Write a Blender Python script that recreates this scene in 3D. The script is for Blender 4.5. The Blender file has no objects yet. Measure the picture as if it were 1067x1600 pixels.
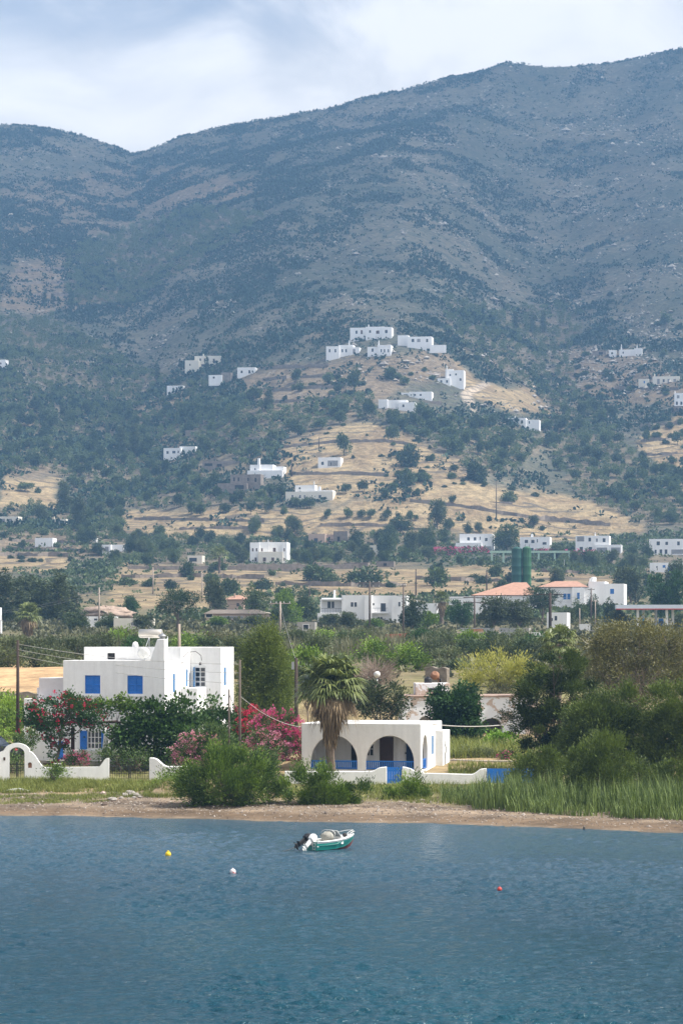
import bpy, bmesh, math, random
import numpy as np
from mathutils import Vector
R = math.radians
sc = bpy.context.scene
COL = sc.collection
# ---------------------------------------------------------------- camera, sky, sun, exposure
CAMH, K, CX, HY = 8.6, 4400.0, 533.5, 1005.0      # eye height, focal length and optical centre in photograph pixels
cd = bpy.data.cameras.new('camera'); cam = bpy.data.objects.new('camera', cd); COL.objects.link(cam)
cam.location = (0, 0, CAMH); cam.rotation_euler = (R(90), 0, 0)
cd.sensor_fit = 'VERTICAL'; cd.sensor_height = 36.0; cd.sensor_width = 24.0
cd.lens = 36.0 * K / 1600.0; cd.shift_y = (HY - 800.0) / 1600.0
cd.clip_start = 1.0; cd.clip_end = 9000.0
sc.camera = cam
SUN_AZ, SUN_EL = R(100), R(53)
SUN = Vector((math.cos(SUN_EL) * math.sin(SUN_AZ), math.cos(SUN_EL) * math.cos(SUN_AZ), math.sin(SUN_EL)))
ld = bpy.data.lights.new('sun', 'SUN'); ld.energy = 4.6; ld.angle = R(0.6); ld.color = (1.0, 0.95, 0.87)
lo = bpy.data.objects.new('sun', ld); COL.objects.link(lo)
lo.rotation_euler = SUN.to_track_quat('Z', 'Y').to_euler(); lo.location = (300, 0, 600)
sc.view_settings.view_transform = 'Standard'; sc.view_settings.look = 'None'
sc.view_settings.exposure = 0.78; sc.view_settings.gamma = 1.0
sc.cycles.use_denoising = True
sc.cycles.max_bounces = 6; sc.cycles.diffuse_bounces = 3; sc.cycles.glossy_bounces = 3
sc.cycles.transmission_bounces = 3; sc.cycles.transparent_max_bounces = 4; sc.cycles.volume_bounces = 0
sc.cycles.caustics_reflective = False; sc.cycles.caustics_refractive = False

class NT:
    """tiny node helper"""
    def __init__(s, nt): s.t = nt
    def n(s, typ, **kw):
        nd = s.t.nodes.new(typ)
        for k, v in kw.items():
            if k.startswith('i_'):
                key = k[2:]
                key = int(key) if key.isdigit() else key.replace('_', ' ')
                if hasattr(v, 'is_output'): s.t.links.new(v, nd.inputs[key])
                else: nd.inputs[key].default_value = v
            else: setattr(nd, k, v)
        return nd
    def math(s, op, a, b=0.0, c=0.0, clamp=False):
        nd = s.t.nodes.new('ShaderNodeMath'); nd.operation = op; nd.use_clamp = clamp
        for i, v in enumerate((a, b, c)):
            if hasattr(v, 'is_output'): s.t.links.new(v, nd.inputs[i])
            else: nd.inputs[i].default_value = v
        return nd.outputs[0]
    def mix(s, f, a, b, mode='MIX'):
        nd = s.t.nodes.new('ShaderNodeMix'); nd.data_type = 'RGBA'; nd.blend_type = mode
        for key, v in ((0, f), (6, a), (7, b)):
            if hasattr(v, 'is_output'): s.t.links.new(v, nd.inputs[key])
            else: nd.inputs[key].default_value = v if key == 0 else (*v[:3], 1)
        return nd.outputs[2]
    def smooth(s, x, lo, hi):
        nd = s.t.nodes.new('ShaderNodeMapRange'); nd.interpolation_type = 'SMOOTHSTEP'
        s.t.links.new(x, nd.inputs[0]); nd.inputs[1].default_value = lo; nd.inputs[2].default_value = hi
        return nd.outputs[0]
    def noise(s, vec, scale, detail=4.0, rough=0.55, dist=0.0):
        nd = s.n('ShaderNodeTexNoise', i_Scale=scale, i_Detail=detail, i_Roughness=rough, i_Distortion=dist)
        if vec is not None: s.t.links.new(vec, nd.inputs['Vector'])
        return nd.outputs['Fac']
    def mapping(s, vec, scale=(1, 1, 1), loc=(0, 0, 0)):
        return s.n('ShaderNodeMapping', i_Vector=vec, i_Scale=scale, i_Location=loc).outputs[0]

W = bpy.data.worlds.new('World'); sc.world = W; W.use_nodes = True
w = NT(W.node_tree); W.node_tree.nodes.clear()
gen = w.n('ShaderNodeTexCoord').outputs['Generated']
sky = w.n('ShaderNodeTexSky', sky_type='NISHITA', sun_disc=False, sun_elevation=SUN_EL, sun_rotation=SUN_AZ, altitude=10.0, dust_density=2.0)
sep = w.n('ShaderNodeSeparateXYZ', i_Vector=gen)
blue = w.mix(1.0, sky.outputs[0], (0.11, 0.11, 0.11), 'MULTIPLY')
n1 = w.noise(w.mapping(gen, (1, 1, 1.8), (3.1, 0, 0.4)), 5.0, 6.0, 0.55, 0.3)
n2 = w.noise(w.mapping(gen, (1, 1, 1.6), (7.3, 2.0, 1.1)), 14.0, 5.0, 0.55, 0.5)
# a slate-coloured cloud base stands over the western end of the ridge
dx = w.math('MULTIPLY', w.math('ADD', sep.outputs[0], 0.052), 9.0)
dz = w.math('MULTIPLY', w.math('SUBTRACT', sep.outputs[2], 0.246), 26.0)
dd = w.math('SQRT', w.math('ADD', w.math('MULTIPLY', dx, dx), w.math('MULTIPLY', dz, dz)))
dd = w.math('ADD', dd, w.math('MULTIPLY', w.math('SUBTRACT', n2, 0.5), 1.5))
grey = w.smooth(dd, 1.15, 0.25)
cl = w.mix(w.smooth(n2, 0.35, 0.62), (1.08, 1.05, 1.04), (1.48, 1.40, 1.32))
cl = w.mix(grey, cl, (0.50, 0.56, 0.70))
bright = w.math('ADD', 1.0, w.math('MULTIPLY', w.smooth(sep.outputs[2], 0.26, 0.75), 0.25))
sd = w.n('ShaderNodeVectorMath', operation='DOT_PRODUCT'); w.t.links.new(gen, sd.inputs[0]); sd.inputs[1].default_value = SUN
bright = w.math('ADD', bright, w.math('MULTIPLY', w.smooth(sd.outputs['Value'], 0.4, 1.0), 0.9))
cl = w.n('ShaderNodeVectorMath', operation='SCALE', i_0=cl, i_Scale=bright).outputs[0]
front = w.smooth(sep.outputs[1], -0.25, 0.45)      # clearer blue sky stands over the island, cloud behind the ship
cover = w.math('MAXIMUM', w.math('MULTIPLY', w.smooth(n1, 0.40, 0.58), w.math('SUBTRACT', 1.0, w.math('MULTIPLY', front, 0.8))), w.smooth(sep.outputs[2], 0.34, 0.25))
skyc = w.mix(cover, blue, cl)
bg = w.n('ShaderNodeBackground', i_Color=skyc, i_Strength=0.54)
wo = w.n('ShaderNodeOutputWorld', i_Surface=bg.outputs[0])

# ---------------------------------------------------------------- mesh helpers
def P(px, py, Y):
    return Vector(((px - CX) * Y / K, Y, CAMH + (HY - py) * Y / K))

class MB:
    """collects quads and tubes, linked as ONE mesh object"""
    def __init__(s): s.v, s.f, s.m, s.s = [], [], [], []
    def face(s, pts, m=0, sm=False):
        b = len(s.v); s.v.extend([tuple(p) for p in pts]); s.f.append(tuple(range(b, b + len(pts)))); s.m.append(m); s.s.append(sm); return s
    def box(s, x0, x1, y0, y1, z0, z1, m=0):
        b = len(s.v)
        s.v += [(x0, y0, z0), (x1, y0, z0), (x1, y1, z0), (x0, y1, z0), (x0, y0, z1), (x1, y0, z1), (x1, y1, z1), (x0, y1, z1)]
        for q in ((0, 3, 2, 1), (4, 5, 6, 7), (0, 1, 5, 4), (1, 2, 6, 5), (2, 3, 7, 6), (3, 0, 4, 7)):
            s.f.append(tuple(b + i for i in q)); s.m.append(m); s.s.append(False)
        return s
    def parapet(s, x0, x1, y0, y1, z0, z1, t=0.22, d=0.35, m=0):
        """a flat-roofed block whose walls rise in a rim round the roof"""
        t = min(t, (x1 - x0) * .2, (y1 - y0) * .2); b = len(s.v)
        o = [(x0, y0), (x1, y0), (x1, y1), (x0, y1)]; i = [(x0 + t, y0 + t), (x1 - t, y0 + t), (x1 - t, y1 - t), (x0 + t, y1 - t)]
        s.v += [(x, y, z0) for x, y in o] + [(x, y, z1) for x, y in o] + [(x, y, z1) for x, y in i] + [(x, y, z1 - d) for x, y in i]
        F = [(3, 2, 1, 0), (12, 13, 14, 15)]
        for k in range(4):
            n = (k + 1) % 4
            F += [(k, n, 4 + n, 4 + k), (4 + k, 4 + n, 8 + n, 8 + k), (8 + k, 8 + n, 12 + n, 12 + k)]
        for q in F: s.f.append(tuple(b + j for j in q)); s.m.append(m); s.s.append(False)
        return s
    def tube(s, pts, rad, n=8, m=0, cap=True):
        pts = [Vector(p) for p in pts]; b = len(s.v)
        if not hasattr(rad, '__len__'): rad = [rad] * len(pts)
        for i, p in enumerate(pts):
            d = (pts[min(i + 1, len(pts) - 1)] - pts[max(i - 1, 0)]).normalized()
            a = Vector((0, 0, 1)) if abs(d.z) < .9 else Vector((1, 0, 0))
            u = d.cross(a).normalized(); v = d.cross(u)
            for k in range(n):
                t = 2 * math.pi * k / n
                s.v.append(tuple(p + (u * math.cos(t) + v * math.sin(t)) * rad[i]))
        for i in range(len(pts) - 1):
            for k in range(n):
                k2 = (k + 1) % n
                s.f.append((b + i * n + k, b + (i + 1) * n + k, b + (i + 1) * n + k2, b + i * n + k2)); s.m.append(m); s.s.append(True)
        if cap:
            s.f.append(tuple(b + k for k in range(n))); s.m.append(m); s.s.append(False)
            s.f.append(tuple(b + (len(pts) - 1) * n + k for k in reversed(range(n)))); s.m.append(m); s.s.append(False)
        return s
    def lathe(s, prof, n=16, m=0, c=(0, 0, 0), cap=True):
        return s.tube([(c[0], c[1], c[2] + z) for r, z in prof], [max(r, 1e-4) for r, z in prof], n, m, cap) if False else s._lathe(prof, n, m, c)
    def _lathe(s, prof, n, m, c):
        b = len(s.v)
        for r, z in prof:
            for k in range(n):
                t = 2 * math.pi * k / n
                s.v.append((c[0] + r * math.cos(t), c[1] + r * math.sin(t), c[2] + z))
        for i in range(len(prof) - 1):
            for k in range(n):
                k2 = (k + 1) % n
                s.f.append((b + i * n + k, b + i * n + k2, b + (i + 1) * n + k2, b + (i + 1) * n + k)); s.m.append(m); s.s.append(True)
        s.f.append(tuple(b + k for k in reversed(range(n)))); s.m.append(m); s.s.append(False)
        s.f.append(tuple(b + (len(prof) - 1) * n + k for k in range(n))); s.m.append(m); s.s.append(False)
        return s
    def prism(s, poly, y0, y1, m=0):
        """outline poly [(x, z)] (counter-clockwise seen from -y) carried from y0 to y1"""
        n = len(poly)
        b = len(s.v); s.v += [(x, y0, z) for x, z in poly] + [(x, y1, z) for x, z in poly]
        s.f.append(tuple(b + i for i in range(n))); s.f.append(tuple(b + n + i for i in reversed(range(n)))); s.m += [m, m]; s.s += [False, False]
        for i in range(n):
            j = (i + 1) % n
            s.f.append((b + i, b + n + i, b + n + j, b + j)); s.m.append(m); s.s.append(False)
        return s
    def build(s, name, mats, parent=None, bevel=0.0):
        me = bpy.data.meshes.new(name); me.from_pydata(s.v, [], s.f)
        for mt in (mats if isinstance(mats, (list, tuple)) else [mats]): me.materials.append(mt)
        me.polygons.foreach_set('material_index', s.m); me.polygons.foreach_set('use_smooth', s.s); me.update()
        o = bpy.data.objects.new(name, me); COL.objects.link(o)
        if parent is not None: o.parent = parent
        if bevel:
            bv = o.modifiers.new('edge', 'BEVEL'); bv.width = bevel; bv.segments = 2; bv.limit_method = 'ANGLE'; bv.angle_limit = R(40)
        return o

def np_mesh(name, verts, quads, mats, parent=None, tint=None, midx=None, smooth=False):
    me = bpy.data.meshes.new(name)
    verts = np.asarray(verts, np.float32); quads = np.asarray(quads, np.int32)
    n, k = quads.shape
    me.vertices.add(len(verts)); me.vertices.foreach_set('co', verts.ravel())
    me.loops.add(n * k); me.loops.foreach_set('vertex_index', quads.ravel())
    me.polygons.add(n); me.polygons.foreach_set('loop_start', np.arange(n, dtype=np.int32) * k)
    me.update(calc_edges=True)
    for mt in (mats if isinstance(mats, (list, tuple)) else [mats]): me.materials.append(mt)
    if midx is not None: me.polygons.foreach_set('material_index', np.asarray(midx, np.int32))
    me.polygons.foreach_set('use_smooth', np.full(n, smooth))
    if tint is not None:
        tint = np.asarray(tint, np.float32)
        if tint.ndim == 1:
            a = me.attributes.new('tint', 'FLOAT', 'POINT'); a.data.foreach_set('value', tint)
        else:
            a = me.attributes.new('cover', 'FLOAT_COLOR', 'POINT')
            c = np.ones((len(verts), 4), np.float32); c[:, :tint.shape[1]] = tint; a.data.foreach_set('color', c.ravel())
    o = bpy.data.objects.new(name, me); COL.objects.link(o)
    if parent is not None: o.parent = parent
    return o

def tag(o, label=None, cat=None, group=None, kind=None):
    for k, v in (('label', label), ('category', cat), ('group', group), ('kind', kind)):
        if v: o[k] = v
    return o
def thing(name, label, cat, loc=(0, 0, 0), rz=0.0, group=None):
    o = bpy.data.objects.new(name, None); COL.objects.link(o); o.empty_display_size = .3
    o.location = loc; o.rotation_euler = (0, 0, rz)
    return tag(o, label, cat, group)
def cut(o, cutters, bevel=0.0):
    """cuts the openings out of a wall mesh, then drops the cutters"""
    for c in cutters:
        md = o.modifiers.new('b', 'BOOLEAN'); md.operation = 'DIFFERENCE'; md.object = c; md.solver = 'EXACT'
    if bevel:
        bv = o.modifiers.new('edge', 'BEVEL'); bv.width = bevel; bv.segments = 2; bv.limit_method = 'ANGLE'; bv.angle_limit = R(50)
    bpy.context.view_layer.update()
    dg = bpy.context.evaluated_depsgraph_get()
    me = bpy.data.meshes.new_from_object(o.evaluated_get(dg)); old = o.data
    o.modifiers.clear(); o.data = me
    for c in cutters: bpy.data.objects.remove(c)

# ---------------------------------------------------------------- noise in numpy
def vnoise(x, y, seed=0):
    xi = np.floor(x).astype(np.int64); yi = np.floor(y).astype(np.int64); xf = x - xi; yf = y - yi
    def h(a, b):
        n = (a * 374761393 + b * 668265263 + seed * 1442695041) & 0xffffffff
        n = ((n ^ (n >> 13)) * 1274126177) & 0xffffffff
        return ((n ^ (n >> 16)) & 0xffff) / 65535.0
    u = xf * xf * (3 - 2 * xf); v = yf * yf * (3 - 2 * yf)
    return (h(xi, yi) * (1 - u) + h(xi + 1, yi) * u) * (1 - v) + (h(xi, yi + 1) * (1 - u) + h(xi + 1, yi + 1) * u) * v
def fbm(x, y, oct=4, seed=0):
    t = 0.0; a = .5; s = 0.0
    for i in range(oct):
        t = t + a * vnoise(x * 2 ** i + 17.3 * i, y * 2 ** i - 9.1 * i, seed + i); s += a; a *= .5
    return t / s - .5
def sstep(a, b, x):
    t = np.clip((x - a) / (b - a), 0, 1); return t * t * (3 - 2 * t)
def herm(xn, yn, x):
    """smooth curve through nodes (monotone limited)"""
    xn = np.asarray(xn, float); yn = np.asarray(yn, float)
    d = np.diff(yn) / np.diff(xn); m = np.empty_like(yn)
    m[1:-1] = np.where(d[:-1] * d[1:] > 0, 2 * d[:-1] * d[1:] / (d[:-1] + d[1:] + 1e-12), 0); m[0] = d[0]; m[-1] = d[-1]
    i = np.clip(np.searchsorted(xn, x) - 1, 0, len(xn) - 2); h = xn[i + 1] - xn[i]; t = np.clip((x - xn[i]) / h, 0, 1)
    return yn[i] * (2 * t**3 - 3 * t**2 + 1) + h * m[i] * (t**3 - 2 * t**2 + t) + yn[i + 1] * (-2 * t**3 + 3 * t**2) + h * m[i + 1] * (t**3 - t**2)
def inpoly(poly, x, y, soft=0.0):
    """signed membership of points in a polygon; soft > 0 feathers the edge"""
    x = np.asarray(x, float); y = np.asarray(y, float)
    c = np.zeros(x.shape, bool); d = np.full(x.shape, 1e9); n = len(poly)
    for i in range(n):
        x0, y0 = poly[i]; x1, y1 = poly[(i + 1) % n]
        if y0 != y1:
            c ^= ((y0 > y) != (y1 > y)) & (x < (x1 - x0) * (y - y0) / (y1 - y0) + x0)
        if soft:
            L = (x1 - x0)**2 + (y1 - y0)**2 + 1e-9
            t = np.clip(((x - x0) * (x1 - x0) + (y - y0) * (y1 - y0)) / L, 0, 1)
            d = np.minimum(d, np.hypot(x - x0 - t * (x1 - x0), y - y0 - t * (y1 - y0)))
    if not soft: return c.astype(float)
    return sstep(-soft, soft, np.where(c, d, -d))

# ---------------------------------------------------------------- materials
def mat(name):
    m = bpy.data.materials.new(name); m.use_nodes = True; m.node_tree.nodes.clear()
    return m, NT(m.node_tree)
def finish(m, nt, bsdf):
    nt.n('ShaderNodeOutputMaterial', i_Surface=bsdf); return m
def plain(name, c, rough=.75, var=.18, scale=1.5, bump=0.0, bscale=None, metal=0.0, spec=.35, streak=False, c2=None):
    m, n = mat(name)
    pos = n.n('ShaderNodeTexCoord').outputs['Object']
    a = n.noise(n.mapping(pos, (5, 5, .6)) if streak else pos, scale, 5.0, .6)
    b = n.noise(pos, scale * 7, 3.0, .6)
    f = n.math('ADD', n.math('MULTIPLY', a, .7), n.math('MULTIPLY', b, .3))
    f = n.smooth(f, .3, .7)
    lo = c2 if c2 else tuple(x * (1 - var) for x in c)
    colr = n.mix(f, lo, tuple(min(1, x * (1 + var * .35)) for x in c))
    p = n.n('ShaderNodeBsdfPrincipled', i_Base_Color=colr, i_Roughness=rough, i_Metallic=metal)
    p.inputs['Specular IOR Level'].default_value = spec
    if bump:
        h = n.noise(pos, bscale or scale * 10, 4.0, .6)
        bm = n.n('ShaderNodeBump', i_Strength=bump, i_Distance=.05, i_Height=h); n.t.links.new(bm.outputs[0], p.inputs['Normal'])
    return finish(m, n, p.outputs[0])
def leafmat(name, dark, light, rough=.55, trans=.22, gain=1.55):
    """leaf colour varies from leaf to leaf (attribute tint) and a little from plant to plant"""
    dark = tuple(q * 1.15 for q in dark); light = tuple(min(.9, q * gain) for q in light)
    m, n = mat(name)
    t = n.n('ShaderNodeAttribute', attribute_name='tint').outputs['Fac']
    r = n.n('ShaderNodeObjectInfo').outputs['Random']
    t2 = n.math('ADD', t, n.math('MULTIPLY', n.math('SUBTRACT', r, .5), .3 if 'hill' not in name else .62), clamp=True)
    c = n.mix(t2, dark, light)
    p = n.n('ShaderNodeBsdfPrincipled', i_Base_Color=c, i_Roughness=rough); p.inputs['Specular IOR Level'].default_value = .25
    tr = n.n('ShaderNodeBsdfTranslucent', i_Color=n.mix(1.0, c, (1.1, 1.15, .6), 'MULTIPLY'))
    s = n.n('ShaderNodeMixShader', i_0=trans, i_1=p.outputs[0], i_2=tr.outputs[0])
    return finish(m, n, s.outputs[0])
# ---------------------------------------------------------------- terrain: one sheet from the sea bed to behind the ridge
SKYL = [(-560, 300), (-300, 236), (-100, 206), (0, 202), (50, 204), (100, 213), (150, 226), (190, 240), (205, 249), (230, 243), (280, 223), (330, 208), (400, 197), (470, 185),
        (510, 180), (560, 165), (620, 152), (680, 135), (700, 129), (708, 127), (716, 129), (740, 124), (770, 112), (786, 107), (796, 104), (806, 107), (816, 105), (826, 109), (840, 108), (850, 111), (900, 109),
        (960, 105), (1000, 97), (1067, 81), (1200, 50), (1400, 30), (1700, 60)]
NY = [1100, 1200, 1300, 1400, 1600, 1800, 2000, 2200, 2500]
COLS = {-560: (838, 770, 700, 630, 530, 445, 370, 310, 290), -200: (838, 775, 712, 645, 548, 460, 385, 320, 252), 0: (838, 775, 710, 640, 540, 455, 380, 315, 245),
        100: (838, 785, 728, 668, 565, 478, 400, 330, 262), 205: (838, 790, 735, 680, 580, 490, 410, 345, 282), 300: (835, 770, 705, 640, 530, 440, 365, 305, 252),
        400: (833, 750, 670, 590, 485, 400, 330, 277, 225), 510: (831, 738, 645, 555, 452, 370, 305, 252, 205), 620: (830, 730, 630, 533, 440, 360, 295, 240, 187),
        720: (831, 735, 645, 565, 475, 395, 320, 255, 176), 800: (833, 752, 676, 608, 525, 447, 372, 299, 190), 870: (836, 770, 708, 648, 556, 468, 385, 306, 197),
        960: (836, 770, 700, 635, 535, 445, 365, 290, 186), 1067: (834, 760, 685, 610, 510, 420, 340, 265, 160), 1300: (834, 760, 690, 620, 520, 430, 350, 275, 165), 1700: (836, 765, 690, 620, 520, 430, 350, 275, 165)}
NEARY = [158, 163, 170, 180, 192, 207, 222, 240, 300, 400, 550, 650, 750, 850, 950, 1050]
NEARZ = [.85, 1.15, 1.5, 1.7, 1.8, 1.95, 4.0, 5.4, 7.0, 9.2, 12.4, 16.5, 22, 28.5, 35.5, 45]
YSK = 2750.0
us = np.unique(np.concatenate([np.arange(-560, -60, 24), np.arange(-60, 1128, 3.0), np.arange(1128, 1701, 24)]))
Ys = np.unique(np.concatenate([np.arange(100, 126, 4), np.arange(126, 216, .5), np.arange(216, 600, 3), np.arange(600, 1100, 4), np.arange(1100, YSK, 3.4), [YSK], np.arange(YSK + 25, 3350, 60)]))
cu = np.array(sorted(COLS)); ct = np.array([COLS[k] for k in cu], float)
pyu = np.stack([herm(cu, ct[:, j], us) for j in range(len(NY))], 1)
sk = np.interp(us, *zip(*SKYL))
shoreY = CAMH * K / (np.interp(us, [-560, 0, 300, 430, 660, 850, 1067, 1700], [1268, 1274, 1279, 1284, 1286, 1293, 1302, 1330]) - HY)
shoreY = shoreY + 1.2 * fbm(us / 60, us * 0, 3, 5)
TZ = np.empty((len(Ys), len(us)))
for i, u in enumerate(us):
    s = shoreY[i]
    yy = [100, s - 12, s, s + 4, s + 9, s + 14]; zz = [-3, -1.2, 0, .25, .5, .66]
    k = [j for j in range(len(NEARY)) if NEARY[j] > yy[-1] + 1.5]
    yy += [NEARY[j] for j in k]; zz += [NEARZ[j] for j in k]
    far = [CAMH + (HY - p) * y / K for p, y in zip(pyu[i], NY)]
    zs = CAMH + (HY - sk[i]) * YSK / K
    yy += NY + [YSK, 3350]; zz += far + [zs, zs - 160]
    TZ[:, i] = herm(yy, zz, Ys)
UU, YY = np.meshgrid(us, Ys); XX = (UU - CX) * YY / K
# the walled terrace behind the big white house
lf = sstep(150, 110, UU)
TZ = TZ + lf * (sstep(202.5, 204, YY) * (1 - sstep(205, 262, YY)) * 3.15)
TZ = TZ + .28 * fbm(XX / 7, YY / 7, 3, 2) * sstep(138, 160, YY) * (1 - .6 * sstep(158, 166, YY) * (1 - sstep(176, 190, YY)))
TZ = TZ + .10 * fbm(XX / 1.3, YY / 1.3, 3, 8) * sstep(131, 140, YY) * (1 - sstep(158, 166, YY))
# beach mound of dug earth beside the shore bush
mx, my = (262 - CX) * 150 / K, 150.0
TZ = TZ + .5 * np.exp(-(((XX - mx) / 1.0)**2 + ((YY - my) / 1.3)**2)) * (1 + 1.2 * fbm(XX / .7, YY / .7, 3, 4))
hill = sstep(1080, 1500, YY) * (1 - sstep(2450, YSK, YY))
TZ = TZ + hill * (16 * fbm(XX / 110, YY / 170, 3, 11) + 7 * fbm(XX / 34, YY / 60, 3, 21))
TZ = TZ + sstep(600, 900, YY) * (1 - sstep(2500, YSK, YY)) * 1.6 * fbm(XX / 22, YY / 30, 3, 31)
TZ = TZ + sstep(1500, 2000, YY) * 1.3 * np.abs(fbm(XX / 6, YY / 9, 3, 41)) * (1 - sstep(YSK, YSK + 30, YY))
# terraced slopes: stepped ground
def terr(z, h): 
    q = z / h; f = q - np.floor(q); return (np.floor(q) + sstep(.62, .98, f)) * h
TPOLY = [[(20, 400), (100, 395), (160, 470), (60, 500), (0, 490)], [(360, 590), (430, 572), (520, 570), (570, 600), (545, 650), (410, 655)], [(880, 560), (1067, 590), (1067, 740), (1000, 740), (950, 650), (880, 620)],
         [(940, 480), (1067, 430), (1067, 560), (930, 540)], [(190, 790), (1010, 790), (1010, 850), (190, 850)], [(220, 290), (430, 270), (440, 330), (250, 350)], [(0, 840), (180, 840), (180, 880), (0, 880)], [(620, 150), (1000, 180), (1067, 400), (760, 320)]]
def pyof(Z, Y): return HY - (Z - CAMH) * K / Y
PY = pyof(TZ, YY)
tm = np.zeros_like(TZ)
for p in TPOLY: tm = np.maximum(tm, inpoly(p, UU, PY, 14))
tm = tm * sstep(-.12, .08, fbm(XX / 40, YY / 60, 2, 55))
TZ = TZ * (1 - tm) + tm * terr(TZ + 2.2 * fbm(XX / 50, YY / 50, 2, 3), 3.0)
PY = pyof(TZ, YY)

def ground(x, y):
    u = np.clip(np.asarray(x, float) / np.asarray(y, float) * K + CX, us[0], us[-1] - 1e-3); y = np.clip(np.asarray(y, float), Ys[0], Ys[-1] - 1e-3)
    i = np.clip(np.searchsorted(us, u, 'right') - 1, 0, len(us) - 2); j = np.clip(np.searchsorted(Ys, y, 'right') - 1, 0, len(Ys) - 2)
    a = (u - us[i]) / (us[i + 1] - us[i]); b = (y - Ys[j]) / (Ys[j + 1] - Ys[j])
    return (TZ[j, i] * (1 - a) + TZ[j, i + 1] * a) * (1 - b) + (TZ[j + 1, i] * (1 - a) + TZ[j + 1, i + 1] * a) * b
def gz(x, y): return float(ground(x, y))
def hit(px, py, ymin=128.0):
    """the point of the terrain seen at a place in the photograph"""
    i = np.argmin(np.abs(us - px)); z = CAMH + (HY - py) * Ys / K
    ok = np.nonzero((TZ[:, i] >= z) & (Ys > ymin))[0]
    j = ok[0] if len(ok) else len(Ys) - 1
    Y = float(Ys[j])
    if j > 0 and len(ok):
        d0 = z[j - 1] - TZ[j - 1, i]; d1 = z[j] - TZ[j, i]
        if d0 > 0: Y = float(Ys[j - 1] + (Ys[j] - Ys[j - 1]) * d0 / (d0 - d1 + 1e-9))
    X = (px - CX) * Y / K
    return Vector((X, Y, gz(X, Y)))

# zones of the ground, as seen from the sea
OCHRE = [[(190, 802), (300, 794), (420, 800), (520, 785), (600, 775), (700, 745), (800, 765), (880, 775), (960, 800), (1010, 832), (860, 850), (700, 835), (540, 845), (350, 838), (190, 838)],
         [(425, 735), (440, 690), (520, 666), (570, 660), (640, 682), (720, 720), (760, 750), (700, 770), (600, 775), (520, 780), (455, 760)],
         [(0, 742), (85, 742), (95, 792), (0, 797)], [(1000, 690), (1067, 640), (1067, 735), (1010, 730)], [(200, 640), (290, 612), (300, 630), (215, 655)],
         [(-60, 866), (115, 870), (110, 892), (-60, 892)], [(180, 880), (420, 886), (700, 884), (980, 900), (980, 918), (700, 925), (430, 930), (180, 925)], [(175, 925), (330, 925), (330, 950), (190, 955)],
         [(700, 560), (760, 600), (830, 605), (865, 650), (790, 640), (720, 615)], [(600, 770), (760, 755), (1000, 830), (880, 800)]]
SOIL = [[(370, 590), (430, 572), (520, 568), (700, 545), (740, 590), (640, 600), (560, 640), (420, 655)], [(880, 545), (1000, 545), (1067, 600), (1067, 640), (900, 620), (865, 570)],
        [(20, 405), (95, 398), (150, 470), (60, 497), (0, 490)], [(-60, 820), (130, 830), (190, 850), (160, 880), (-60, 870)], [(0, 640), (60, 640), (110, 720), (60, 740), (0, 740)], [(130, 925), (180, 930), (185, 965), (125, 965)],
        [(230, 300), (330, 280), (400, 275), (410, 300), (260, 335)]]
FOREST = [[(0, 590), (90, 640), (160, 610), (250, 585), (340, 612), (420, 640), (560, 618), (610, 650), (540, 662), (440, 690), (420, 735), (345, 745), (345, 775), (440, 775), (420, 792), (190, 795), (120, 770), (90, 740), (0, 738)],
          [(690, 470), (760, 488), (880, 480), (905, 520), (880, 572), (930, 640), (1000, 730), (1067, 745), (1067, 825), (980, 815), (900, 770), (860, 705), (830, 610), (780, 590), (740, 560), (700, 520)],
          [(560, 622), (640, 640), (720, 662), (800, 662), (860, 690), (800, 742), (740, 742), (660, 690), (600, 660)], [(0, 500), (70, 500), (190, 560), (245, 590), (150, 612), (90, 640), (0, 590)],
          [(95, 790), (195, 800), (190, 850), (300, 868), (180, 885), (100, 845), (0, 835), (0, 800)], [(180, 838), (390, 848), (390, 885), (180, 890)], [(450, 850), (540, 845), (700, 822), (720, 870), (600, 884), (450, 884)],
          [(860, 868), (1067, 868), (1067, 905), (900, 905)], [(0, 290), (200, 260), (330, 265), (300, 330), (180, 395), (0, 395)], [(100, 395), (300, 330), (420, 340), (330, 400), (200, 480), (110, 480)], [(480, 505), (555, 500), (545, 528), (480, 530)]]
def zone(polys, u, py, soft):
    r = np.zeros(np.shape(u))
    for p in polys: r = np.maximum(r, inpoly(p, u, py, soft))
    return r
n_a = fbm(XX / 60, YY / 90, 4, 61); n_b = fbm(XX / 9, YY / 9, 4, 62)
jx = UU + 46 * fbm(XX / 14, YY / 30, 3, 63); jy = PY + 26 * fbm(XX / 14, YY / 30, 3, 64)
oc = zone(OCHRE, jx, jy, 5); so = zone(SOIL, jx, jy, 8); fo = zone(FOREST, jx, jy, 6)
C = lambda *c: np.array(c)[None, None, :]
L = lambda a, b, t: a * (1 - t[..., None]) + b * t[..., None]
base = L(C(.078, .082, .060) + 0 * XX[..., None], C(.140, .130, .100), sstep(-.2, .25, n_a + .5 * n_b))      # thin stony soil of the mountain
base = L(base, C(.04, .055, .04), .7 * sstep(-.05, .3, n_b) * (YY > 1300))
base = L(base, C(.175, .140, .10), so)
base = L(base, L(C(.29, .228, .138) + 0 * XX[..., None], C(.215, .162, .10), sstep(-.2, .2, n_b)), oc)
base = L(base, C(.17, .135, .095), .6 * fo)
tk = zone([[(718, 613), (758, 595), (768, 600), (736, 618), (748, 642), (738, 643), (722, 624)], [(820, 590), (845, 605), (840, 610), (816, 596)]], UU, PY, 2.5)
base = L(base, C(.40, .34, .28), .8 * tk)
plainz = sstep(1000, 600, YY) * (1 - oc)
base = L(base, C(.17, .15, .08), .6 * plainz)
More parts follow.
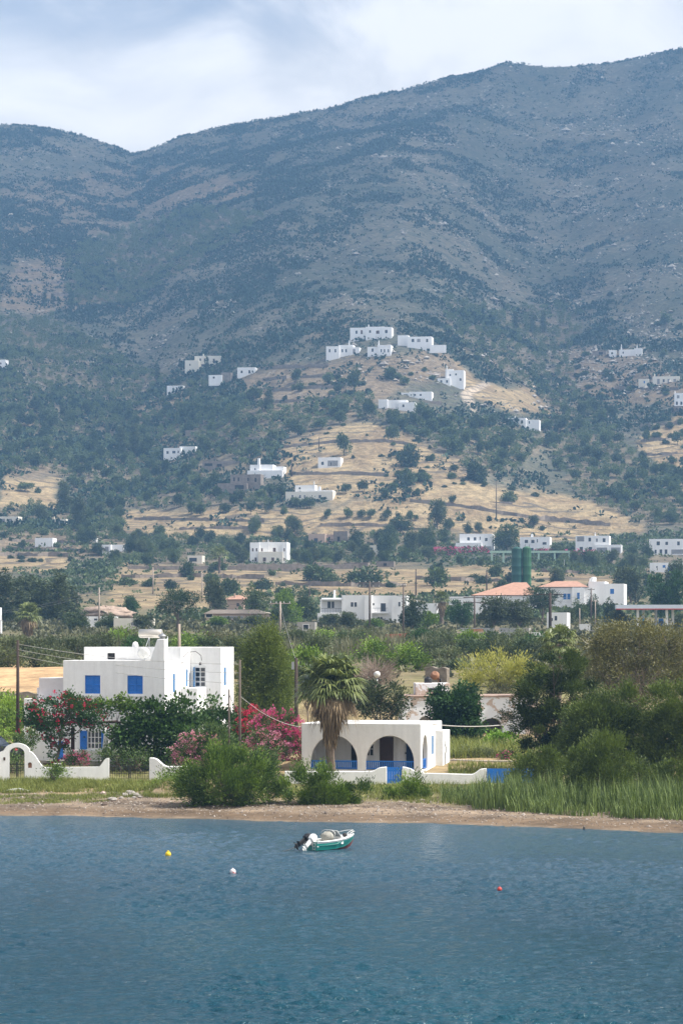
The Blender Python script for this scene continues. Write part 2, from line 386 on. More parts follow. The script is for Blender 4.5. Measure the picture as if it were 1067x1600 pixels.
near = sstep(300, 200, YY)
base = L(base, L(C(.17, .16, .075) + 0 * XX[..., None], C(.26, .20, .12), sstep(-.15, .2, n_b)), near)
tf = sstep(150, 120, UU) * sstep(203.5, 204.5, YY) * sstep(300, 270, YY)                                     # reaped field on the terrace
base = L(base, C(.43, .295, .17), tf)
d = YY - np.interp(UU, us, shoreY)
beach = sstep(10.5, 7.0, d + 5 * fbm(XX / 3, YY / 3, 3, 66) - 2.5 * sstep(300, 200, UU))
base = L(base, L(C(.235, .185, .14) + 0 * XX[..., None], C(.165, .13, .098), sstep(-.15, .15, fbm(XX / 2.5, YY / .8, 4, 67))), beach)
base = L(base, C(.125, .09, .062), .85 * sstep(4.5, 2.5, d) * sstep(.2, .9, d))
base = L(base, C(.12, .10, .075), sstep(.6, -.3, d))
base = L(base, C(.075, .055, .042), .8 * np.exp(-((d - 6.2 - 1.2 * fbm(XX / 4, YY * 0, 3, 71)) / .6)**2) * sstep(.02, .12, fbm(XX / .9, YY / .5, 3, 72) + .06))   # wrack line
path = np.exp(-(((d - 15.5) / 1.1)**4)) * sstep(300, 230, UU) * sstep(-90, -60, UU)                            # pale track before the garden
base = L(base, C(.36, .31, .255), .8 * path)

m, n = mat('earth')
geo = n.n('ShaderNodeNewGeometry'); pos = geo.outputs['Position']
cov = n.n('ShaderNodeAttribute', attribute_name='cover').outputs['Color']
spz = n.n('ShaderNodeSeparateXYZ', i_Vector=pos)
far = n.smooth(spz.outputs[1], 250.0, 900.0)
f1 = n.noise(pos, .33, 6.0, .65); f2 = n.noise(pos, 2.4, 5.0, .65)
c = n.mix(.8, cov, n.mix(n.smooth(f1, .3, .7), (.30, .30, .30), (.72, .70, .66)), 'OVERLAY')
c = n.mix(.55, c, n.mix(n.smooth(f2, .3, .7), (.34, .34, .34), (.66, .65, .63)), 'OVERLAY')
# dry-stone walls run level along the slopes
zz = n.math('ADD', spz.outputs[2], n.math('MULTIPLY', n.noise(pos, .018, 3.0, .5), 26.0))
ph = n.math('FRACT', n.math('DIVIDE', zz, 3.1))
wall = n.math('MULTIPLY', n.smooth(ph, .72, .86), n.smooth(n.noise(n.mapping(pos, (.02, .008, .05)), 1.0, 3.0, .6), .42, .56))
wall = n.math('MULTIPLY', n.math('MULTIPLY', wall, far), .8)
c = n.mix(wall, c, (.085, .075, .062))
# bare rock breaking through
v = n.n('ShaderNodeTexVoronoi', i_Vector=pos, i_Scale=.26); v.inputs['Randomness'].default_value = 1.0
rk = n.math('MULTIPLY', n.smooth(v.outputs['Distance'], .42, .2), n.smooth(n.noise(pos, .045, 4.0, .6), .52, .64))
rk = n.math('MULTIPLY', rk, n.smooth(spz.outputs[1], 1250.0, 1500.0))
c = n.mix(n.math('MULTIPLY', rk, .8), c, (.33, .31, .28))
p = n.n('ShaderNodeBsdfPrincipled', i_Base_Color=c, i_Roughness=.95); p.inputs['Specular IOR Level'].default_value = .1
hh = n.math('ADD', n.math('MULTIPLY', f1, 1.6), n.math('ADD', n.math('MULTIPLY', f2, .12), n.math('MULTIPLY', rk, .8)))
bm = n.n('ShaderNodeBump', i_Strength=.8, i_Distance=1.0, i_Height=n.math('MULTIPLY', hh, n.math('ADD', .10, n.math('MULTIPLY', far, .9))))
n.t.links.new(bm.outputs[0], p.inputs['Normal'])
EARTH = finish(m, n, p.outputs[0])
nu, ny = len(us), len(Ys)
ii = (np.arange(ny - 1)[:, None] * nu + np.arange(nu - 1)[None, :]).ravel()
quads = np.stack([ii, ii + 1, ii + nu + 1, ii + nu], 1)
terrain = np_mesh('terrain', np.stack([XX, YY, TZ], -1).reshape(-1, 3), quads, EARTH, tint=base.reshape(-1, 3), smooth=True)
tag(terrain, kind='structure')

# ---------------------------------------------------------------- sea
wy = [30.0]
while wy[-1] < 58: wy.append(wy[-1] + 2)
while wy[-1] < 143: wy.append(wy[-1] + .0016 * wy[-1] * (wy[-1] / 60)**.4)
wy = np.array(wy); wu = np.concatenate([np.arange(-900, -40, 20), np.arange(-40, 1108, 2.6), np.arange(1108, 2000, 20)])
WU, WY = np.meshgrid(wu, wy); WX = (WU - CX) * WY / K
rng = np.random.default_rng(4)
WZ = np.zeros_like(WX)
for k in range(46):                                   # wind ripples, mostly crossing the view
    lam = .26 * (4.2 ** rng.random()); th = rng.normal(0.2, .6); kx, ky = math.sin(th), -math.cos(th); kk = 2 * math.pi / lam
    ph = kk * (kx * WX + ky * WY) + rng.random() * 6.28 + 1.2 * fbm(WX / (lam * 5), WY / (lam * 5), 2, 90 + k)
    WZ += .0060 * lam ** .8 * np.sin(ph)
WZ *= .55 + 1.3 * sstep(-.2, .25, fbm(WX / 5, WY / 9, 3, 77))
dsh = np.interp(WU, us, shoreY) - WY
WZ *= .3 + .7 * sstep(0, 30, dsh)
m, n = mat('sea')
pos = n.n('ShaderNodeNewGeometry').outputs['Position']
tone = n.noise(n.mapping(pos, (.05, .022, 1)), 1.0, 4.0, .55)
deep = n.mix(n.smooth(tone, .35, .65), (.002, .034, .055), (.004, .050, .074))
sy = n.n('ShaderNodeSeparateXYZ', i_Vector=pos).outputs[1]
deep = n.mix(n.math('MULTIPLY', n.smooth(sy, 72.0, 138.0), .85), deep, (.048, .094, .132))      # sky reflection painted in: body paler toward the shallow beach
h = n.math('ADD', n.noise(n.mapping(pos, (2.4, 3.8, 3)), 1.0, 5.0, .62, .5), n.math('MULTIPLY', n.noise(n.mapping(pos, (11, 15, 9)), 1.0, 2.0, .5), .3))
bm = n.n('ShaderNodeBump', i_Strength=1.0, i_Distance=.16, i_Height=h)
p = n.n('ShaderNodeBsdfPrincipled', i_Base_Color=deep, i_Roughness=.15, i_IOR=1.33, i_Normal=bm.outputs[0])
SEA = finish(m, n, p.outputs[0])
nu2, ny2 = len(wu), len(wy)
ii = (np.arange(ny2 - 1)[:, None] * nu2 + np.arange(nu2 - 1)[None, :]).ravel()
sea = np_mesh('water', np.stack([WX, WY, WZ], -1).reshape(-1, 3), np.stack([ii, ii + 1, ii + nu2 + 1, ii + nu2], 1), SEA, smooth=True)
tag(sea, kind='structure')
# ---------------------------------------------------------------- shared materials
WHITE = plain('whitewash', (.82, .82, .81), .8, .10, .6, .12, 9, streak=True)
WHITE2 = plain('old_whitewash', (.74, .74, .74), .85, .16, 1.1, .25, 6, streak=True)
LILAC = plain('greyed_plaster', (.60, .57, .58), .85, .08, .8, .15)
CREAM = plain('cream_plaster', (.66, .60, .50), .8, .08, .8, .1)
BLUE = plain('blue_paint', (.016, .165, .58), .45, .15, 2.0, .08)
BLUE2 = plain('faded_blue_paint', (.06, .20, .42), .55, .2, 2.0)
DARKBLUE = plain('dark_blue_cloth', (.012, .03, .085), .8, .2, 2.0)
BROWN = plain('brown_wood', (.075, .04, .026), .6, .25, 3.0)
DARK = plain('dark_opening', (.012, .012, .014), .6, .2, 2.0)
GLASSM = plain('window_glass', (.02, .026, .034), .12, .2, 1.0, spec=.6)
STONE = plain('field_stone', (.24, .205, .165), .9, .45, 3.0, .8, 5)
PINKST = plain('pink_stone', (.36, .26, .21), .9, .2, 2.0, .4, 5)
CONC = plain('concrete', (.34, .32, .29), .9, .2, 1.2, .3, 6)
TILE = plain('roof_tile', (.50, .20, .11), .8, .25, 3.0, .3, 8)
GALV = plain('grey_metal', (.36, .37, .38), .4, .15, 2.0, metal=.6)
STEEL = plain('dull_white_steel', (.62, .62, .60), .5, .1, 2.0)
IRON = plain('dark_iron', (.03, .028, .027), .6, .2, 3.0)
WOODP = plain('weathered_pole', (.125, .10, .082), .9, .3, 2.0, .3, 20, streak=True)
DPOLE = plain('tarred_pole', (.055, .038, .03), .85, .3, 2.0, .2, 20, streak=True)
PPOLE = plain('pale_pole', (.36, .30, .25), .85, .2, 2.0, streak=True)
CABLE = plain('cable_sheath', (.10, .10, .10), .6, .1, 1.0)
PCABLE = plain('pale_cable', (.45, .43, .40), .6, .1, 1.0)
BARK = plain('bark', (.16, .125, .095), .95, .35, 2.5, .6, 12)
RUST = plain('rust_paint', (.38, .20, .12), .8, .4, 3.0, .3)
BLACKP = plain('black_plastic', (.02, .02, .022), .5, .2, 2.0)
GREENP = plain('green_silo_paint', (.022, .085, .07), .5, .12, .5, streak=True)
PGREEN = plain('pale_green_paint', (.30, .42, .33), .6, .12, 1.0)
REDP = plain('red_paint', (.40, .045, .04), .55, .15, 2.0)
BEIGE = plain('beige_steel', (.50, .42, .33), .7, .2, 2.0)

def blank(parent, mb, name='cutter'):
    return mb.build(name, [], parent)
def window(parent, x, z, w_, h_, y, glass=None, frame=None, panes=(2, 3), depth=.12, trim=.05, bars=True, face=-1):
    """frame, glass and bars set inside an opening whose outer plane is y (local), looking toward -y"""
    f = MB(); t = trim
    f.box(x, x + w_, y + depth - .03, y + depth + .05, z, z + t); f.box(x, x + w_, y + depth - .03, y + depth + .05, z + h_ - t, z + h_)
    f.box(x, x + t, y + depth - .03, y + depth + .05, z + t, z + h_ - t); f.box(x + w_ - t, x + w_, y + depth - .03, y + depth + .05, z + t, z + h_ - t)
    if bars:
        for i in range(1, panes[0]):
            cx = x + w_ * i / panes[0]; f.box(cx - .022, cx + .022, y + depth - .02, y + depth + .04, z + t, z + h_ - t)
        for i in range(1, panes[1]):
            cz = z + h_ * i / panes[1]; f.box(x + t, x + w_ - t, y + depth - .017, y + depth + .037, cz - .018, cz + .018)
    wdw = f.build('window', frame or WHITE, parent)
    g = MB().box(x + t, x + w_ - t, y + depth + .012, y + depth + .022, z + t, z + h_ - t).build('pane', glass or GLASSM, wdw)
    return wdw
def shutter_mesh(x, z, w_, h_, y, th=.05, slats=12, leaves_=2):
    s = MB(); lw = w_ / leaves_
    for i in range(leaves_):
        a = x + i * lw + .006; b = x + (i + 1) * lw - .006; q = .055
        s.box(a, a + q, y, y + th, z, z + h_); s.box(b - q, b, y, y + th, z, z + h_)
        for zz in (z, z + h_ / 2 - q / 2, z + h_ - q): s.box(a + q, b - q, y, y + th, zz, zz + q)
        for k in range(slats):
            z0 = z + q + (h_ - 2 * q) * k / slats; dz = (h_ - 2 * q) / slats
            s.face([(a + q, y + .012, z0), (b - q, y + .012, z0), (b - q, y + .04, z0 + dz * .95), (a + q, y + .04, z0 + dz * .95)])
    return s
def arch_poly(x0, x1, z0, zs, n=18, rise=None):
    """outline of an opening from z0, springing at zs, with a half-ellipse head"""
    r = (x1 - x0) / 2; rise = rise or r; cx = (x0 + x1) / 2
    return [(x0, z0), (x1, z0)] + [(cx + r * math.cos(math.pi * i / n), zs + rise * math.sin(math.pi * i / n)) for i in range(n + 1)]

# ---------------------------------------------------------------- the big white house
hg = thing('white_house', 'big white flat-roofed house with blue shutters and a chimney at its corner', 'house', (-10.52, 168, 1.5), R(-15))
body = MB(); body.parapet(-6.455, 0, 0, 3.06, -1, 6.07, .2, .3); A = body.build('wall', WHITE, hg)
cuts = []
for x in (-5.05, -2.36):
    cuts.append(blank(hg, MB().box(x, x + .98, -.3, .13, 4.07, 5.17)))
cuts.append(blank(hg, MB().box(-5.35, -3.55, -.3, .15, .72, 1.82)))       # ground-floor window with open shutters
cuts.append(blank(hg, MB().box(-7.0 + .85, -5.72, -.3, .6, .15, 2.0)))    # dark doorway
cuts.append(blank(hg, MB().box(-.12, .3, 1.55, 1.95, 4.15, 5.25)))        # narrow window, sunny side
cut(A, cuts, .03)
Bw = MB().parapet(-6.25, 0.0, 3.06, 9.5, -1, 6.87, .2, .3).build('upper_storey', WHITE, hg)
cut(Bw, [blank(hg, MB().box(-4.75, -4.25, 2.8, 3.3, 6.12, 6.5)), blank(hg, MB().box(-.12, .3, 4.05, 4.42, 4.45, 5.5))], .03)
MB().box(-4.75, -4.25, 3.24, 3.27, 6.12, 6.5).build('vent_opening', DARK, hg)
Dw = MB().parapet(0.0, 1.95, 4.95, 7.6, -1, 6.87, .2, .3).build('wing', WHITE, hg)
cut(Dw, [blank(hg, MB().box(.22, .98, 4.6, 5.12, 4.42, 5.64)), blank(hg, MB().box(1.8, 2.3, 5.55, 6.0, 4.5, 5.6))], .03)
MB().box(0.0, 1.04, 3.06, 4.947, -1, 4.40).build('balcony', WHITE, hg, .03)
# shuttered upper windows
for x in (-5.05, -2.36):
    fr = MB(); t = .12
    for a, b, c_, d_ in ((x - t, x + .98 + t, 5.17, 5.17 + t), (x - t, x + .98 + t, 4.07 - t, 4.07), (x - t, x, 4.07, 5.17), (x + .98, x + .98 + t, 4.07, 5.17)): fr.box(a, b, -.022, .03, c_, d_)
    wn = fr.build('window', WHITE, hg)
    shutter_mesh(x, 4.07, .98, 1.10, .04).build('shutter', BLUE, wn)
    MB().box(x - .1, x + 1.12, -.08, .02, 3.9, 3.947).build('sill', WHITE2, wn)
wn = window(hg, -5.35 + .42, .75, .94, 1.04, 0.0, panes=(4, 3))
for xa in (-5.35, -3.99):
    shutter_mesh(xa, .72, .44, 1.1, -.06, .05, 14, 1).build('shutter', BLUE, wn)
MB().box(-6.15, -5.72, .55, .58, .15, 2.0).build('door', BROWN, hg)
# narrow shutters on the sunny side and the french window over the balcony
def side_shutter(parent, y0, z, w_, h_, x):
    s = MB()
    s.box(x - .06, x - .02, y0, y0 + w_, z, z + h_)
    for k in range(9): s.box(x - .025, x - .008, y0 + .04, y0 + w_ - .04, z + .05 + k * (h_ - .1) / 9, z + .05 + (k + .7) * (h_ - .1) / 9)
    return s.build('window_shutter', BLUE2, parent)
side_shutter(hg, 1.55, 4.15, .40, 1.10, 0.0); side_shutter(hg, 4.05, 4.45, .37, 1.05, 0.0); side_shutter(hg, 5.55, 4.5, .45, 1.1, 1.95)
wn = window(hg, .24, 4.42, .72, 1.22, 4.95, panes=(2, 4), depth=.08)
sh = MB().box(0.0, .035, 0, .4, 0, 1.2)
for k in range(12): sh.box(.035, .05, .05, .35, .06 + k * .092, .12 + k * .092)
so_ = sh.build('shutter', BLUE2, wn); so_.location = (.2, 4.94, 4.43); so_.rotation_euler = (0, 0, R(-152))
MB().lathe([(.05, 0), (.07, .05), (.06, .13), (.02, .16)], 8, 0, (.62, 4.89, 5.76)).build('wall_lamp', IRON, hg)
# chimney growing out of the corner as a sloping buttress
ch = MB().prism([(-.95, 6.02), (-.02, 6.02), (-.02, 7.35), (-.48, 7.35)], -.015, .62)
ch = ch.build('chimney', WHITE, hg, .04)
MB().lathe([(.17, 0), (.17, .12), (.26, .14), (.24, .2), (.12, .28), (.02, .34)], 12, 0, (-.26, .3, 7.36)).build('cowl', GALV, ch)
c2 = MB().lathe([(.2, 0), (.2, .4), (.14, .55), (.02, .6)], 10, 0, (-3.15, 3.7, 6.6)).build('chimney', WHITE, hg)
MB().tube([(.02, 3.2, 5.85), (.1, 3.25, 6.3), (.35, 3.35, 6.55), (.8, 3.5, 6.6), (1.1, 3.6, 6.35), (1.14, 3.6, 6.05)], .02, 6).build('roof_railing', IRON, hg)
MB().box(-8.35, -6.46, .9, 4.0, -1, 5.0).box(-8.6, -8.352, 1.2, 4.0, -1, 4.4).build('side_terrace', LILAC, hg, .03)
MB().lathe([(.2, 0), (.22, .3), (.18, .45), (.05, .5)], 10, 0, (-7.25, 3.2, 4.98)).build('chimney', PINKST, hg)
MB().box(-9.05, -6.46, .2, 1.19, -1, 3.75).build('lower_terrace', WHITE, hg, .03)
MB().tube([(1.97, 6.9, 0), (1.97, 6.9, 6.6)], .035, 6).build('drainpipe', STEEL, hg)
# porch in front
MB().box(-6.9, 1.2, -2.6, -.003, -1, .12).build('porch_floor', CONC, hg)
for k in range(3): MB().box(-6.6 + .02 * k, -5.3, -2.9 - .28 * k, -2.6 - .28 * k - .003, -1, .0 - .16 * k).build('step', BROWN, hg)
MB().box(-5.05, -3.25, -2.45, -2.27, .12, .78).box(-2.6, 1.9, -2.45, -2.27, -.4, .62).build('porch_wall', WHITE, hg, .03)
for x, r0, r1 in ((-5.3, .15, .1), (-2.95, .22, .13)):
    MB().tube([(x, -2.35, 0.1), (x + .08, -2.35, 1.3), (x + .12, -2.35, 2.35)], [r0, (r0 + r1) / 2, r1], 12).build('porch_pillar', WHITE, hg)
MB().box(-7.0, 0.4, -2.45, -2.3, 2.36, 2.48).box(-7.0, -6.88, -2.3, -.01, 2.36, 2.48).box(-3.1, -2.95, -2.3, -.01, 2.36, 2.48).box(-5.2, -5.08, -2.3, -.01, 2.36, 2.48).build('pergola_beam', BROWN, hg)
MB().box(-6.62, -6.3, -.4, -.36, .13, 1.2).build('blue_panel', BLUE, hg)

# things on its roof
def onhouse(x, y, z, root=hg):
    c, s = math.cos(root.rotation_euler.z), math.sin(root.rotation_euler.z)
    return (root.location.x + c * x - s * y, root.location.y + s * x + c * y, root.location.z + z)
t = thing('solar_water_heater', 'solar water heater with silver tank and glass panels on the big white house roof', 'water heater', onhouse(-2.0, 4.5, 6.58), R(-15))
tk = MB().tube([(-.72, .2, 1.15), (-.68, .2, 1.15), (.68, .2, 1.15), (.72, .2, 1.15)], [.22, .27, .27, .22], 18).build('tank', plain('tank_steel', (.62, .58, .52), .3, .1, 2.0, metal=.7), t)
for x0 in (-1.05, .03):
    MB().prism([(0, 0), (1.02, 0), (1.02, .03), (0, .03)], 0, 1.2).build('collector', plain('collector_glass', (.33, .42, .44), .15, .1, 1.0, spec=.7), t)
    o_ = t.children[-1]; o_.location = (x0, -.75, .1); o_.rotation_euler = (R(40), 0, 0)
fr = MB()
for x in (-.6, .6):
    fr.tube([(x, .2, 0), (x, .2, .95)], .025, 6); fr.tube([(x, -.7, .02), (x, .2, .9)], .025, 6); fr.tube([(x, -.7, .02), (x, .25, .02)], .025, 6)
fr.build('frame', GALV, t)
t = thing('satellite_dish', 'pale grey satellite dish on the white house roof below the water heater', 'satellite dish', onhouse(-2.2, 2.6, 5.77), R(-15))
d_ = MB().lathe([(.02, .1), (.16, .085), (.30, .03), (.38, -.04), (.37, -.05), (.29, .015), (.15, .065), (.02, .08)], 22).build('dish', STEEL, t); d_.location = (0, -.1, .72); d_.rotation_euler = (R(-68), 0, R(14)); d_.scale = (1, -1, -1)
MB().tube([(0, .05, 0), (0, .05, .72)], .025, 8).build('mast', GALV, t)
MB().tube([(0, -.1, .5), (.05, -.55, .62)], .012, 6).build('feed_arm', GALV, t)

# ---------------------------------------------------------------- the arcaded white house
ha = thing('arched_house', 'low white house with arched porch and blue railings', 'house', (4.55, 162, 1.12), R(-12))
bd = MB(); bd.box(-7.02, 0, 0, 7.0, -.8, 2.84)
A = bd.build('wall', WHITE, ha)
cuts = [blank(ha, MB().box(-6.75, -.26, .26, 2.6, .16, 2.55))]
cuts.append(blank(ha, MB().prism(arch_poly(-6.48, -3.72, .16, .62, 20, 1.52), -.4, 1.0)))
cuts.append(blank(ha, MB().prism(arch_poly(-3.22, -.40, .16, .62, 20, 1.52), -.4, 1.0)))
sc_ = MB().prism(arch_poly(.62, 2.25, .16, 1.1, 16, 1.05), -.5, .8)
sc_.v = [(-y, x, z) for x, y, z in sc_.v]; sc_.v = [(x, y, z) for x, y, z in sc_.v]; sc_.f = [tuple(q) for q in sc_.f]
cuts.append(blank(ha, sc_))
cuts.append(blank(ha, MB().box(-.15, .4, 3.6, 4.25, .95, 2.02)))
cuts.append(blank(ha, MB().box(-6.8, -.2, .2, 6.8, 2.62, 3.2)))
cut(A, cuts, .025)
MB().box(0, .42, 5.0, 7.4, -.8, 2.3).build('annex', WHITE, ha, .03)
MB().box(-2.9, -2.1, 2.52, 2.595, .16, 1.98).build('door', BROWN, ha)
MB().box(-1.32, -.3, 2.50, 2.59, .16, 2.05).build('curtain', DARKBLUE, ha)
MB().box(-1.95, -1.45, 2.55, 2.596, .16, 2.0).build('door', WHITE2, ha)
MB().box(-4.6, -4.12, 2.53, 2.596, .16, 2.0).build('door', DARK, ha)
w_ = window(ha, -3.75, .85, .5, .85, 2.45, panes=(2, 2), frame=WHITE2)
side_shutter(ha, 3.6, .95, .65, 1.07, 0.0)
MB().box(-6.74, -.27, .27, 2.59, .155, .175).build('porch_floor', CONC, ha)
def railing(parent, a, b, y, z0, h_, step=.115, alongy=False):
    r = MB()
    n_ = int((b - a) / step)
    def bx(x0, x1, y0, y1, z0_, z1_):
        if alongy: r.box(y0, y1, x0, x1, z0_, z1_)
        else: r.box(x0, x1, y0, y1, z0_, z1_)
    bx(a, b, y - .03, y + .03, z0 + h_ - .07, z0 + h_); bx(a, b, y - .025, y + .025, z0 + .05, z0 + .1)
    for k in range(1, n_): bx(a + k * step - .028, a + k * step + .028, y - .015, y + .015, z0 + .1, z0 + h_ - .07)
    bx(a, a + .05, y - .028, y + .028, z0, z0 + h_ - .07); bx(b - .05, b, y - .028, y + .028, z0, z0 + h_ - .07)
    return r.build('railing', BLUE, parent)
railing(ha, -6.48, -3.72, .14, .17, .52); railing(ha, -3.22, -.40, .14, .17, .52); railing(ha, .62, 2.25, -.13, .17, .6, alongy=True)
MB().tube([(.43, 5.6, 1.9), (.43, 5.6, 1.5), (.52, 5.65, 1.2), (.45, 5.7, .9), (.43, 5.7, -.2)], .03, 6).build('drainpipe', GALV, ha)
MB().box(-1.38, -1.30, 2.44, 2.5, 1.0, 1.1).build('door_bell', IRON, ha)

# ---------------------------------------------------------------- garden walls and gates
def wallrun(name, label, cat, a, b, prof, th=.22, m_=WHITE, cuts_=(), below=.6, group=None):
    """a garden wall between two plan points; prof = [(fraction along, height)] of its top"""
    a, b = Vector(a), Vector(b); ln = (b - a).length
    z0 = min(gz(a.x, a.y), gz(b.x, b.y)); ang = math.atan2(b.y - a.y, b.x - a.x)
    t_ = thing(name, label, cat, (a.x, a.y, z0), ang, group)
    t_['kind'] = 'thing'
    poly = [(0, -below), (ln, -below)] + [(f * ln, h) for f, h in reversed(prof)]
    o = MB().prism(poly, -th / 2, th / 2).build('wall', m_, t_)
    if cuts_:
        cut(o, [blank(t_, c_) for c_ in cuts_], .03)
    else:
        bv = o.modifiers.new('edge', 'BEVEL'); bv.width = .035; bv.segments = 2; bv.limit_method = 'ANGLE'; bv.angle_limit = R(60)
    return t_, ln
def xy(px, Y): return ((px - CX) * Y / K, Y)
def swoop(f0, h0, f1, h1, n=8):
    return [(f0 + (f1 - f0) * i / n, h0 + (h1 - h0) * (.5 - .5 * math.cos(math.pi * i / n))) for i in range(n + 1)]
# gateway wall of the big house
a, b = xy(-4, 158.5), xy(171, 158.5); ln = b[0] - a[0]
fx = lambda px: (px + 4) / 175.0
g0 = gz((a[0] + b[0]) / 2, 158.5); hgt = lambda py: CAMH + (HY - py) * 158.5 / K - min(gz(*a), gz(*b))
prof = [(0, hgt(1178)), (fx(3), hgt(1174)), (fx(8), hgt(1172))] + [(fx(27 - 21 * math.cos(math.pi * i / 14)), hgt(1176 - 15 * math.sin(math.pi * i / 14))) for i in range(1, 14)] + swoop(fx(47), hgt(1174), fx(72), hgt(1199)) + [(fx(154), hgt(1198))] + swoop(fx(154), hgt(1198), fx(168), hgt(1184.5), 6) + [(1, hgt(1184.5))]
ag = MB().prism(arch_poly(fx(15.5) * ln, fx(39.5) * ln, -.25, hgt(1177.5), 18, .36), -.6, .6)
nich = MB().prism(arch_poly(fx(44.5) * ln, fx(51) * ln, hgt(1200), hgt(1194), 10), -.6, -.05)
gw, _ = wallrun('garden_wall', 'white garden wall swooping up into an arched gateway before the big house', 'wall', a, b, prof, .3, WHITE, [ag, nich])
MB().prism(arch_poly(fx(45) * ln, fx(50.5) * ln, hgt(1199.7), hgt(1194), 10), -.055, -.045).build('brick_niche', RUST, gw)
MB().box(fx(6.5) * ln, fx(9.5) * ln, -.165, -.13, hgt(1188), hgt(1183)).build('plaque', BROWN, gw)
def irongate(label, a, b, h_, gap=.13, fancy=True, g=None):
    a, b = Vector(a), Vector(b); ln = (b - a).length
    t_ = thing('iron_gate', label, 'gate', (a.x, a.y, g if g is not None else min(gz(a.x, a.y), gz(b.x, b.y))), math.atan2(b.y - a.y, b.x - a.x))
    f = MB()
    for z in (.12, h_ * .55, h_ - .12): f.box(0, ln, -.015, .015, z - .015, z + .015)
    for x in (0, ln / 2 - .03, ln / 2 + .03, ln): f.box(x - .018, x + .018, -.02, .02, 0, h_)
    f.build('frame', IRON, t_)
    for k in range(1, int(ln / gap)):
        MB().tube([(k * gap, 0, .05), (k * gap, 0, h_ + .06), (k * gap, 0, h_ + .12)], [.011, .011, .002], 5).build('bar', IRON, t_)
    return t_
irongate('small dark iron gate inside the white arched gateway', xy(16, 158.5), xy(39, 158.5), 1.02, .12)
a2, b2 = xy(172.5, 158.6), xy(233.5, 158.6)
irongate('double dark iron gate between the swooping white garden walls', a2, b2, .78, .13)
a, b = xy(234.5, 158.4), xy(292, 158.0); h2 = lambda py: CAMH + (HY - py) * 158.2 / K - min(gz(*a), gz(*b))
wallrun('garden_wall', 'short white garden wall with raised end beside the pink oleander', 'wall', a, b, [(0, h2(1184)), (.1, h2(1184))] + swoop(.12, h2(1184.5), .48, h2(1197)) + [(1, h2(1197))], .3)
# walls before the arched house
a, b = xy(445, 156.4), xy(604, 156.0); h3 = lambda py: CAMH + (HY - py) * 156.2 / K - min(gz(*a), gz(*b))
wallrun('garden_wall', 'white garden wall before the arched house, ending at the blue gate', 'wall', a, b, [(0, h3(1205)), (.82, h3(1205))] + swoop(.84, h3(1205), .95, h3(1198.5)) + [(1, h3(1197.5))], .26)
gb = gz(*xy(616, 156))
t = thing('garden_gate', 'solid blue wooden garden gate in the white wall of the arched house', 'gate', (*xy(604.5, 156.05), gb))
gl = 23.0 * 156 / K
s = MB()
for k in range(6): s.box(k * gl / 6 + .006, (k + 1) * gl / 6 - .006, 0, .04, .02, .92)
s.build('boards', BLUE, t); MB().box(0, gl, .04, .07, .15, .25).box(0, gl, .04, .07, .68, .78).build('rail', BLUE, t)
a, b = xy(628.5, 156.0), xy(760, 155.8)
wallrun('garden_wall', 'white garden wall with both ends raised, beside the blue gate', 'wall', a, b, [(0, h3(1197.5)), (.05, h3(1198.5))] + swoop(.07, h3(1199.5), .2, h3(1207)) + [(.8, h3(1209))] + swoop(.82, h3(1209), .95, h3(1200.5)) + [(1, h3(1200))], .26)
t = thing('blue_fence', 'flat blue panel fence beside the white garden wall and reeds', 'fence', (*xy(760.5, 156.2), gz(*xy(780, 156.2)) - .2), 0)
for k in range(7): MB().box(k * .37 + .004, k * .37 + .366, 0, .035, 0, h3(1201.5) + .2).build('panel', BLUE, t)
MB().box(0, 2.59, .037, .07, .2, .27).build('rail', BLUE, t)
a, b = xy(697, 170), xy(806, 169); h4 = lambda py: CAMH + (HY - py) * 169.5 / K - min(gz(*a), gz(*b))
wallrun('stone_wall', 'bare grey rendered wall behind the arched house beside pale shrubs', 'wall', a, b, [(0, h4(1189)), (.1, h4(1186.5)), (.5, h4(1188)), (1, h4(1188))], .3, plain('bare_render', (.42, .37, .33), .95, .25, 1.6, .5, 6))
a, b = xy(-40, 203.3), xy(104, 203.3); h5 = lambda py: CAMH + (HY - py) * 203 / K - min(gz(*a), gz(*b))
wallrun('stone_wall', 'dry stone terrace wall under the reaped ochre field', 'wall', a, b, [(0, h5(1082))] + [(k / 12, h5(1082) + .1 * math.sin(k * 2.1)) for k in range(1, 12)] + [(1, h5(1082))], .5, STONE, below=1.2)

# ---------------------------------------------------------------- ruined row behind the arched house
ru = thing('ruined_building', 'peeling white vaulted ruin with a dark arched opening, behind the arched house', 'ruin', ((632 - CX) * 206 / K, 206, 2.0), R(2))
s = 206 / K; zf = lambda py: CAMH + (HY - py) * s - 2.0; xf = lambda px: (px - 632) * s
PEEL, n = mat('peeling_plaster')
pos = n.n('ShaderNodeTexCoord').outputs['Object']
pt = n.noise(pos, .9, 6.0, .62, .4)
c = n.mix(n.smooth(pt, .50, .54), (.72, .74, .77), n.mix(n.noise(pos, 6.0), (.42, .33, .26), (.58, .48, .42)))
PEEL = finish(PEEL, n, n.n('ShaderNodeBsdfPrincipled', i_Base_Color=c, i_Roughness=.9).outputs[0])
rw = MB().box(xf(628), xf(840), 0, 5.5, -1.5, zf(1089)).build('wall', PEEL, ru)
cut(rw, [blank(ru, MB().prism(arch_poly(xf(751), xf(785), -.2, zf(1136), 18, .62), -1, 2.5)), blank(ru, MB().prism(arch_poly(xf(655), xf(672), -.2, zf(1128), 14), -1, 1.2))], .04)
MB().box(xf(748), xf(788), 2.2, 2.3, -.5, zf(1115)).build('doorway_shadow_wall', CONC, ru)
MB().box(xf(626), xf(842), -.12, 5.7, zf(1089), zf(1086.5)).build('roof', PINKST, ru, .03)
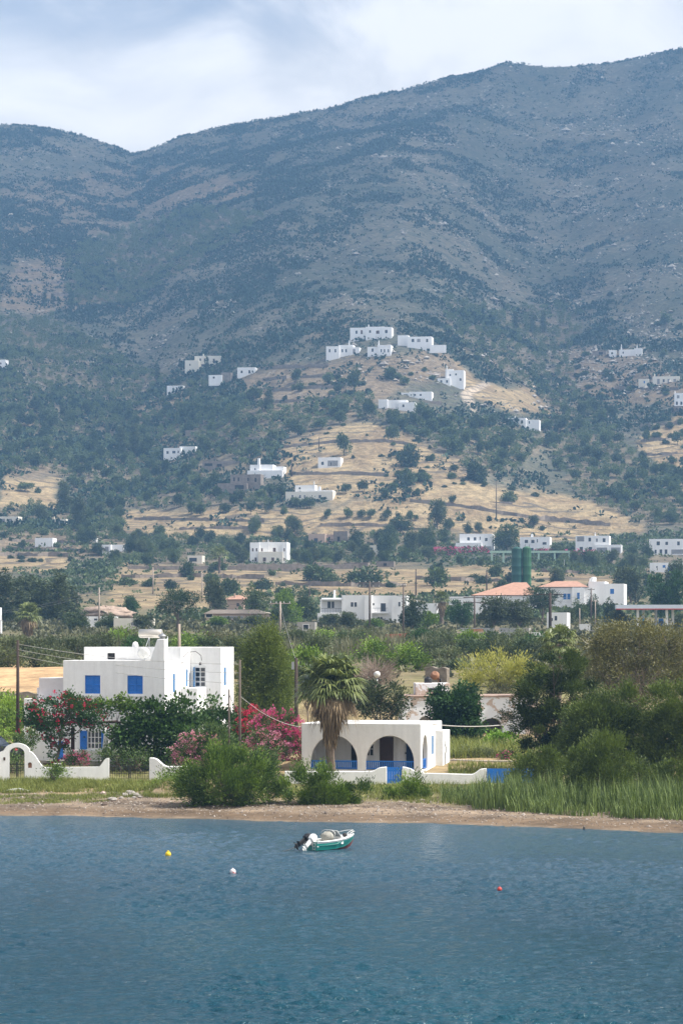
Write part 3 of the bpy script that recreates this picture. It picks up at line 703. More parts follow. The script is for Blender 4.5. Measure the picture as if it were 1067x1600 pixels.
MB().box(xf(652), xf(706), 2.2, 5.0, zf(1086.5) + .003, zf(1068)).build('parapet_block', PEEL, ru, .04)
MB().box(xf(672), xf(682), 2.15, 2.19, zf(1082), zf(1076)).build('vent_opening', DARK, ru)
Yb = 216.0
def at_roof(px, py, Y): return P(px, py, Y)
g_ = gz((669 - CX) * 213 / K, 213)
t = thing('water_tank', 'squat black water tank on the ruin beside rusty machinery', 'water tank', P(668.5, 1068, 209.5) - Vector((0, 0, .02)))
MB().lathe([(.26, 0), (.29, .04), (.29, .36), (.26, .42), (.12, .48)], 18).build('barrel', BLACKP, t); MB().lathe([(.11, .48), (.11, .54)], 12).build('lid', BLACKP, t)
t = thing('rusty_mixer', 'orange rusty cement mixer standing behind the ruined building', 'mixer', P(679, 1065, 220) + Vector((0, 0, -.05)), R(20)); t.scale = (.72,) * 3
dr = MB().lathe([(.12, -.5), (.42, -.3), (.5, .05), (.3, .45), (.22, .52), (.2, .5)], 18).build('drum', RUST, t); dr.location = (0, 0, .75); dr.rotation_euler = (R(62), 0, R(-20))
MB().tube([(-.5, 0, 0), (-.45, 0, .75), (.45, 0, .75), (.5, 0, 0)], .05, 6).tube([(-.5, .4, 0), (-.45, 0, .75)], .04, 6).tube([(.5, .4, 0), (.45, 0, .75)], .04, 6).build('frame', RUST, t)
for x in (-.58, .58):
    wl = MB().lathe([(.2, -.05), (.22, -.03), (.22, .03), (.2, .05)], 14).build('wheel', BLACKP, t); wl.location = (x, -.1, .2); wl.rotation_euler = (0, R(90), 0)
wallrun('stone_wall', 'broken brownish stone wall behind the rusty mixer', 'wall', xy(666, 226), xy(700, 225), [(0, 2.35), (.3, 2.45), (.55, 2.3), (.8, 2.4), (1, 2.3)], .5, STONE, below=1.5)

# ---------------------------------------------------------------- motor boat
bt = thing('motor_boat', 'small green and white motor boat moored off the beach', 'boat', P(515, 1327, 117.5) + Vector((0, 0, -CAMH - (HY - 1327) * 117.5 / K + .02)), R(42)); bt.scale = (.71,) * 3
HULLG = plain('green_hull', (.012, .22, .19), .3, .12, 2.0, spec=.5); GEL = plain('white_gelcoat', (.78, .78, .76), .35, .06, 2.0, spec=.5); REDB = plain('red_keel', (.20, .04, .035), .5, .2, 2.0)
# bow toward +x; sections (x, half beam at gunwale, half beam at chine, gunwale z, chine z, keel z)
sect = [(-1.55, .66, .56, .50, .02, -.18), (-.8, .69, .58, .51, .03, -.2), (0, .69, .55, .55, .06, -.2), (.7, .60, .42, .62, .13, -.17), (1.25, .42, .24, .70, .24, -.08), (1.65, .2, .08, .77, .38, .1), (1.85, .02, .01, .80, .55, .4)]
h = MB(); n_ = len(sect)
def ring(s_):
    x, g, c_, zg, zc, zk = s_
    return [(x, 0, zk), (x, c_ * .98, zc - .02), (x, c_, zc + .03), (x, (g + c_) / 2 + .03, (zg + zc) / 2), (x, g, zg - .1), (x, g, zg)]
for i in range(n_ - 1):
    a_, b_ = ring(sect[i]), ring(sect[i + 1])
    for sg in (1, -1):
        for k in range(5):
            q = [a_[k], b_[k], b_[k + 1], a_[k + 1]]; q = [(x, y * sg, z) for x, y, z in q]
            if sg < 0: q.reverse()
            h.face(q, 1 if k == 0 else (2 if k == 4 else 0), True)
tr = ring(sect[0]); h.face([(x, -y, z) for x, y, z in reversed(tr[1:])] + tr, 0)
h.build('hull', [HULLG, REDB, GEL], bt)
# gunwale band and rub rail
gm = MB()
for sg in (1, -1): gm.tube([(x, sg * (g + .015), zg) for x, g, c_, zg, zc, zk in sect], .045, 8)
gm.build('gunwale', GEL, bt)
dk = MB()
for i in range(n_ - 1):
    a_, b_ = sect[i], sect[i + 1]
    z_ = lambda q: q[3] - (.22 if q[0] < .4 else .0)
    dk.face([(a_[0], -a_[1], z_(a_)), (b_[0], -b_[1], z_(b_)), (b_[0], b_[1], z_(b_)), (a_[0], a_[1], z_(a_))])
dk.box(-1.54, -1.42, -.64, .64, .2, .52); dk.box(.38, .55, -.6, .6, .3, .72); dk.build('deck', GEL, bt)
ws = MB().face([(.45, -.5, .72), (.45, .5, .72), (.2, .42, 1.05), (.2, -.42, 1.05)]); ws.tube([(.45, -.52, .72), (.2, -.44, 1.07), (.2, .44, 1.07), (.45, .52, .72)], .022, 6, 1); ws.tube([(.325, 0, .72), (.2, 0, 1.06)], .015, 6, 1)
ws.build('windscreen', [plain('tinted_screen', (.30, .34, .36), .15, .1, 1.0, spec=.6), STEEL], bt)
cv = MB(); rr = random.Random(3)
for i in range(9):
    for j in range(10):
        pass
def lump(rx, ry, rz, seed, nz=8, nn=14, jit=.14):
    b = MB(); r_ = random.Random(seed)
    b.lathe([(max(.01, math.sin(math.pi * i / nz * .98 + .02)), -math.cos(math.pi * i / nz)) for i in range(nz + 1)], nn)
    b.v = [(x * rx * (1 + r_.uniform(-jit, jit)), y * ry * (1 + r_.uniform(-jit, jit)), z * rz * (1 + r_.uniform(-jit, jit))) for x, y, z in b.v]
    return b
c_ = lump(.38, .40, .30, 5, 9, 16, .22).build('tarpaulin_cover', plain('grey_tarpaulin', (.33, .32, .28), .8, .2, 4.0, .5, 10), bt); c_.location = (-.2, 0, .72)
MB().tube([(-.1, -.6, .55), (-.12, -.58, 1.0), (-.1, -.3, 1.12), (-.1, .3, 1.12), (-.12, .58, 1.0), (-.1, .6, .55)], .018, 6).build('grab_rail', STEEL, bt)
MB().tube([(.95, -.5, .68), (1.0, -.46, .92), (1.55, -.2, 1.02), (1.85, 0, 1.04), (1.55, .2, 1.02), (1.0, .46, .92), (.95, .5, .68)], .018, 6).build('bow_rail', STEEL, bt)
a_ = lump(.16, .14, .12, 8, 6, 10).build('rope_coil', IRON, bt); a_.location = (1.1, -.1, .78)
MB().tube([(1.5, 0, .8), (1.95, 0, .95)], .03, 6).tube([(1.75, -.14, 1.0), (1.98, 0, .9), (1.75, .14, 1.0)], .025, 6).build('anchor', STEEL, bt)
def outboard(y, m_, tilt, sc1):
    e = bpy.data.objects.new('outboard_motor', None); COL.objects.link(e); e.parent = bt; e.location = (-1.6, y, .5); e.rotation_euler = (0, R(tilt), 0); e.scale = (sc1,) * 3
    k = MB().prism([(-.34, .02), (.08, .02), (.13, .16), (.08, .46), (-.06, .56), (-.30, .50), (-.38, .30)], -.17, .17).build('cowl', m_, e, .05)
    MB().prism([(-.24, -.62), (-.02, -.62), (.04, .02), (-.28, .02)], -.075, .075).build('leg', m_, e, .03)
    MB().box(-.42, .08, -.012, .012, -.64, -.622).box(-.34, .02, -.11, .11, -.56, -.545).prism([(-.22, -.95), (-.05, -.95), (.02, -.64), (-.26, -.64)], -.018, .018).build('skeg', m_, e)
    MB().tube([(-.34, 0, -.78), (-.2, 0, -.78), (.06, 0, -.78), (.14, 0, -.78)], [.05, .06, .06, .01], 10).build('gearcase', m_, e)
    pr = MB()
    for a in range(3):
        t_ = a * 2.094
        pr.face([(-.36, .03 * math.cos(t_), -.78 + .03 * math.sin(t_)), (-.33, .13 * math.cos(t_ - .35), -.78 + .13 * math.sin(t_ - .35)), (-.37, .15 * math.cos(t_), -.78 + .15 * math.sin(t_)), (-.39, .13 * math.cos(t_ + .35), -.78 + .13 * math.sin(t_ + .35))])
    pr.build('propeller', BLACKP, e)
    MB().box(-.02, .14, -.1, .1, -.25, .1).build('bracket', GALV, e)
    return e
outboard(.3, BLACKP, 62, .95); outboard(-.22, GEL, 48, .85)
ld_ = MB()
for y in (-.6, -.38): ld_.tube([(-1.58, y, .55), (-1.66, y, .5), (-1.66, y, .02)], .016, 6)
for z in (.08, .25, .42): ld_.tube([(-1.66, -.6, z), (-1.66, -.38, z)], .014, 6)
ld_.build('ladder', STEEL, bt)
tag(MB().tube([tuple(bt.matrix_basis @ Vector(q)) for q in ((-1.55, .5, .45), (-2.1, .62, .18), (-2.6, .7, .02), (-3.2, .8, -.1))], .014, 6).build('mooring_line', CABLE), 'thin dark mooring line running from the motor boat stern into the water', 'rope')
# ---------------------------------------------------------------- buoys
def buoy(label, px, py, r, m1, m2, nub):
    Y = CAMH * K / (py - HY); p_ = ((px - CX) * Y / K, Y, 0)
    t_ = thing('mooring_buoy', label, 'buoy', p_, R(px % 90))
    nn = 12; pf = [(max(.003, r * math.sin(math.pi * i / nn)), r * .65 - r * math.cos(math.pi * i / nn)) for i in range(nn + 1)]
    MB().lathe(pf, 20).build('float', m1, t_)
    if m2: 
        q = MB()
        for k in range(10):
            t0, t1 = R(-100 + k * 8), R(-100 + (k + 1) * 8)
        b_ = MB().lathe([(r * 1.012 * math.sin(math.pi * i / nn), r * .65 - r * 1.012 * math.cos(math.pi * i / nn)) for i in range(4, 7)], 20).build('band', m2, t_); b_.rotation_euler = (R(12), R(55), 0); b_.location = (-.0, 0, .02)
    MB().lathe([(nub, r * 1.6), (nub, r * 1.85), (nub * .5, r * 1.95)], 8).build('eyelet', m1, t_)
buoy('yellow mooring buoy floating alone off the beach', 263, 1338, .122, plain('yellow_plastic', (.75, .52, .02), .4, .08, 3.0), None, .045)
buoy('white mooring buoy with a red band, floating below the yellow buoy', 364, 1365, .112, plain('white_plastic', (.72, .66, .68), .4, .08, 3.0), plain('red_band', (.45, .06, .05), .5, .1, 3.0), .02)
buoy('small red mooring buoy floating alone, far from the boat', 780, 1392, .085, plain('red_plastic', (.50, .06, .045), .4, .1, 3.0), None, .02)

# ---------------------------------------------------------------- small things on the shore and in the garden
def rock(label, px, py, w_, h_, seed, m_=None, group='pale rocks on the beach'):
    p_ = hit(px, py); s_ = p_.y / K
    b = lump(w_ * s_ / 2, w_ * s_ / 2 * .8, h_ * s_ / 2, seed, 5, 8, .28).build('rock', m_ or STONEP, None)
    for pl in b.data.polygons: pl.use_smooth = False
    b.location = p_ + Vector((0, 0, h_ * s_ * .22)); b.rotation_euler = (0, 0, seed)
    return tag(b, label, 'rock', group)
STONEP = plain('pale_rock', (.36, .33, .30), .9, .3, 3.0, .5, 6)
for k, (px, py, w_, h_) in enumerate([(196, 1244, 14, 7), (206, 1242, 16, 9), (214, 1244, 12, 7), (201, 1239, 13, 6), (176, 1250, 17, 6), (190, 1248, 8, 5), (219, 1246, 8, 4), (210, 1247, 9, 4)]):
    rock('pale rock in the small pile on the beach' if k != 4 else 'flat pale rock lying apart from the beach rock pile', px, py, w_, h_, 11 + k, group='rocks of the beach pile' if k != 4 else None)
rock('pale pinkish stone sitting alone on the sand', 162, 1242, 9, 8, 44, plain('pink_rock', (.55, .42, .38), .9, .2, 3.0), None)
rock('dark pointed rock at the water edge below the reeds', 912, 1297, 6, 7, 61, IRON, None)
p_ = hit(27, 1237); t = MB()
t.prism([(-.85, 0), (.85, 0), (.55, .14), (.1, .22), (-.5, .16)], -.3, .3); o = t.build('tarpaulin', STEEL, None, .05); o.location = p_ + Vector((0, 0, -.03)); tag(o, 'crumpled white tarpaulin lying on the track by the grass', 'tarpaulin')
p_ = xy(90.5, 163.2); t = thing('stool', 'white wooden stool standing by the porch of the big house', 'stool', (*p_, gz(*p_)), R(-12))
MB().box(-.22, .22, -.2, .2, .42, .46).build('seat', WHITE, t)
for x in (-.18, .18):
    for y in (-.16, .16): MB().box(x - .022, x + .022, y - .022, y + .022, -.05, .42).build('leg', WHITE, t)
MB().box(-.16, .16, -.17, -.15, .15, .18).box(-.16, .16, .15, .17, .15, .18).build('stretcher', WHITE, t)
# parked car at the edge
cx_, cy_ = xy(-14, 171.0)
t = thing('parked_car', 'dark grey parked car behind the white gateway arch', 'car', (cx_, cy_, gz(cx_, cy_) - .05), R(-20))
CARP = plain('dark_car_paint', (.03, .033, .04), .25, .1, 1.0, spec=.6)
MB().prism([(-2, .32), (2, .32), (2.05, .62), (1.98, .88), (.95, .98), (-1.95, .98), (-2.05, .7)], -.82, .82).build('body', CARP, t, .08)
MB().prism([(-1.85, .95), (1.0, .95), (.45, 1.42), (-1.55, 1.42)], -.7, .7).build('cabin', GLASSM, t, .1)
MB().prism([(-1.5, 1.40), (.4, 1.40), (.35, 1.47), (-1.45, 1.47)], -.68, .68).build('roof', CARP, t, .02)
for x in (-1.25, 1.25):
    for y in (-.8, .8):
        wl = MB().lathe([(.2, -.1), (.31, -.09), (.31, .09), (.2, .1)], 18).build('wheel', BLACKP, t); wl.location = (x, y, .31); wl.rotation_euler = (R(90), 0, 0)
for y in (-.6, .6): MB().box(1.985, 2.04, y - .17, y + .17, .66, .8).build('tail_light', REDP, t)
# ---------------------------------------------------------------- foliage
def leaf_quads(rng, pos, dirs, ln, wd, droop=0.0):
    """rhombic leaves at pos pointing along dirs; returns verts (4n, 3)"""
    n = len(pos); d = dirs / (np.linalg.norm(dirs, axis=1, keepdims=True) + 1e-9)
    r = rng.normal(size=(n, 3)); s = np.cross(d, r); s /= np.linalg.norm(s, axis=1, keepdims=True) + 1e-9
    l = (ln * rng.uniform(.65, 1.3, n))[:, None]; w_ = (wd * rng.uniform(.65, 1.3, n))[:, None]
    mid = pos + d * l * .5; tip = pos + d * l; tip[:, 2] -= droop * l[:, 0]
    return np.stack([pos, mid + s * w_ * .5, tip, mid - s * w_ * .5], 1).reshape(-1, 3)
def cloud(rng, blobs, nclump, per, crad, ln, wd, up=.35, out=.9, shell=(.6, 1.0), flat=.8, gap=0.0, tintbias=0.0, spray=0.0):
    """leaf clumps spread through ellipsoids blobs [(x, y, z, rx, ry, rz)]; returns verts, tint"""
    B = np.array(blobs, float); vol = (B[:, 3] * B[:, 5]); k = rng.choice(len(B), nclump, p=vol / vol.sum())
    d = rng.normal(size=(nclump, 3)); d /= np.linalg.norm(d, axis=1, keepdims=True)
    r = rng.uniform(shell[0] ** 2, shell[1] ** 2, nclump) ** .5
    wob = 1 + .22 * np.sin(d[:, 0] * 5 + k * 1.7) * np.cos(d[:, 2] * 6 + k)
    c = B[k, :3] + d * (r * wob)[:, None] * B[k, 3:]
    ct = rng.uniform(0, 1, nclump); cr = crad * rng.uniform(.6, 1.4, nclump)
    if gap:
        keep = rng.random(nclump) > gap; c, d, ct, cr = c[keep], d[keep], ct[keep], cr[keep]
    m_ = len(c); idx = np.repeat(np.arange(m_), per)
    o = rng.normal(size=(len(idx), 3)) * .5; o[:, 2] *= flat
    if spray: o += (np.abs(rng.normal(size=len(idx))) * spray)[:, None] * (d[idx] * .6 + np.array([0, 0, .8]))
    pos = c[idx] + o * cr[idx][:, None]
    dirs = o * .8 + d[idx] * out + rng.normal(size=o.shape) * .45; dirs[:, 2] += up
    v = leaf_quads(rng, pos, dirs, ln, wd)
    t = np.clip(.55 * ct[idx] + .45 * rng.random(len(idx)) + tintbias, 0, 1)
    return v, np.repeat(t, 4)
def leaf_mesh(name, vt, m_, parent):
    v = np.concatenate([a for a, b in vt]); t = np.concatenate([b for a, b in vt])
    return np_mesh(name, v, np.arange(len(v)).reshape(-1, 4), m_, parent, tint=t)
def limbs(rng, base, targets, r0, n=3, wig=.12, m=0, mb=None, fork=.35):
    """tapering trunk that forks toward the target points"""
    mb = mb or MB(); base = Vector(base)
    cen = sum((Vector(t_) for t_ in targets), Vector()) / len(targets); fk = base.lerp(cen, fork)
    fk += Vector((rng.normal() * wig, rng.normal() * wig, 0))
    mb.tube([base + Vector((0, 0, -.3)), base.lerp(fk, .5) + Vector((rng.normal() * wig * .6, rng.normal() * wig * .6, 0)), fk], [r0 * 1.15, r0 * .9, r0 * .75], 8)
    for t_ in targets:
        t_ = Vector(t_); q1 = fk.lerp(t_, .45) + Vector([rng.normal() * wig * 1.6 for _ in range(3)])
        mb.tube([fk, q1, t_], [r0 * .55, r0 * .34, r0 * .06], 6, cap=False)
        for _ in range(n):
            a = q1.lerp(t_, rng.uniform(0, .6)); e = a + Vector((rng.normal(), rng.normal(), abs(rng.normal()) + .3)).normalized() * (t_ - fk).length * .35
            mb.tube([a, a.lerp(e, .5) + Vector([rng.normal() * wig * .6 for _ in range(3)]), e], [r0 * .2, r0 * .12, r0 * .03], 5, cap=False)
    return mb
LF_TAM = leafmat('tamarisk_leaf', (.019, .044, .008), (.150, .222, .034))
LF_TAMD = leafmat('dark_tamarisk_leaf', (.013, .027, .007), (.088, .118, .022))
LF_GREY = leafmat('grey_green_leaf', (.040, .052, .026), (.125, .145, .065))
LF_FIG = leafmat('fig_leaf', (.012, .030, .010), (.055, .105, .022), .45)
LF_VINE = leafmat('vine_leaf', (.03, .06, .012), (.16, .24, .03))
LF_IVY = leafmat('ivy_leaf', (.012, .032, .012), (.045, .095, .025))
LF_LIME = leafmat('lime_leaf', (.05, .11, .015), (.20, .33, .035))
LF_YEL = leafmat('yellow_reed_leaf', (.13, .15, .03), (.44, .42, .10), gain=1.15)
LF_OLE = leafmat('oleander_leaf', (.02, .042, .014), (.09, .135, .04))
LF_CYP = leafmat('conifer_leaf', (.024, .040, .008), (.118, .150, .030))
LF_OLIVE = leafmat('olive_leaf', (.026, .037, .018), (.085, .105, .05))
LF_BRUSH = leafmat('brush_leaf', (.05, .055, .03), (.16, .155, .085))
LF_BROWN = leafmat('brown_leaf', (.045, .046, .018), (.155, .145, .055))
LF_PINE = leafmat('pine_leaf', (.012, .026, .014), (.045, .07, .03))
LF_HILL = leafmat('hill_tree_leaf', (.014, .028, .013), (.066, .090, .036), gain=1.9)
LF_PALM = leafmat('palm_leaf', (.042, .062, .02), (.17, .195, .07), .4)
LF_DEAD = leafmat('dead_frond', (.12, .085, .05), (.36, .27, .165), .8, .1, 1.15)
LF_GRASS = leafmat('grass_blade', (.05, .075, .018), (.23, .25, .06), gain=1.2)
LF_REED = leafmat('reed_blade', (.035, .06, .016), (.23, .30, .09), gain=1.15)
FL_PINK = leafmat('pink_blossom', (.42, .10, .24), (.75, .38, .52), .6, .35, 1.0)
FL_RED = leafmat('crimson_blossom', (.32, .012, .05), (.62, .05, .13), .6, .3, 1.0)
FL_MAG = leafmat('magenta_blossom', (.44, .03, .17), (.72, .20, .42), .6, .35, 1.0)
FL_WHITE = leafmat('white_blossom', (.55, .55, .5), (.8, .8, .75), .6, .3, 1.0)
TWIG = plain('pale_twig', (.33, .26, .21), .9, .3, 3.0)
TWIGD = plain('dark_twig', (.085, .062, .05), .95, .3, 3.0)

def plant(name, label, cat, px, Y, blobs, m_, dens=1.0, ln=.16, wd=.06, crad=.3, per=26, trunk=.09, seed=1, group=None, flowers=None, bark=None, depth=1.0, targets=None, fdens=.12, fsz=.075, **kw):
    """a tree or bush; blobs = (px, py, rx, ry[, dy]) in photograph pixels at distance Y"""
    rng = np.random.default_rng(seed); s = Y / K
    x0 = (px - CX) * s; z0 = gz(x0, Y)
    t_ = thing(name, label, cat, (x0, Y, z0), 0, group)
    B = []; area = 0
    for b in blobs:
        p_ = P(b[0], b[1], Y); dy = b[4] if len(b) > 4 else 0.0
        B.append((p_.x - x0, dy, p_.z - z0, b[2] * s, max(.35, min(b[2], b[3] * 1.3) * s * depth), b[3] * s)); area += b[2] * b[3] * 3.14
    A_m = area * s * s
    n = int(A_m * dens * 4.6 / (ln * wd * .5)); n = max(per * 6, min(n, 72000))
    tam = 'tamarisk' in m_.name; kw.setdefault('shell', (.74, 1.0) if tam else (.6, 1.0)); n = int(n * 1.35) if tam else n; per = int(per * (10 if tam else 5.5)); v = cloud(rng, B, max(8, n // per), per, crad * (1.22 if tam else 1.32), ln, wd, **kw)
    leaf_mesh('foliage', [v], m_, t_)
    tg = targets or [(b[0] + rng.normal() * b[3] * .2, b[1] + rng.normal() * b[4] * .2, b[2] + b[5] * .4) for b in B]
    if trunk: limbs(rng, (0, 0, 0), tg, trunk).build('trunk', bark or BARK, t_)
    if flowers:
        nf = int(A_m * fdens / (fsz * fsz) * 8)
        fv = cloud(rng, B, max(4, nf // 9), 9, crad * .45, fsz, fsz * .9, shell=(.94, 1.2), out=1.2)
        leaf_mesh('blossoms', [fv], flowers, t_)
    return t_

# --- shore bushes
plant('tamarisk_bush', 'big bright green feathery bush on the beach, before the pink oleanders', 'bush', 352, 143.5, [(335, 1222, 44, 40), (380, 1214, 38, 36, -.3), (352, 1196, 36, 22), (398, 1236, 26, 26), (310, 1240, 26, 24, -.3), (356, 1240, 56, 26, -.6)], LF_TAM, 1.0, .17, .045, .34, 30, .07, 11, up=.7, spray=.5)
plant('tamarisk_bush', 'dark spreading feathery bush on the beach, before the palm', 'bush', 497, 143.5, [(492, 1212, 26, 20, .2), (470, 1240, 36, 22), (510, 1238, 44, 22, -.3), (552, 1244, 30, 14), (482, 1250, 46, 15, -.6), (520, 1252, 40, 13, -.4)], LF_TAM, .9, .17, .045, .3, 30, .06, 12, up=.8, spray=.5, tintbias=-.1)
plant('tamarisk_bush', 'rounded green bush on the beach in front of the blue gate', 'bush', 630, 146.0, [(640, 1238, 24, 18), (654, 1245, 18, 15, -.2), (622, 1250, 16, 11), (636, 1252, 32, 11, -.3)], LF_TAM, 1.0, .15, .045, .26, 28, .05, 13, up=.8, spray=.5)
# --- thicket on the eastern shore
plant('tamarisk_tree', 'tall dark tamarisk tree with thin see-through sides, beside the ruin', 'tree', 862, 162, [(870, 1050, 40, 34), (862, 1090, 50, 36), (835, 1098, 34, 38, .5), (880, 1125, 45, 40), (808, 1118, 24, 16, .3), (850, 1140, 44, 34), (905, 1080, 22, 26), (835, 1175, 30, 22), (880, 1170, 40, 30), (900, 1140, 34, 30), (870, 1200, 40, 18)], LF_TAMD, 1.0, .17, .055, .34, 30, .16, 21, up=.5, gap=.08, tintbias=.0)
plant('tamarisk_tree', 'broad olive green tamarisk tree in the middle of the shore thicket', 'tree', 945, 152, [(965, 1115, 34, 34), (935, 1130, 48, 30), (990, 1150, 40, 40), (925, 1150, 50, 34), (955, 1180, 60, 36), (915, 1180, 34, 30), (985, 1205, 40, 26)], LF_TAMD, 1.15, .16, .05, .36, 30, .13, 22, up=.6, tintbias=.1, spray=.35)
plant('tamarisk_tree', 'dense tamarisk tree cut off by the picture edge beside the reeds', 'tree', 1040, 150, [(1040, 1110, 40, 36), (1062, 1140, 44, 44), (1030, 1160, 36, 40), (1050, 1195, 50, 36), (1085, 1160, 36, 50), (1015, 1200, 30, 24)], LF_TAMD, 1.1, .16, .05, .36, 30, .12, 23, up=.6, tintbias=.03, spray=.3)
plant('tamarisk_bush', 'pale olive bush with upright plumes in front of the shore thicket', 'bush', 940, 142, [(940, 1168, 28, 24), (925, 1190, 36, 26), (958, 1196, 30, 26), (940, 1218, 46, 24, -.4), (900, 1205, 18, 18)], LF_TAMD, .95, .16, .045, .32, 30, .07, 24, up=.9, tintbias=.24, spray=.5)
plant('tamarisk_bush', 'low pale olive bush between the blue fence and the reeds', 'bush', 842, 147, [(848, 1190, 22, 16), (830, 1203, 26, 14), (815, 1212, 20, 12), (862, 1208, 24, 16)], LF_TAMD, .95, .15, .045, .28, 28, .05, 25, up=.8, tintbias=.2, spray=.4)
plant('tamarisk_bush', 'dark low bush at the foot of the thicket beside the reeds', 'bush', 1020, 143.5, [(1010, 1208, 40, 18), (1050, 1212, 36, 18)], LF_TAMD, .9, .15, .045, .28, 28, .05, 26, up=.6)
# --- trees behind
rngE = np.random.default_rng(31)
e_ = plant('plane_tree', 'large sparse brown-green tree with pale bare branches, behind the shore thicket', 'tree', 985, 186, [(975, 1010, 66, 36), (930, 1030, 38, 44), (1030, 1010, 46, 40), (985, 1060, 66, 40), (1045, 1070, 38, 40), (935, 1075, 36, 30), (985, 990, 46, 22), (1066, 1005, 30, 34)], LF_BROWN, .55, .17, .08, .5, 16, .2, 31, bark=TWIG, up=.2, gap=.05, shell=(.2, 1.05))
tw = MB()
for k in range(90):
    a = rngE.uniform(0, 6.28); b = rngE.uniform(.25, 1.2); q0 = Vector((rngE.normal() * .6, rngE.normal() * .5, 2.0 + rngE.uniform(0, 1.6)))
    dr = Vector((math.cos(a) * math.cos(b), math.sin(a) * math.cos(b) * .7 - .15, math.sin(b))) * rngE.uniform(1.4, 3.0)
    q1 = q0 + dr * .55 + Vector([rngE.normal() * .15 for _ in range(3)]); q2 = q0 + dr
    tw.tube([q0, q1, q2], [.03, .02, .006], 4, cap=False)
    for j in range(3):
        e2 = q1 + (dr.normalized() + Vector([rngE.normal() * .5 for _ in range(3)])) * rngE.uniform(.5, 1.0); tw.tube([q1, e2], [.014, .004], 4, cap=False)
tw.build('branches', TWIG, e_)
b_ = thing('bare_bush', 'leafless pale pinkish bush between the sparse tree and the dense tamarisk', 'bush', (*xy(1052, 172), gz(*xy(1052, 172))))
tw = MB()
for k in range(150):
    a = rngE.uniform(0, 6.28); q0 = Vector((rngE.normal() * .3, rngE.normal() * .3, 1.0 + rngE.random())); dr = Vector((math.cos(a) * .8, math.sin(a) * .5, rngE.uniform(.5, 1.6))).normalized() * rngE.uniform(1.3, 2.6)
    q1 = q0 + dr * .5 + Vector([rngE.normal() * .15 for _ in range(3)]); tw.tube([q0, q1, q0 + dr], [.02, .014, .004], 4, cap=False)
    for j in range(3): tw.tube([q1, q1 + (dr.normalized() + Vector([rngE.normal() * .6 for _ in range(3)])) * .6], [.01, .003], 3, cap=False)
tw.tube([(0, 0, -.3), (0, 0, 1.4)], [.12, .08], 7); tw.build('branches', TWIG, b_)
plant('conifer_tree', 'tall conical yellow-green tree between the two white houses', 'tree', 415, 186, [(419, 998, 15, 22), (412, 1025, 30, 26), (424, 1045, 30, 28), (410, 1070, 40, 32), (420, 1100, 42, 32), (392, 1040, 14, 26), (440, 1085, 22, 30), (402, 1115, 30, 20)], LF_CYP, 1.6, .18, .05, .4, 30, .16, 32, up=.1, tintbias=.12, flat=1.5)
plant('fig_tree', 'broad dark green fig tree before the big white house', 'tree', 243, 164.5, [(243, 1118, 36, 22), (285, 1118, 30, 22), (205, 1130, 32, 26), (240, 1150, 52, 30), (290, 1145, 32, 34), (200, 1158, 26, 20), (255, 1172, 40, 18)], LF_FIG, 1.3, .24, .17, .42, 18, .12, 33, up=.15)
plant('fig_tree', 'smaller dark fig tree at the corner of the big white house', 'tree', 330, 169, [(328, 1108, 20, 18), (338, 1128, 24, 24), (322, 1140, 28, 26), (345, 1160, 26, 28)], LF_FIG, 1.3, .22, .15, .38, 18, .1, 34, up=.15, tintbias=.05)
plant('climbing_vine', 'yellow-green vine growing over the porch of the big house', 'vine', 165, 164.8, [(172, 1108, 24, 11), (152, 1108, 20, 12), (195, 1112, 16, 10), (193, 1092, 5, 12)], LF_VINE, .9, .17, .13, .26, 16, .05, 35, up=.2)
bo = plant('bougainvillea', 'bougainvillea with crimson flowers spilling over the porch of the big house', 'bougainvillea', 92, 164.6, [(70, 1112, 26, 20), (100, 1108, 38, 22), (128, 1112, 30, 18), (150, 1120, 24, 16), (90, 1140, 22, 24), (92, 1165, 12, 24), (48, 1125, 18, 26), (115, 1095, 20, 10)], LF_IVY, .85, .15, .10, .3, 18, .1, 36, up=.2, flowers=FL_RED, fdens=.15, fsz=.12)
plant('white_flower_bush', 'small bush with white flowers by the blue panel of the big house', 'bush', 42, 163, [(42, 1152, 16, 13), (36, 1165, 14, 12)], LF_OLE, .9, .15, .05, .25, 18, .04, 37, flowers=FL_WHITE, fdens=.12, fsz=.09)
plant('flower_bush', 'magenta flowering bush in the yard below the shuttered window', 'bush', 121, 162.8, [(121, 1182, 14, 8), (115, 1187, 12, 6), (130, 1187, 10, 6)], LF_OLE, .9, .12, .05, .2, 18, .03, 38, flowers=FL_MAG, fdens=.35, fsz=.07)
plant('oleander', 'pale pink oleander bush beside the fig tree and the short white wall', 'oleander', 305, 160.5, [(305, 1160, 28, 14), (292, 1175, 22, 14), (322, 1172, 24, 16), (306, 1186, 32, 12)], LF_OLE, .85, .17, .04, .28, 20, .05, 39, up=.7, flowers=FL_PINK, fdens=.5, fsz=.10)
plant('green_bush', 'plain green bush without flowers behind the pale pink oleander', 'bush', 345, 165, [(345, 1160, 22, 22), (330, 1150, 18, 14), (350, 1180, 22, 18)], LF_OLE, .9, .17, .06, .3, 20, .06, 40, tintbias=.05)
plant('oleander', 'crimson oleander bush beside the utility poles', 'oleander', 385, 175, [(372, 1128, 22, 20), (398, 1132, 28, 22), (382, 1158, 32, 22), (356, 1122, 14, 12), (362, 1150, 18, 20)], LF_OLE, .8, .17, .04, .3, 20, .06, 41, up=.7, flowers=FL_RED, fdens=.62, fsz=.13)
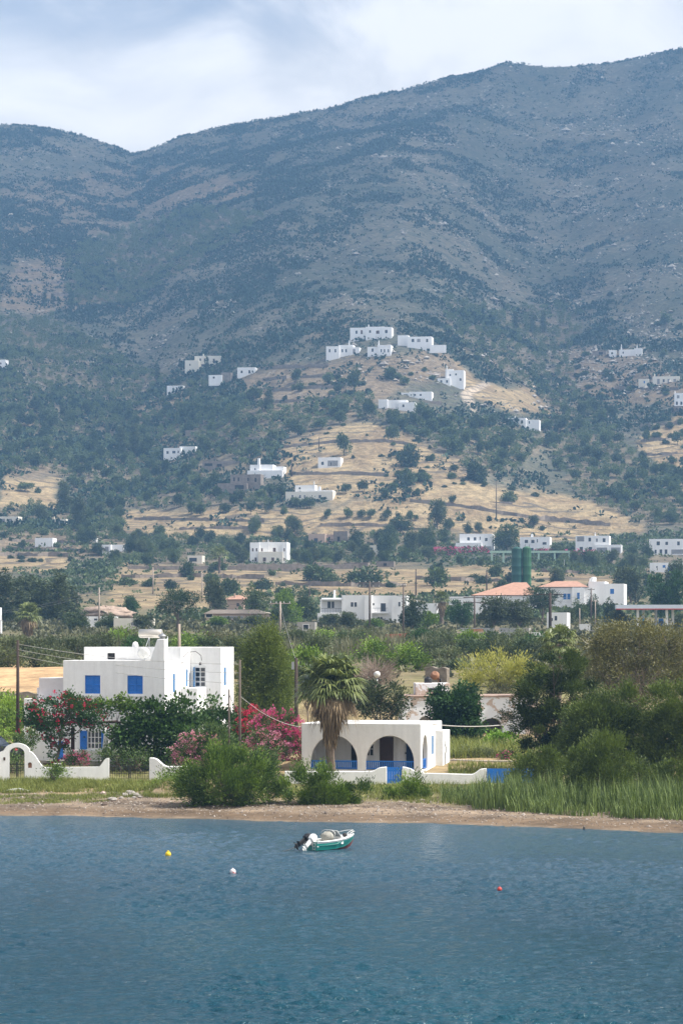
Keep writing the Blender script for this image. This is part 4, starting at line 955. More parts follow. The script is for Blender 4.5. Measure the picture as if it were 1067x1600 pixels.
plant('oleander', 'magenta and pink oleander bush against the arched house', 'oleander', 440, 170, [(425, 1134, 28, 22), (450, 1144, 24, 26), (430, 1162, 34, 20), (460, 1166, 15, 24)], LF_OLE, .8, .17, .04, .3, 20, .06, 42, up=.7, flowers=FL_MAG, fdens=.75, fsz=.13)
plant('oleander', 'pink oleander bush low between the crimson and the magenta oleanders', 'oleander', 418, 165, [(412, 1158, 20, 16), (430, 1172, 22, 14)], LF_OLE, .85, .17, .04, .28, 20, .05, 43, up=.7, flowers=FL_PINK, fdens=.6, fsz=.11)
plant('green_bush', 'dark green bush under the oleanders at the white wall end', 'bush', 418, 156.5, [(410, 1190, 24, 20), (430, 1196, 18, 18), (400, 1206, 20, 14)], LF_OLE, .95, .16, .06, .28, 22, .05, 44)
plant('ivy_tree', 'dense rounded dark green tree behind the arched house', 'tree', 711, 193, [(711, 1100, 36, 30), (706, 1130, 36, 34), (724, 1120, 28, 34), (690, 1110, 20, 24), (712, 1150, 38, 24), (711, 1120, 34, 40)], LF_IVY, 2.2, .2, .15, .34, 22, .14, 45, up=-.1, shell=(.75, 1.0))
plant('lime_bush', 'bright lime green bush before the dark arch of the ruin', 'bush', 775, 181, [(782, 1158, 22, 14), (760, 1166, 26, 12), (745, 1174, 20, 10), (795, 1168, 16, 12)], LF_LIME, .95, .17, .12, .3, 18, .05, 46, up=.3)
plant('flower_bush', 'small pink flowering bush over the grey rendered wall', 'bush', 792, 171.5, [(791, 1180, 9, 6), (786, 1184, 7, 5)], LF_OLE, .8, .12, .05, .2, 16, .02, 47, flowers=FL_MAG, fdens=.5, fsz=.08)
plant('pale_shrub', 'pale grey-green shrub over the grey rendered wall', 'bush', 740, 173, [(722, 1178, 24, 9), (752, 1182, 26, 8), (775, 1182, 16, 7)], LF_GREY, .8, .15, .05, .25, 18, .03, 48, tintbias=.15)
plant('shade_tree', 'dark loose tree behind the palm with pale blossoms', 'tree', 598, 192, [(600, 1085, 28, 22), (622, 1095, 20, 18), (575, 1095, 28, 26), (605, 1112, 36, 16), (560, 1075, 18, 24)], LF_OLIVE, 1.0, .2, .09, .4, 18, .12, 49, tintbias=-.2, gap=.1)
plant('round_tree', 'rounded light green tree behind the bare pale branches', 'tree', 612, 262, [(612, 1022, 44, 18), (640, 1035, 26, 22), (590, 1018, 28, 14), (620, 1048, 44, 20), (585, 1045, 24, 18)], LF_VINE, .9, .24, .15, .5, 18, .14, 50, tintbias=-.1)
b_ = thing('bare_tree', 'bare pale pinkish tree standing between the palm and the light green tree', 'tree', (*xy(580, 222), gz(*xy(580, 222))))
tw = MB(); tw.tube([(0, 0, -.3), (.05, 0, 1.2)], [.14, .1], 7)
for k in range(190):
    a = rngE.uniform(0, 6.28); q0 = Vector((rngE.normal() * .5, rngE.normal() * .4, .9 + rngE.random() * .8)); dr = Vector((math.cos(a), math.sin(a) * .6, rngE.uniform(.25, 1.4))).normalized() * rngE.uniform(1.2, 2.7)
    q1 = q0 + dr * .5 + Vector([rngE.normal() * .15 for _ in range(3)]); tw.tube([q0, q1, q0 + dr], [.028, .018, .006], 4, cap=False)
    for j in range(4): tw.tube([q1, q1 + (dr.normalized() + Vector([rngE.normal() * .6 for _ in range(3)])) * .8], [.014, .005], 3, cap=False)
tw.build('branches', TWIG, b_)
plant('yellow_bush', 'bright yellow-green bush growing on the roof line behind the ruin', 'bush', 775, 232, [(745, 1055, 30, 15), (780, 1048, 34, 16), (815, 1055, 26, 16), (760, 1070, 40, 14), (800, 1072, 32, 14)], LF_YEL, .9, .3, .06, .4, 22, .08, 51, up=.9, spray=.7)
plant('dry_bush', 'dark dry twiggy bush under the yellow bush above the dark arch', 'bush', 783, 214, [(783, 1082, 17, 12), (778, 1092, 18, 8)], LF_BROWN, .7, .25, .03, .35, 22, .05, 52, up=.6, tintbias=-.5)
plant('pale_shrub', 'pale straw-green shrub beside the dark dry bush above the ruin', 'bush', 752, 215, [(750, 1086, 18, 9), (740, 1090, 12, 6)], LF_BRUSH, .8, .2, .05, .3, 18, .03, 53, tintbias=.3)

# --- brush behind the houses: many bushes of a kind, each its own
def bushrow(label, group, pts, m_, seed, cat='bush', name='brush_bush', **kw):
    for k, (px, py, rx, ry, Y) in enumerate(pts):
        r_ = np.random.default_rng(seed + k)
        bl = [(px, py, rx * .7, ry * .8)] + [(px + r_.uniform(-.6, .6) * rx, py + r_.uniform(-.2, .5) * ry, rx * r_.uniform(.35, .55), ry * r_.uniform(.45, .7), r_.uniform(-.8, .8)) for _ in range(5)]
        plant(name, label if isinstance(label, str) else label[k], cat, px, Y, bl, m_[k % len(m_)] if isinstance(m_, list) else m_, kw.get('dens', .75), kw.get('ln', .26), kw.get('wd', .12), .5, 16, kw.get('trunk', .06), seed + 50 + k, group, tintbias=kw.get('tb', r_.uniform(-.15, .2)), up=kw.get('up', .3))
bushrow('grey-green bush above the ochre field behind the big house', 'bushes above the ochre field', [(18, 1030, 40, 20, 238), (60, 1028, 36, 22, 240), (95, 1034, 30, 18, 236), (75, 1012, 44, 14, 268), (20, 1006, 36, 14, 275), (120, 1010, 34, 14, 270), (-20, 1030, 34, 24, 238), (92, 1044, 24, 12, 233)], [LF_GREY, LF_OLIVE], 400)
bushrow('pale green bush in the brush behind the big house roof', 'brush behind the big house roof', [(150, 1002, 34, 15, 300), (185, 996, 34, 14, 310), (222, 1000, 36, 15, 305), (262, 1002, 34, 14, 300), (300, 1004, 34, 14, 298), (340, 1002, 30, 15, 300), (366, 1012, 26, 18, 270)], [LF_GREY, LF_VINE, LF_BRUSH], 420)
bushrow('green garden bush below the telegraph poles behind the arched house', 'bushes behind the palm', [(475, 1030, 30, 18, 225), (500, 1010, 28, 16, 262), (455, 1050, 22, 24, 215), (480, 1060, 28, 22, 210), (535, 1040, 24, 16, 240)], [LF_VINE, LF_OLIVE], 440)
bushrow('dark bush in the hedge between the light green tree and the sparse tree', 'dark hedge bushes', [(672, 1012, 26, 16, 300), (700, 1022, 28, 18, 285), (730, 1016, 30, 18, 290), (762, 1014, 30, 16, 295), (795, 1014, 30, 18, 290), (828, 1012, 28, 18, 285), (855, 1020, 26, 20, 270), (690, 1040, 18, 12, 262), (715, 1040, 16, 12, 262)], [LF_OLIVE, LF_GREY, LF_HILL], 460)
bushrow('rounded bush in the hedge across the plain behind the conical tree', 'hedge across the plain', [(215, 1008, 24, 12, 292), (250, 1010, 20, 11, 290), (285, 1012, 26, 13, 288), (322, 1010, 22, 12, 290), (396, 1004, 30, 15, 310), (430, 1000, 28, 14, 320), (470, 1000, 30, 15, 318), (505, 998, 26, 13, 322), (545, 1000, 28, 14, 320), (575, 996, 24, 12, 330), (660, 996, 30, 14, 325), (695, 1000, 26, 13, 315), (735, 1000, 28, 13, 312), (770, 998, 26, 13, 318), (805, 1000, 28, 14, 312), (840, 1004, 24, 13, 300)], [LF_IVY, LF_OLIVE, LF_VINE, LF_HILL, LF_GREY], 445, dens=.9)
bushrow('yellow-green low bush beside the terrace wall of the big house', 'bushes by the terrace wall', [(10, 1120, 26, 20, 188), (25, 1105, 22, 14, 194), (8, 1100, 22, 14, 197), (30, 1135, 20, 20, 182), (5, 1145, 20, 18, 180)], LF_VINE, 480)
bushrow('low green shrub among the beach grass by the white garden wall', 'shrubs at the garden wall', [(84, 1207, 7, 8, 156.5), (270, 1216, 12, 10, 154), (258, 1226, 10, 7, 151)], LF_TAM, 490, ln=.15, wd=.05)
bushrow('small plant in the garden of the big house behind the iron gate', 'plants behind the iron gate', [(183, 1180, 9, 8, 163), (222, 1183, 10, 7, 162.5), (24, 1192, 9, 10, 162), (168, 1178, 5, 8, 163.4)], LF_OLE, 495, ln=.15, wd=.06)

# --- reed hedges further inland (stuff: nobody could count the canes)
def blades(rng, x, y, z, h, wd, lean, seg=3):
    n = len(x); a = rng.uniform(0, 6.283, n); l = lean * rng.uniform(.2, 1.3, n) * h
    sx, sy = np.cos(a + 1.57), np.sin(a + 1.57); V = []
    for k in range(seg + 1):
        f = k / seg; ww = wd * (1 - f) ** .7 * .5 + wd * .04
        cx_, cy_, cz = x + np.cos(a) * l * f * f, y + np.sin(a) * l * f * f, z + h * (f - .18 * lean * f * f)
        V.append(np.stack([cx_ - sx * ww, cy_ - sy * ww, cz], 1)); V.append(np.stack([cx_ + sx * ww, cy_ + sy * ww, cz], 1))
    V = np.stack(V, 1); b = np.arange(n)[:, None, None] * (2 * (seg + 1))
    q = np.array([[2 * k, 2 * k + 1, 2 * k + 3, 2 * k + 2] for k in range(seg)])[None]
    return V.reshape(-1, 3), (b + q).reshape(-1, 4), np.repeat(np.clip(rng.normal(.5, .25, n), 0, 1), 2 * (seg + 1))
def strew(rng, n, poly):
    """points scattered over a piece of ground given by its outline (px, Y)"""
    px = [q[0] for q in poly]; yy = [q[1] for q in poly]; out = np.zeros((0, 2))
    while len(out) < n:
        a = np.stack([rng.uniform(min(px), max(px), n), rng.uniform(min(yy), max(yy), n)], 1)
        out = np.concatenate([out, a[inpoly(poly, a[:, 0], a[:, 1]) > 0]])
    out = out[:n]; Y = out[:, 1]; X = (out[:, 0] - CX) * Y / K
    return X, Y, ground(X, Y)
def sward(name, parts, m_, seed, seg=2):
    rng = np.random.default_rng(seed); VV, QQ, TT = [], [], []; off = 0
    for poly, n, h, wd, lean, tb in parts:
        x, y, z = strew(rng, n, poly); kk = fbm(x / .8, y / .8, 3, seed) + .5
        keep = rng.random(n) < sstep(.22, .6, kk); x, y, z, kk = x[keep], y[keep], z[keep], kk[keep]
        hh = h * rng.uniform(.4, 1.25, len(x)) * (.55 + .9 * kk)
        v, q, t_ = blades(rng, x, y, z - .02, hh, wd, lean, seg); VV.append(v); QQ.append(q + off); TT.append(np.clip(t_ + tb, 0, 1)); off += len(v)
    return tag(np_mesh(name, np.concatenate(VV), np.concatenate(QQ), m_, tint=np.concatenate(TT)), kind='stuff')
sward('grass', [([(-10, 151), (-10, 158), (60, 158.5), (170, 158), (285, 157), (300, 150.5), (230, 150), (100, 150.5)], 26000, .32, .022, .5, 0.0),
                ([(-10, 147.2), (-10, 149.2), (150, 149.5), (240, 149.3), (240, 148), (130, 146.5)], 7000, .20, .02, .5, -.05), ([(-10, 145.3), (-10, 147), (90, 147), (180, 146), (90, 145)], 3500, .14, .02, .5, 0), ([(225, 147.2), (225, 152), (285, 152), (290, 147.5)], 4000, .25, .02, .5, -.1),
                ([(60, 156), (170, 156), (165, 158), (60, 158)], 3500, .28, .02, .5, .3),
                ([(430, 146), (430, 155.5), (480, 155.5), (760, 155), (860, 150), (860, 137.5), (760, 140.5), (600, 144)], 16000, .32, .022, .6, -.05),
                ([(40, 161), (40, 166), (330, 168), (330, 160)], 3500, .2, .02, .5, 0.0), ([(700, 158), (700, 168), (830, 168), (830, 158)], 4000, .35, .03, .5, 0),
                ([(1095, 136), (1095, 215), (1400, 215), (1400, 136)], 9000, .6, .05, .5, 0), ([(-330, 150), (-330, 215), (-15, 215), (-15, 150)], 9000, .5, .05, .5, 0), ([(640, 172), (640, 186), (830, 186), (830, 172)], 7000, .8, .04, .5, .1)], LF_GRASS, 71)
sward('reeds', [([(735, 139.5), (750, 146), (800, 149.5), (900, 147), (1000, 146), (1090, 145), (1090, 132.5), (1000, 134.5), (850, 137.5)], 9000, 1.25, .045, .32, -.02),
                ([(790, 138), (800, 142), (950, 140), (1090, 138), (1090, 131.5), (950, 134), (850, 136.3)], 9000, .72, .04, .5, .12),
                ([(690, 142.5), (690, 148), (770, 148), (760, 140.5)], 1600, .7, .035, .5, -.05)], LF_REED, 72, 3)
sward('cane_brake', [([(200, 305), (200, 330), (520, 335), (520, 305)], 4000, 1.7, .10, .3, -.05), ([(380, 300), (380, 345), (660, 350), (700, 300)], 6500, 2.0, .10, .3, .15), ([(640, 305), (640, 345), (900, 340), (900, 300)], 4500, 1.7, .10, .3, .05),
                     ([(100, 300), (100, 330), (220, 330), (220, 300)], 2500, 2.2, .12, .3, .0)], LF_BRUSH, 73, 3)
bpl = []
rngd = np.random.default_rng(9)
# wrack and pebbles along the water's edge
def pebbles(name, n, seed):
    rng = np.random.default_rng(seed); pxs = rng.uniform(-20, 1090, n); dd_ = np.abs(rng.normal(6.5, 3.2, n)) + .3
    Y = np.interp(pxs, us, shoreY) + dd_; X = (pxs - CX) * Y / K; Z = ground(X, Y); r_ = .025 * np.exp(rng.normal(0, .5, n))
    base_ = np.array([(1, 0, 0), (0, 1, 0), (-1, 0, 0), (0, -1, 0), (0, 0, .7), (0, 0, -.5)]); a = rng.uniform(0, 6.28, n)
    V = base_[None] * r_[:, None, None] * rng.uniform(.6, 1.6, (n, 1, 3)); V = np.stack([V[..., 0] * np.cos(a)[:, None] - V[..., 1] * np.sin(a)[:, None], V[..., 0] * np.sin(a)[:, None] + V[..., 1] * np.cos(a)[:, None], V[..., 2]], -1)
    V += np.stack([X, Y, Z + r_ * .2], 1)[:, None]
    F = np.array([(0, 1, 4), (1, 2, 4), (2, 3, 4), (3, 0, 4), (1, 0, 5), (2, 1, 5), (3, 2, 5), (0, 3, 5)])
    Q = (np.arange(n)[:, None, None] * 6 + F[None]).reshape(-1, 3)
    return tag(np_mesh(name, V.reshape(-1, 3), Q, leafmat('beach_stones', (.10, .075, .06), (.46, .41, .36), .9, 0.0, 1.0), tint=np.repeat(rng.random(n), 6)), kind='stuff')
pebbles('gravel', 9000, 5)

# --- fan palms
def palm(label, px, Y, pbase, pcrown, rc, seed, nfan=60, skirt=0.0, trunkr=.22, group=None, nb=15, lush=0.0):
    """fan palm: trunk, skirt of dead fronds and a crown of folded fans; sizes in photograph pixels"""
    rng = np.random.default_rng(seed); s = Y / K; x0 = (px - CX) * s; z0 = gz(x0, Y)
    t_ = thing('fan_palm', label, 'palm', (x0, Y, z0), 0, group)
    zc = CAMH + (HY - pcrown) * s - z0; rad = rc * s
    tr = MB(); k_ = 14
    pts = [(.05 * math.sin(i * .9), 0, -.4 + (zc + .4) * i / k_) for i in range(k_ + 1)]
    tr.tube(pts, [trunkr * (1.25 if i < 2 else 1.0) * (1 + .08 * (i % 2)) for i in range(k_ + 1)], 10); tr.build('trunk', BARK, t_)
    def fans(n, elo, ehi, rr, tb, droop):
        V, T, st = [], [], MB()
        for i in range(n):
            az = rng.uniform(0, 6.283); el = rng.uniform(elo, ehi); d = np.array([math.cos(az) * math.cos(el), math.sin(az) * math.cos(el), math.sin(el)])
            hub = np.array([0, 0, zc]) + d * rr * rng.uniform(.40, .62); up_ = np.array([0, 0, 1.0]); sd_ = np.cross(d, up_); sd_ /= np.linalg.norm(sd_) + 1e-6; nr = np.cross(sd_, d)
            st.tube([(0, 0, zc - .1), tuple(hub * .5 + np.array([0, 0, zc * .5 + .05 * rr])), tuple(hub)], [.025, .02, .015], 4, cap=False)
            for b in range(nb):
                a = (b / (nb - 1) - .5) * 3.7; dr = d * math.cos(a) + sd_ * math.sin(a); L_ = rr * .56 * (1 - .25 * abs(a) / 1.9) * rng.uniform(.85, 1.1)
                m1 = hub + dr * L_ * .55; tip = hub + dr * L_ + np.array([0, 0, -droop * L_ * rng.uniform(.3, 1.0)]); w2 = np.cross(dr, nr) * L_ * (.085 if nb < 16 else .055)
                V.append(np.stack([hub, m1 + w2, tip, m1 - w2])); T.append(np.full(4, np.clip(rng.normal(.45 + tb, .2), 0, 1)))
        return np.concatenate(V), np.concatenate(T), st
    v, tt, st = fans(nfan, -.35, 1.35, rad, lush, .55)
    leaf_mesh('fronds', [(v, tt)], LF_PALM, t_); st.build('frond_stalks', LF_PALM, t_)
    if skirt:
        v, tt, st2 = fans(int(nfan * .3), -1.2, -.4, rad * .9, 0, .9); leaf_mesh('dry_fronds', [(v, tt)], LF_DEAD, t_)
        n = 1500; a = rng.uniform(0, 6.283, n); f = rng.random(n) ** .8; L_ = skirt * s
        r_ = trunkr + (rad * .34 - trunkr) * (1 - f) ** .8 * rng.uniform(.55, 1.05, n)
        pos = np.stack([r_ * np.cos(a), r_ * np.sin(a), zc - .3 - f * L_ * .85], 1); dirs = np.stack([-.10 * np.cos(a), -.10 * np.sin(a), -np.ones(n)], 1) + rng.normal(size=(n, 3)) * .10
        leaf_mesh('dead_skirt', [(leaf_quads(rng, pos, dirs, L_ * .34, .10), np.repeat(np.clip(rng.normal(.45, .3, n), 0, 1), 4))], LF_DEAD, t_)
    return t_
palm('tall fan palm with a brown skirt of dead fronds before the arched house', 517, 159.6, 1200, 1074, 62, 81, 96, 76, .24, lush=.15, nb=21)
palm('fan palm with brown hanging fronds behind the big house', 44, 420, 1000, 962, 25, 82, 46, 40, .4, nb=11)
palm('green fan palm head rising behind the tall tamarisk', 873, 205, 1010, 1006, 36, 83, 40, 0, .2, lush=.2)
palm('small fan palm beside the low white building in the plain', 690, 545, 965, 938, 18, 84, 36, 20, .35, nb=9)
palm('green date palm beside the cream house on the slope', 343, 880, 880, 868, 19, 85, 36, 0, .4, nb=9)
# ---------------------------------------------------------------- houses of the plain and the hillside
FWHITE = plain('far_whitewash', (.80, .80, .80), .8, .08, .15, streak=True)
FGLASS = plain('far_glass', (.045, .055, .07), .3, .2, .5)
FBLUE = plain('far_blue_shutter', (.03, .16, .45), .5, .1, .5)
FBROWN = plain('far_wood', (.11, .065, .045), .7, .2, .5)
FCREAM = plain('far_cream', (.70, .66, .57), .8, .08, .15)
FSTONE = plain('far_stone', (.25, .21, .175), .95, .4, .9, .5, 2)
FPINK = plain('far_pink_plaster', (.50, .37, .29), .9, .15, .3)
FTILE = plain('far_roof_tile', (.41, .235, .165), .85, .2, 1.2)
FSHADE = plain('far_porch_shade', (.28, .28, .29), .9, .2, .4)  # flat grey that paints the shade inside porches and verandas
FROOF = plain('far_pale_roof', (.62, .52, .45), .85, .15, .4)
WM = dict(g=FGLASS, b=FBLUE, w=FBROWN, s=FSHADE, d=DARK)
def far_house(label, blocks, wins=(), chims=(), rot=9, m_=FWHITE, name='white_house', cat='house', group=None, Y=None, extra=None):
    """blocks: (px0, px1, py top, py base, set-back m, depth m[, material]); windows: (block, px, py, w, h, look) with px, py the middle"""
    x0 = min(b[0] for b in blocks); x1 = max(b[1] for b in blocks); yb = max(b[3] for b in blocks)
    pc = (x0 + x1) / 2
    if Y is None:
        h_ = hit(min(max(pc, -40), 1110), yb, 230); Y = h_.y
    X = (pc - CX) * Y / K; s = Y / K; zb = CAMH + (HY - yb) * s
    t_ = thing(name, label, cat, (X, Y, zb), R(-rot), group)
    c_ = math.cos(R(rot))
    bx_ = lambda px: (px - pc) * s / c_
    def zz(py, x, y): # the picture height, allowing for the turn of the house
        yw = Y - x * math.sin(R(rot)) + y * c_
        return CAMH + (HY - py) * yw / K - zb
    BB = []
    for b in blocks:
        xa, xb = bx_(b[0]), bx_(b[1]); d0 = b[4]; xm = (xa + xb) / 2
        top = max(zz(b[2], xm, d0), .8)
        BB.append((xa, xb, d0, top))
        mb = MB().parapet(xa, xb, d0, d0 + b[5], -2.0, top, .25, .3)
        mb.build('wall', b[6] if len(b) > 6 else m_, t_)
    for (k, px, py, w_, h_, lk) in wins:
        xa, xb, d0, top = BB[k]; xm = bx_(px); z = zz(py, xm, d0); hw = w_ * s / 2 / c_; hh = h_ * s / 2
        z = min(z, top - hh - .12)
        f = MB().box(xm - hw - .07, xm + hw + .07, d0 - .05, d0 - .003, z - hh - .07, z - hh).box(xm - hw - .07, xm + hw + .07, d0 - .05, d0 - .003, z + hh, z + hh + .07).box(xm - hw - .07, xm - hw, d0 - .05, d0 - .003, z - hh, z + hh).box(xm + hw, xm + hw + .07, d0 - .05, d0 - .003, z - hh, z + hh)
        wd_ = f.build('window', m_, t_)
        MB().box(xm - hw, xm + hw, d0 - .03, d0 - .002, z - hh, z + hh).build('shutter' if lk == 'b' else 'pane', WM[lk], wd_)  # look s fills the frame with painted porch shade
    for (px, py, w_) in chims:
        k = next((i for i, b in enumerate(blocks) if b[0] - 1 <= px <= b[1] + 1), 0); xa, xb, d0, top = BB[k]; xm = min(max(bx_(px), xa + .3), xb - .3); hw = w_ * s / 2
        zt = zz(py, xm, d0 + 1.5)
        MB().prism([(xm - hw, top - .6), (xm + hw, top - .6), (xm + hw * .6, zt), (xm - hw * .6, zt)], d0 + 1.2, d0 + 1.2 + 2 * hw).build('chimney', m_, t_)
    if extra: extra(t_, bx_, zz, BB, s)
    return t_
def hip_roof(px0, px1, peave, pridge, pa, pb, d0, depth):
    def f(t_, bx_, zz, BB, s):
        x0, x1 = bx_(px0) - .4, bx_(px1) + .4; ze = zz(peave, (x0 + x1) / 2, d0); zr = zz(pridge, (x0 + x1) / 2, d0 + depth / 2)
        ra, rb = bx_(pa), bx_(pb); y0, y1 = d0 - .5, d0 + depth + .5; ym = (y0 + y1) / 2
        m_ = MB(); a, b, c_, d_ = (x0, y0, ze), (x1, y0, ze), (x1, y1, ze), (x0, y1, ze); e, g = (ra, ym, zr), (rb, ym, zr)
        m_.face([a, b, g, e]); m_.face([b, c_, g]); m_.face([c_, d_, e, g]); m_.face([d_, a, e]); m_.face([d_, c_, b, a])
        m_.build('tiled_roof', FTILE, t_)
    return f
def awning(px0, px1, pt, pb, k, out=2.6, m_=None, post=True):
    def f(t_, bx_, zz, BB, s):
        x0, x1 = bx_(px0), bx_(px1); d0 = BB[k][2]; zt = zz(pt, (x0 + x1) / 2, d0); zb_ = zz(pb, (x0 + x1) / 2, d0)
        MB().prism([(0, 0), (out, -.5), (out, -.38), (0, .14)], x0, x1).build('awning', m_ or FTILE, t_); o = t_.children[-1]
        me = o.data
        for v in me.vertices: v.co = Vector((v.co.y, d0 - v.co.x, v.co.z + zt))
        if post:
            for x in (x0 + .15, (x0 + x1) / 2, x1 - .15): MB().box(x - .12, x + .12, d0 - out + .1, d0 - out + .34, zb_ - 1.5, zt - .4).build('post', FWHITE, t_)
    return f
def both(*fs):
    def f(*a):
        for g in fs: g(*a)
    return f
# the ridge hamlet
far_house('long white house at the top of the hillside hamlet', [(546, 573, 512, 528, 2, 7), (571, 600, 510.5, 530, 0, 9), (597, 612, 511, 531, -1.5, 8)], [(0, 556, 519, 3, 5, 'g'), (1, 578, 518, 3, 4, 'g'), (1, 590, 519, 5, 5, 'w'), (2, 604, 518, 4, 5, 'g'), (0, 564, 519, 3, 6, 'w')], [(575, 507, 2)])
far_house('white house with a thin chimney, lower corner of the hillside hamlet', [(509.5, 530, 541, 559, 0, 8), (528, 551, 539, 556, 1.5, 7), (546, 561, 542.5, 557, .5, 6)], [(0, 515, 548, 2.5, 5, 'g'), (0, 524, 548, 2.5, 5, 'g'), (1, 534, 548, 2.5, 5, 'g'), (1, 540, 548, 2.5, 5, 'g'), (2, 553, 549, 4, 7, 's')], [(544, 532, 2)])
far_house('small white cube house beneath the long hamlet house', [(574, 592, 542, 553, 0, 7), (590, 611, 539, 556, -1, 8)], [(1, 596, 548, 2, 5, 'g'), (1, 601, 548, 2, 5, 'g'), (1, 607, 548, 2, 5, 'g'), (0, 582, 547, 3, 5, 'g')], [(592, 532, 2)])
far_house('white house with a long retaining wall, eastern end of the hamlet', [(636, 674, 526, 541, 0, 8), (620, 637, 524, 531, 3, 5), (672, 697, 539, 546, -2, .6)], [(0, 645, 532, 4, 5, 'g'), (0, 654, 532, 5, 5, 's'), (0, 667, 532, 3, 5, 'g')])
far_house('two-tiered white house with a tall chimney among gardens below the hamlet', [(684, 704, 591, 602, -2, 5), (697, 724, 578.5, 601, 0, 8), (695, 707, 577, 600, 1, 4)], [(1, 703, 586, 2.5, 3, 'g'), (1, 712, 585, 2.5, 3, 'g'), (1, 719, 593, 3, 4, 'g'), (0, 690, 596, 3, 4, 'g'), (0, 699, 596, 3, 4, 'g')], [(698, 571.5, 2.5)])
far_house('low white house behind a dark wall on the middle terrace', [(639, 674, 612, 621.5, 0, 7), (626, 641, 613.5, 622, 1, 6)], [(0, 648, 617, 3, 3, 'g'), (0, 657, 617, 3, 3, 'g'), (1, 633, 618, 6, 5, 's')])
far_house('long low white outbuilding with a conical dovecote, in the trees below the terrace', [(590, 604, 624, 630, 2, 4), (604, 634, 625, 634, 3, 5), (622, 648, 628.5, 641, 0, 6)], [(2, 630, 634, 3, 4, 'd')], [(605, 634, 5)])
far_house('white house with a dark porch set low in the trees above the gully', [(788, 821, 653, 666, 0, 8), (819, 841.5, 656, 665, 1, 7)], [(0, 795, 659, 8, 6, 's'), (0, 808, 659, 2.5, 5, 'g'), (0, 815, 659, 2.5, 5, 'g'), (1, 826, 660, 2, 4, 'g')], [(804, 650, 2)])
far_house('cream stepped villa with cypress in front, on the western slope', [(289, 311, 563, 577, 0, 7), (303, 330, 556, 577, 2, 7), (326, 344, 556, 574, 1, 8), (342, 355, 564, 573, 2, 6)], [(1, 312, 562, 2.5, 4, 'g'), (1, 319, 562, 2.5, 4, 'g'), (1, 325, 562, 2.5, 4, 'g'), (1, 318, 571, 9, 4, 'g'), (2, 334, 564, 3, 7, 'g'), (0, 297, 570, 2, 3, 'g')], [(316, 553, 2)], m_=FCREAM)
far_house('half-ruined white and stone house beside the cream villa', [(371, 399, 574, 589, 0, 7), (328, 349, 586, 595, -3, 5), (347, 362, 582, 597, -2, 5, FSTONE)], [(0, 378, 581, 3, 4, 'd'), (0, 390, 581, 3, 5, 'd'), (1, 336, 590, 3, 3, 'd')])
far_house('small white cottage in the trees under the cream villa', [(261, 287, 602.5, 614, 0, 6)], [(0, 271, 608, 2.5, 4, 'g'), (0, 277, 608, 2.5, 4, 'g'), (0, 282, 608, 2.5, 4, 'g')])
far_house('white flat-roofed house alone in the western woods', [(255.5, 283, 700, 716, 0, 8), (278, 303, 697.5, 712, 3, 7)], [(0, 262, 707, 3.5, 4, 'g'), (0, 272, 706.5, 5, 4, 'g'), (0, 279, 706, 2, 4, 'g')], rot=14)
far_house('white house with a pointed chimney above the stone house', [(387, 442, 735, 747, -1, 5), (390, 426, 726, 743, 1, 7), (414, 442, 729, 744, 2, 7)], [(2, 424, 737, 2, 3, 'g'), (2, 431, 737, 2, 3, 'g'), (2, 437, 737, 2, 3, 'g'), (1, 398, 733, 2, 3, 'g')], [(404, 716, 5)])
far_house('brown stone house with a low wing below the pointed-chimney house', [(360, 394, 741.5, 766, 0, 7), (392, 408, 741, 759, -.5, 7), (342, 388, 755, 768, -2.5, 4)], [(0, 366, 749, 2.5, 6, 'd'), (0, 373, 749, 2.5, 6, 'd'), (0, 388, 749, 2, 5, 'd'), (1, 400, 750, 3, 6, 'd'), (2, 376, 761, 14, 6, 'd')], m_=FSTONE, name='stone_house')
far_house('grey tumbledown stone shelter with a flat roof in the western woods', [(316, 374, 720, 731, 0, 7)], [(0, 326, 726, 12, 4, 'd'), (0, 343, 727, 8, 4, 'd')], m_=FSTONE, name='stone_shelter', cat='ruin')
far_house('white villa with a broad cream base on the dry slope', [(446, 520, 768, 783, 0, 9, FCREAM), (460, 491, 758, 775, 2, 6), (484, 519, 766, 771, .5, 8)], [(0, 457, 776, 2.5, 5, 'g'), (0, 469, 776, 2.5, 5, 'g'), (0, 476, 776, 2, 5, 'g'), (0, 500, 776, 4, 5, 'g'), (1, 467, 763, 3, 3, 'g')], [(490, 752, 2), (498, 760, 5)])
far_house('small white house with a shaded porch alone on the dry slope', [(497, 532, 714.5, 731, 0, 7)], [(0, 520, 724, 16, 9, 's'), (0, 504, 724, 4, 5, 'g'), (0, 517, 725, 2, 6, 'd'), (0, 524, 725, 2, 6, 'd')])
far_house('tall cream and white house on a stone terrace at the foot of the slope', [(404, 442.5, 862, 879, -1.2, 3, FCREAM), (390, 405, 847.5, 879, 1.2, 8), (403, 448, 847, 879, 1.8, 9), (441, 448.5, 847, 879, -.3, 3)], [(1, 394.5, 859, 2.5, 5, 'w'), (1, 400.5, 859, 2.5, 5, 'w'), (2, 408.5, 859, 2.5, 5, 'w'), (2, 428, 859, 4.5, 6, 'w'), (3, 444.5, 859, 2, 5, 'w'), (0, 414, 874, 5, 6, 'w'), (0, 427, 874, 4.5, 6, 'w'), (3, 444.5, 874, 2, 5, 'w'), (1, 399, 874, 3, 6, 'w')], [(419, 843, 2)], rot=5)
far_house('pinkish stone house beside a ruined tower on the slope', [(482, 508, 834, 851, 0, 8), (504, 522, 835, 849, 2, 7)], [(0, 493.5, 844, 6, 6, 'g'), (1, 513, 841, 3, 5, 'g')], m_=FPINK, name='pink_house')
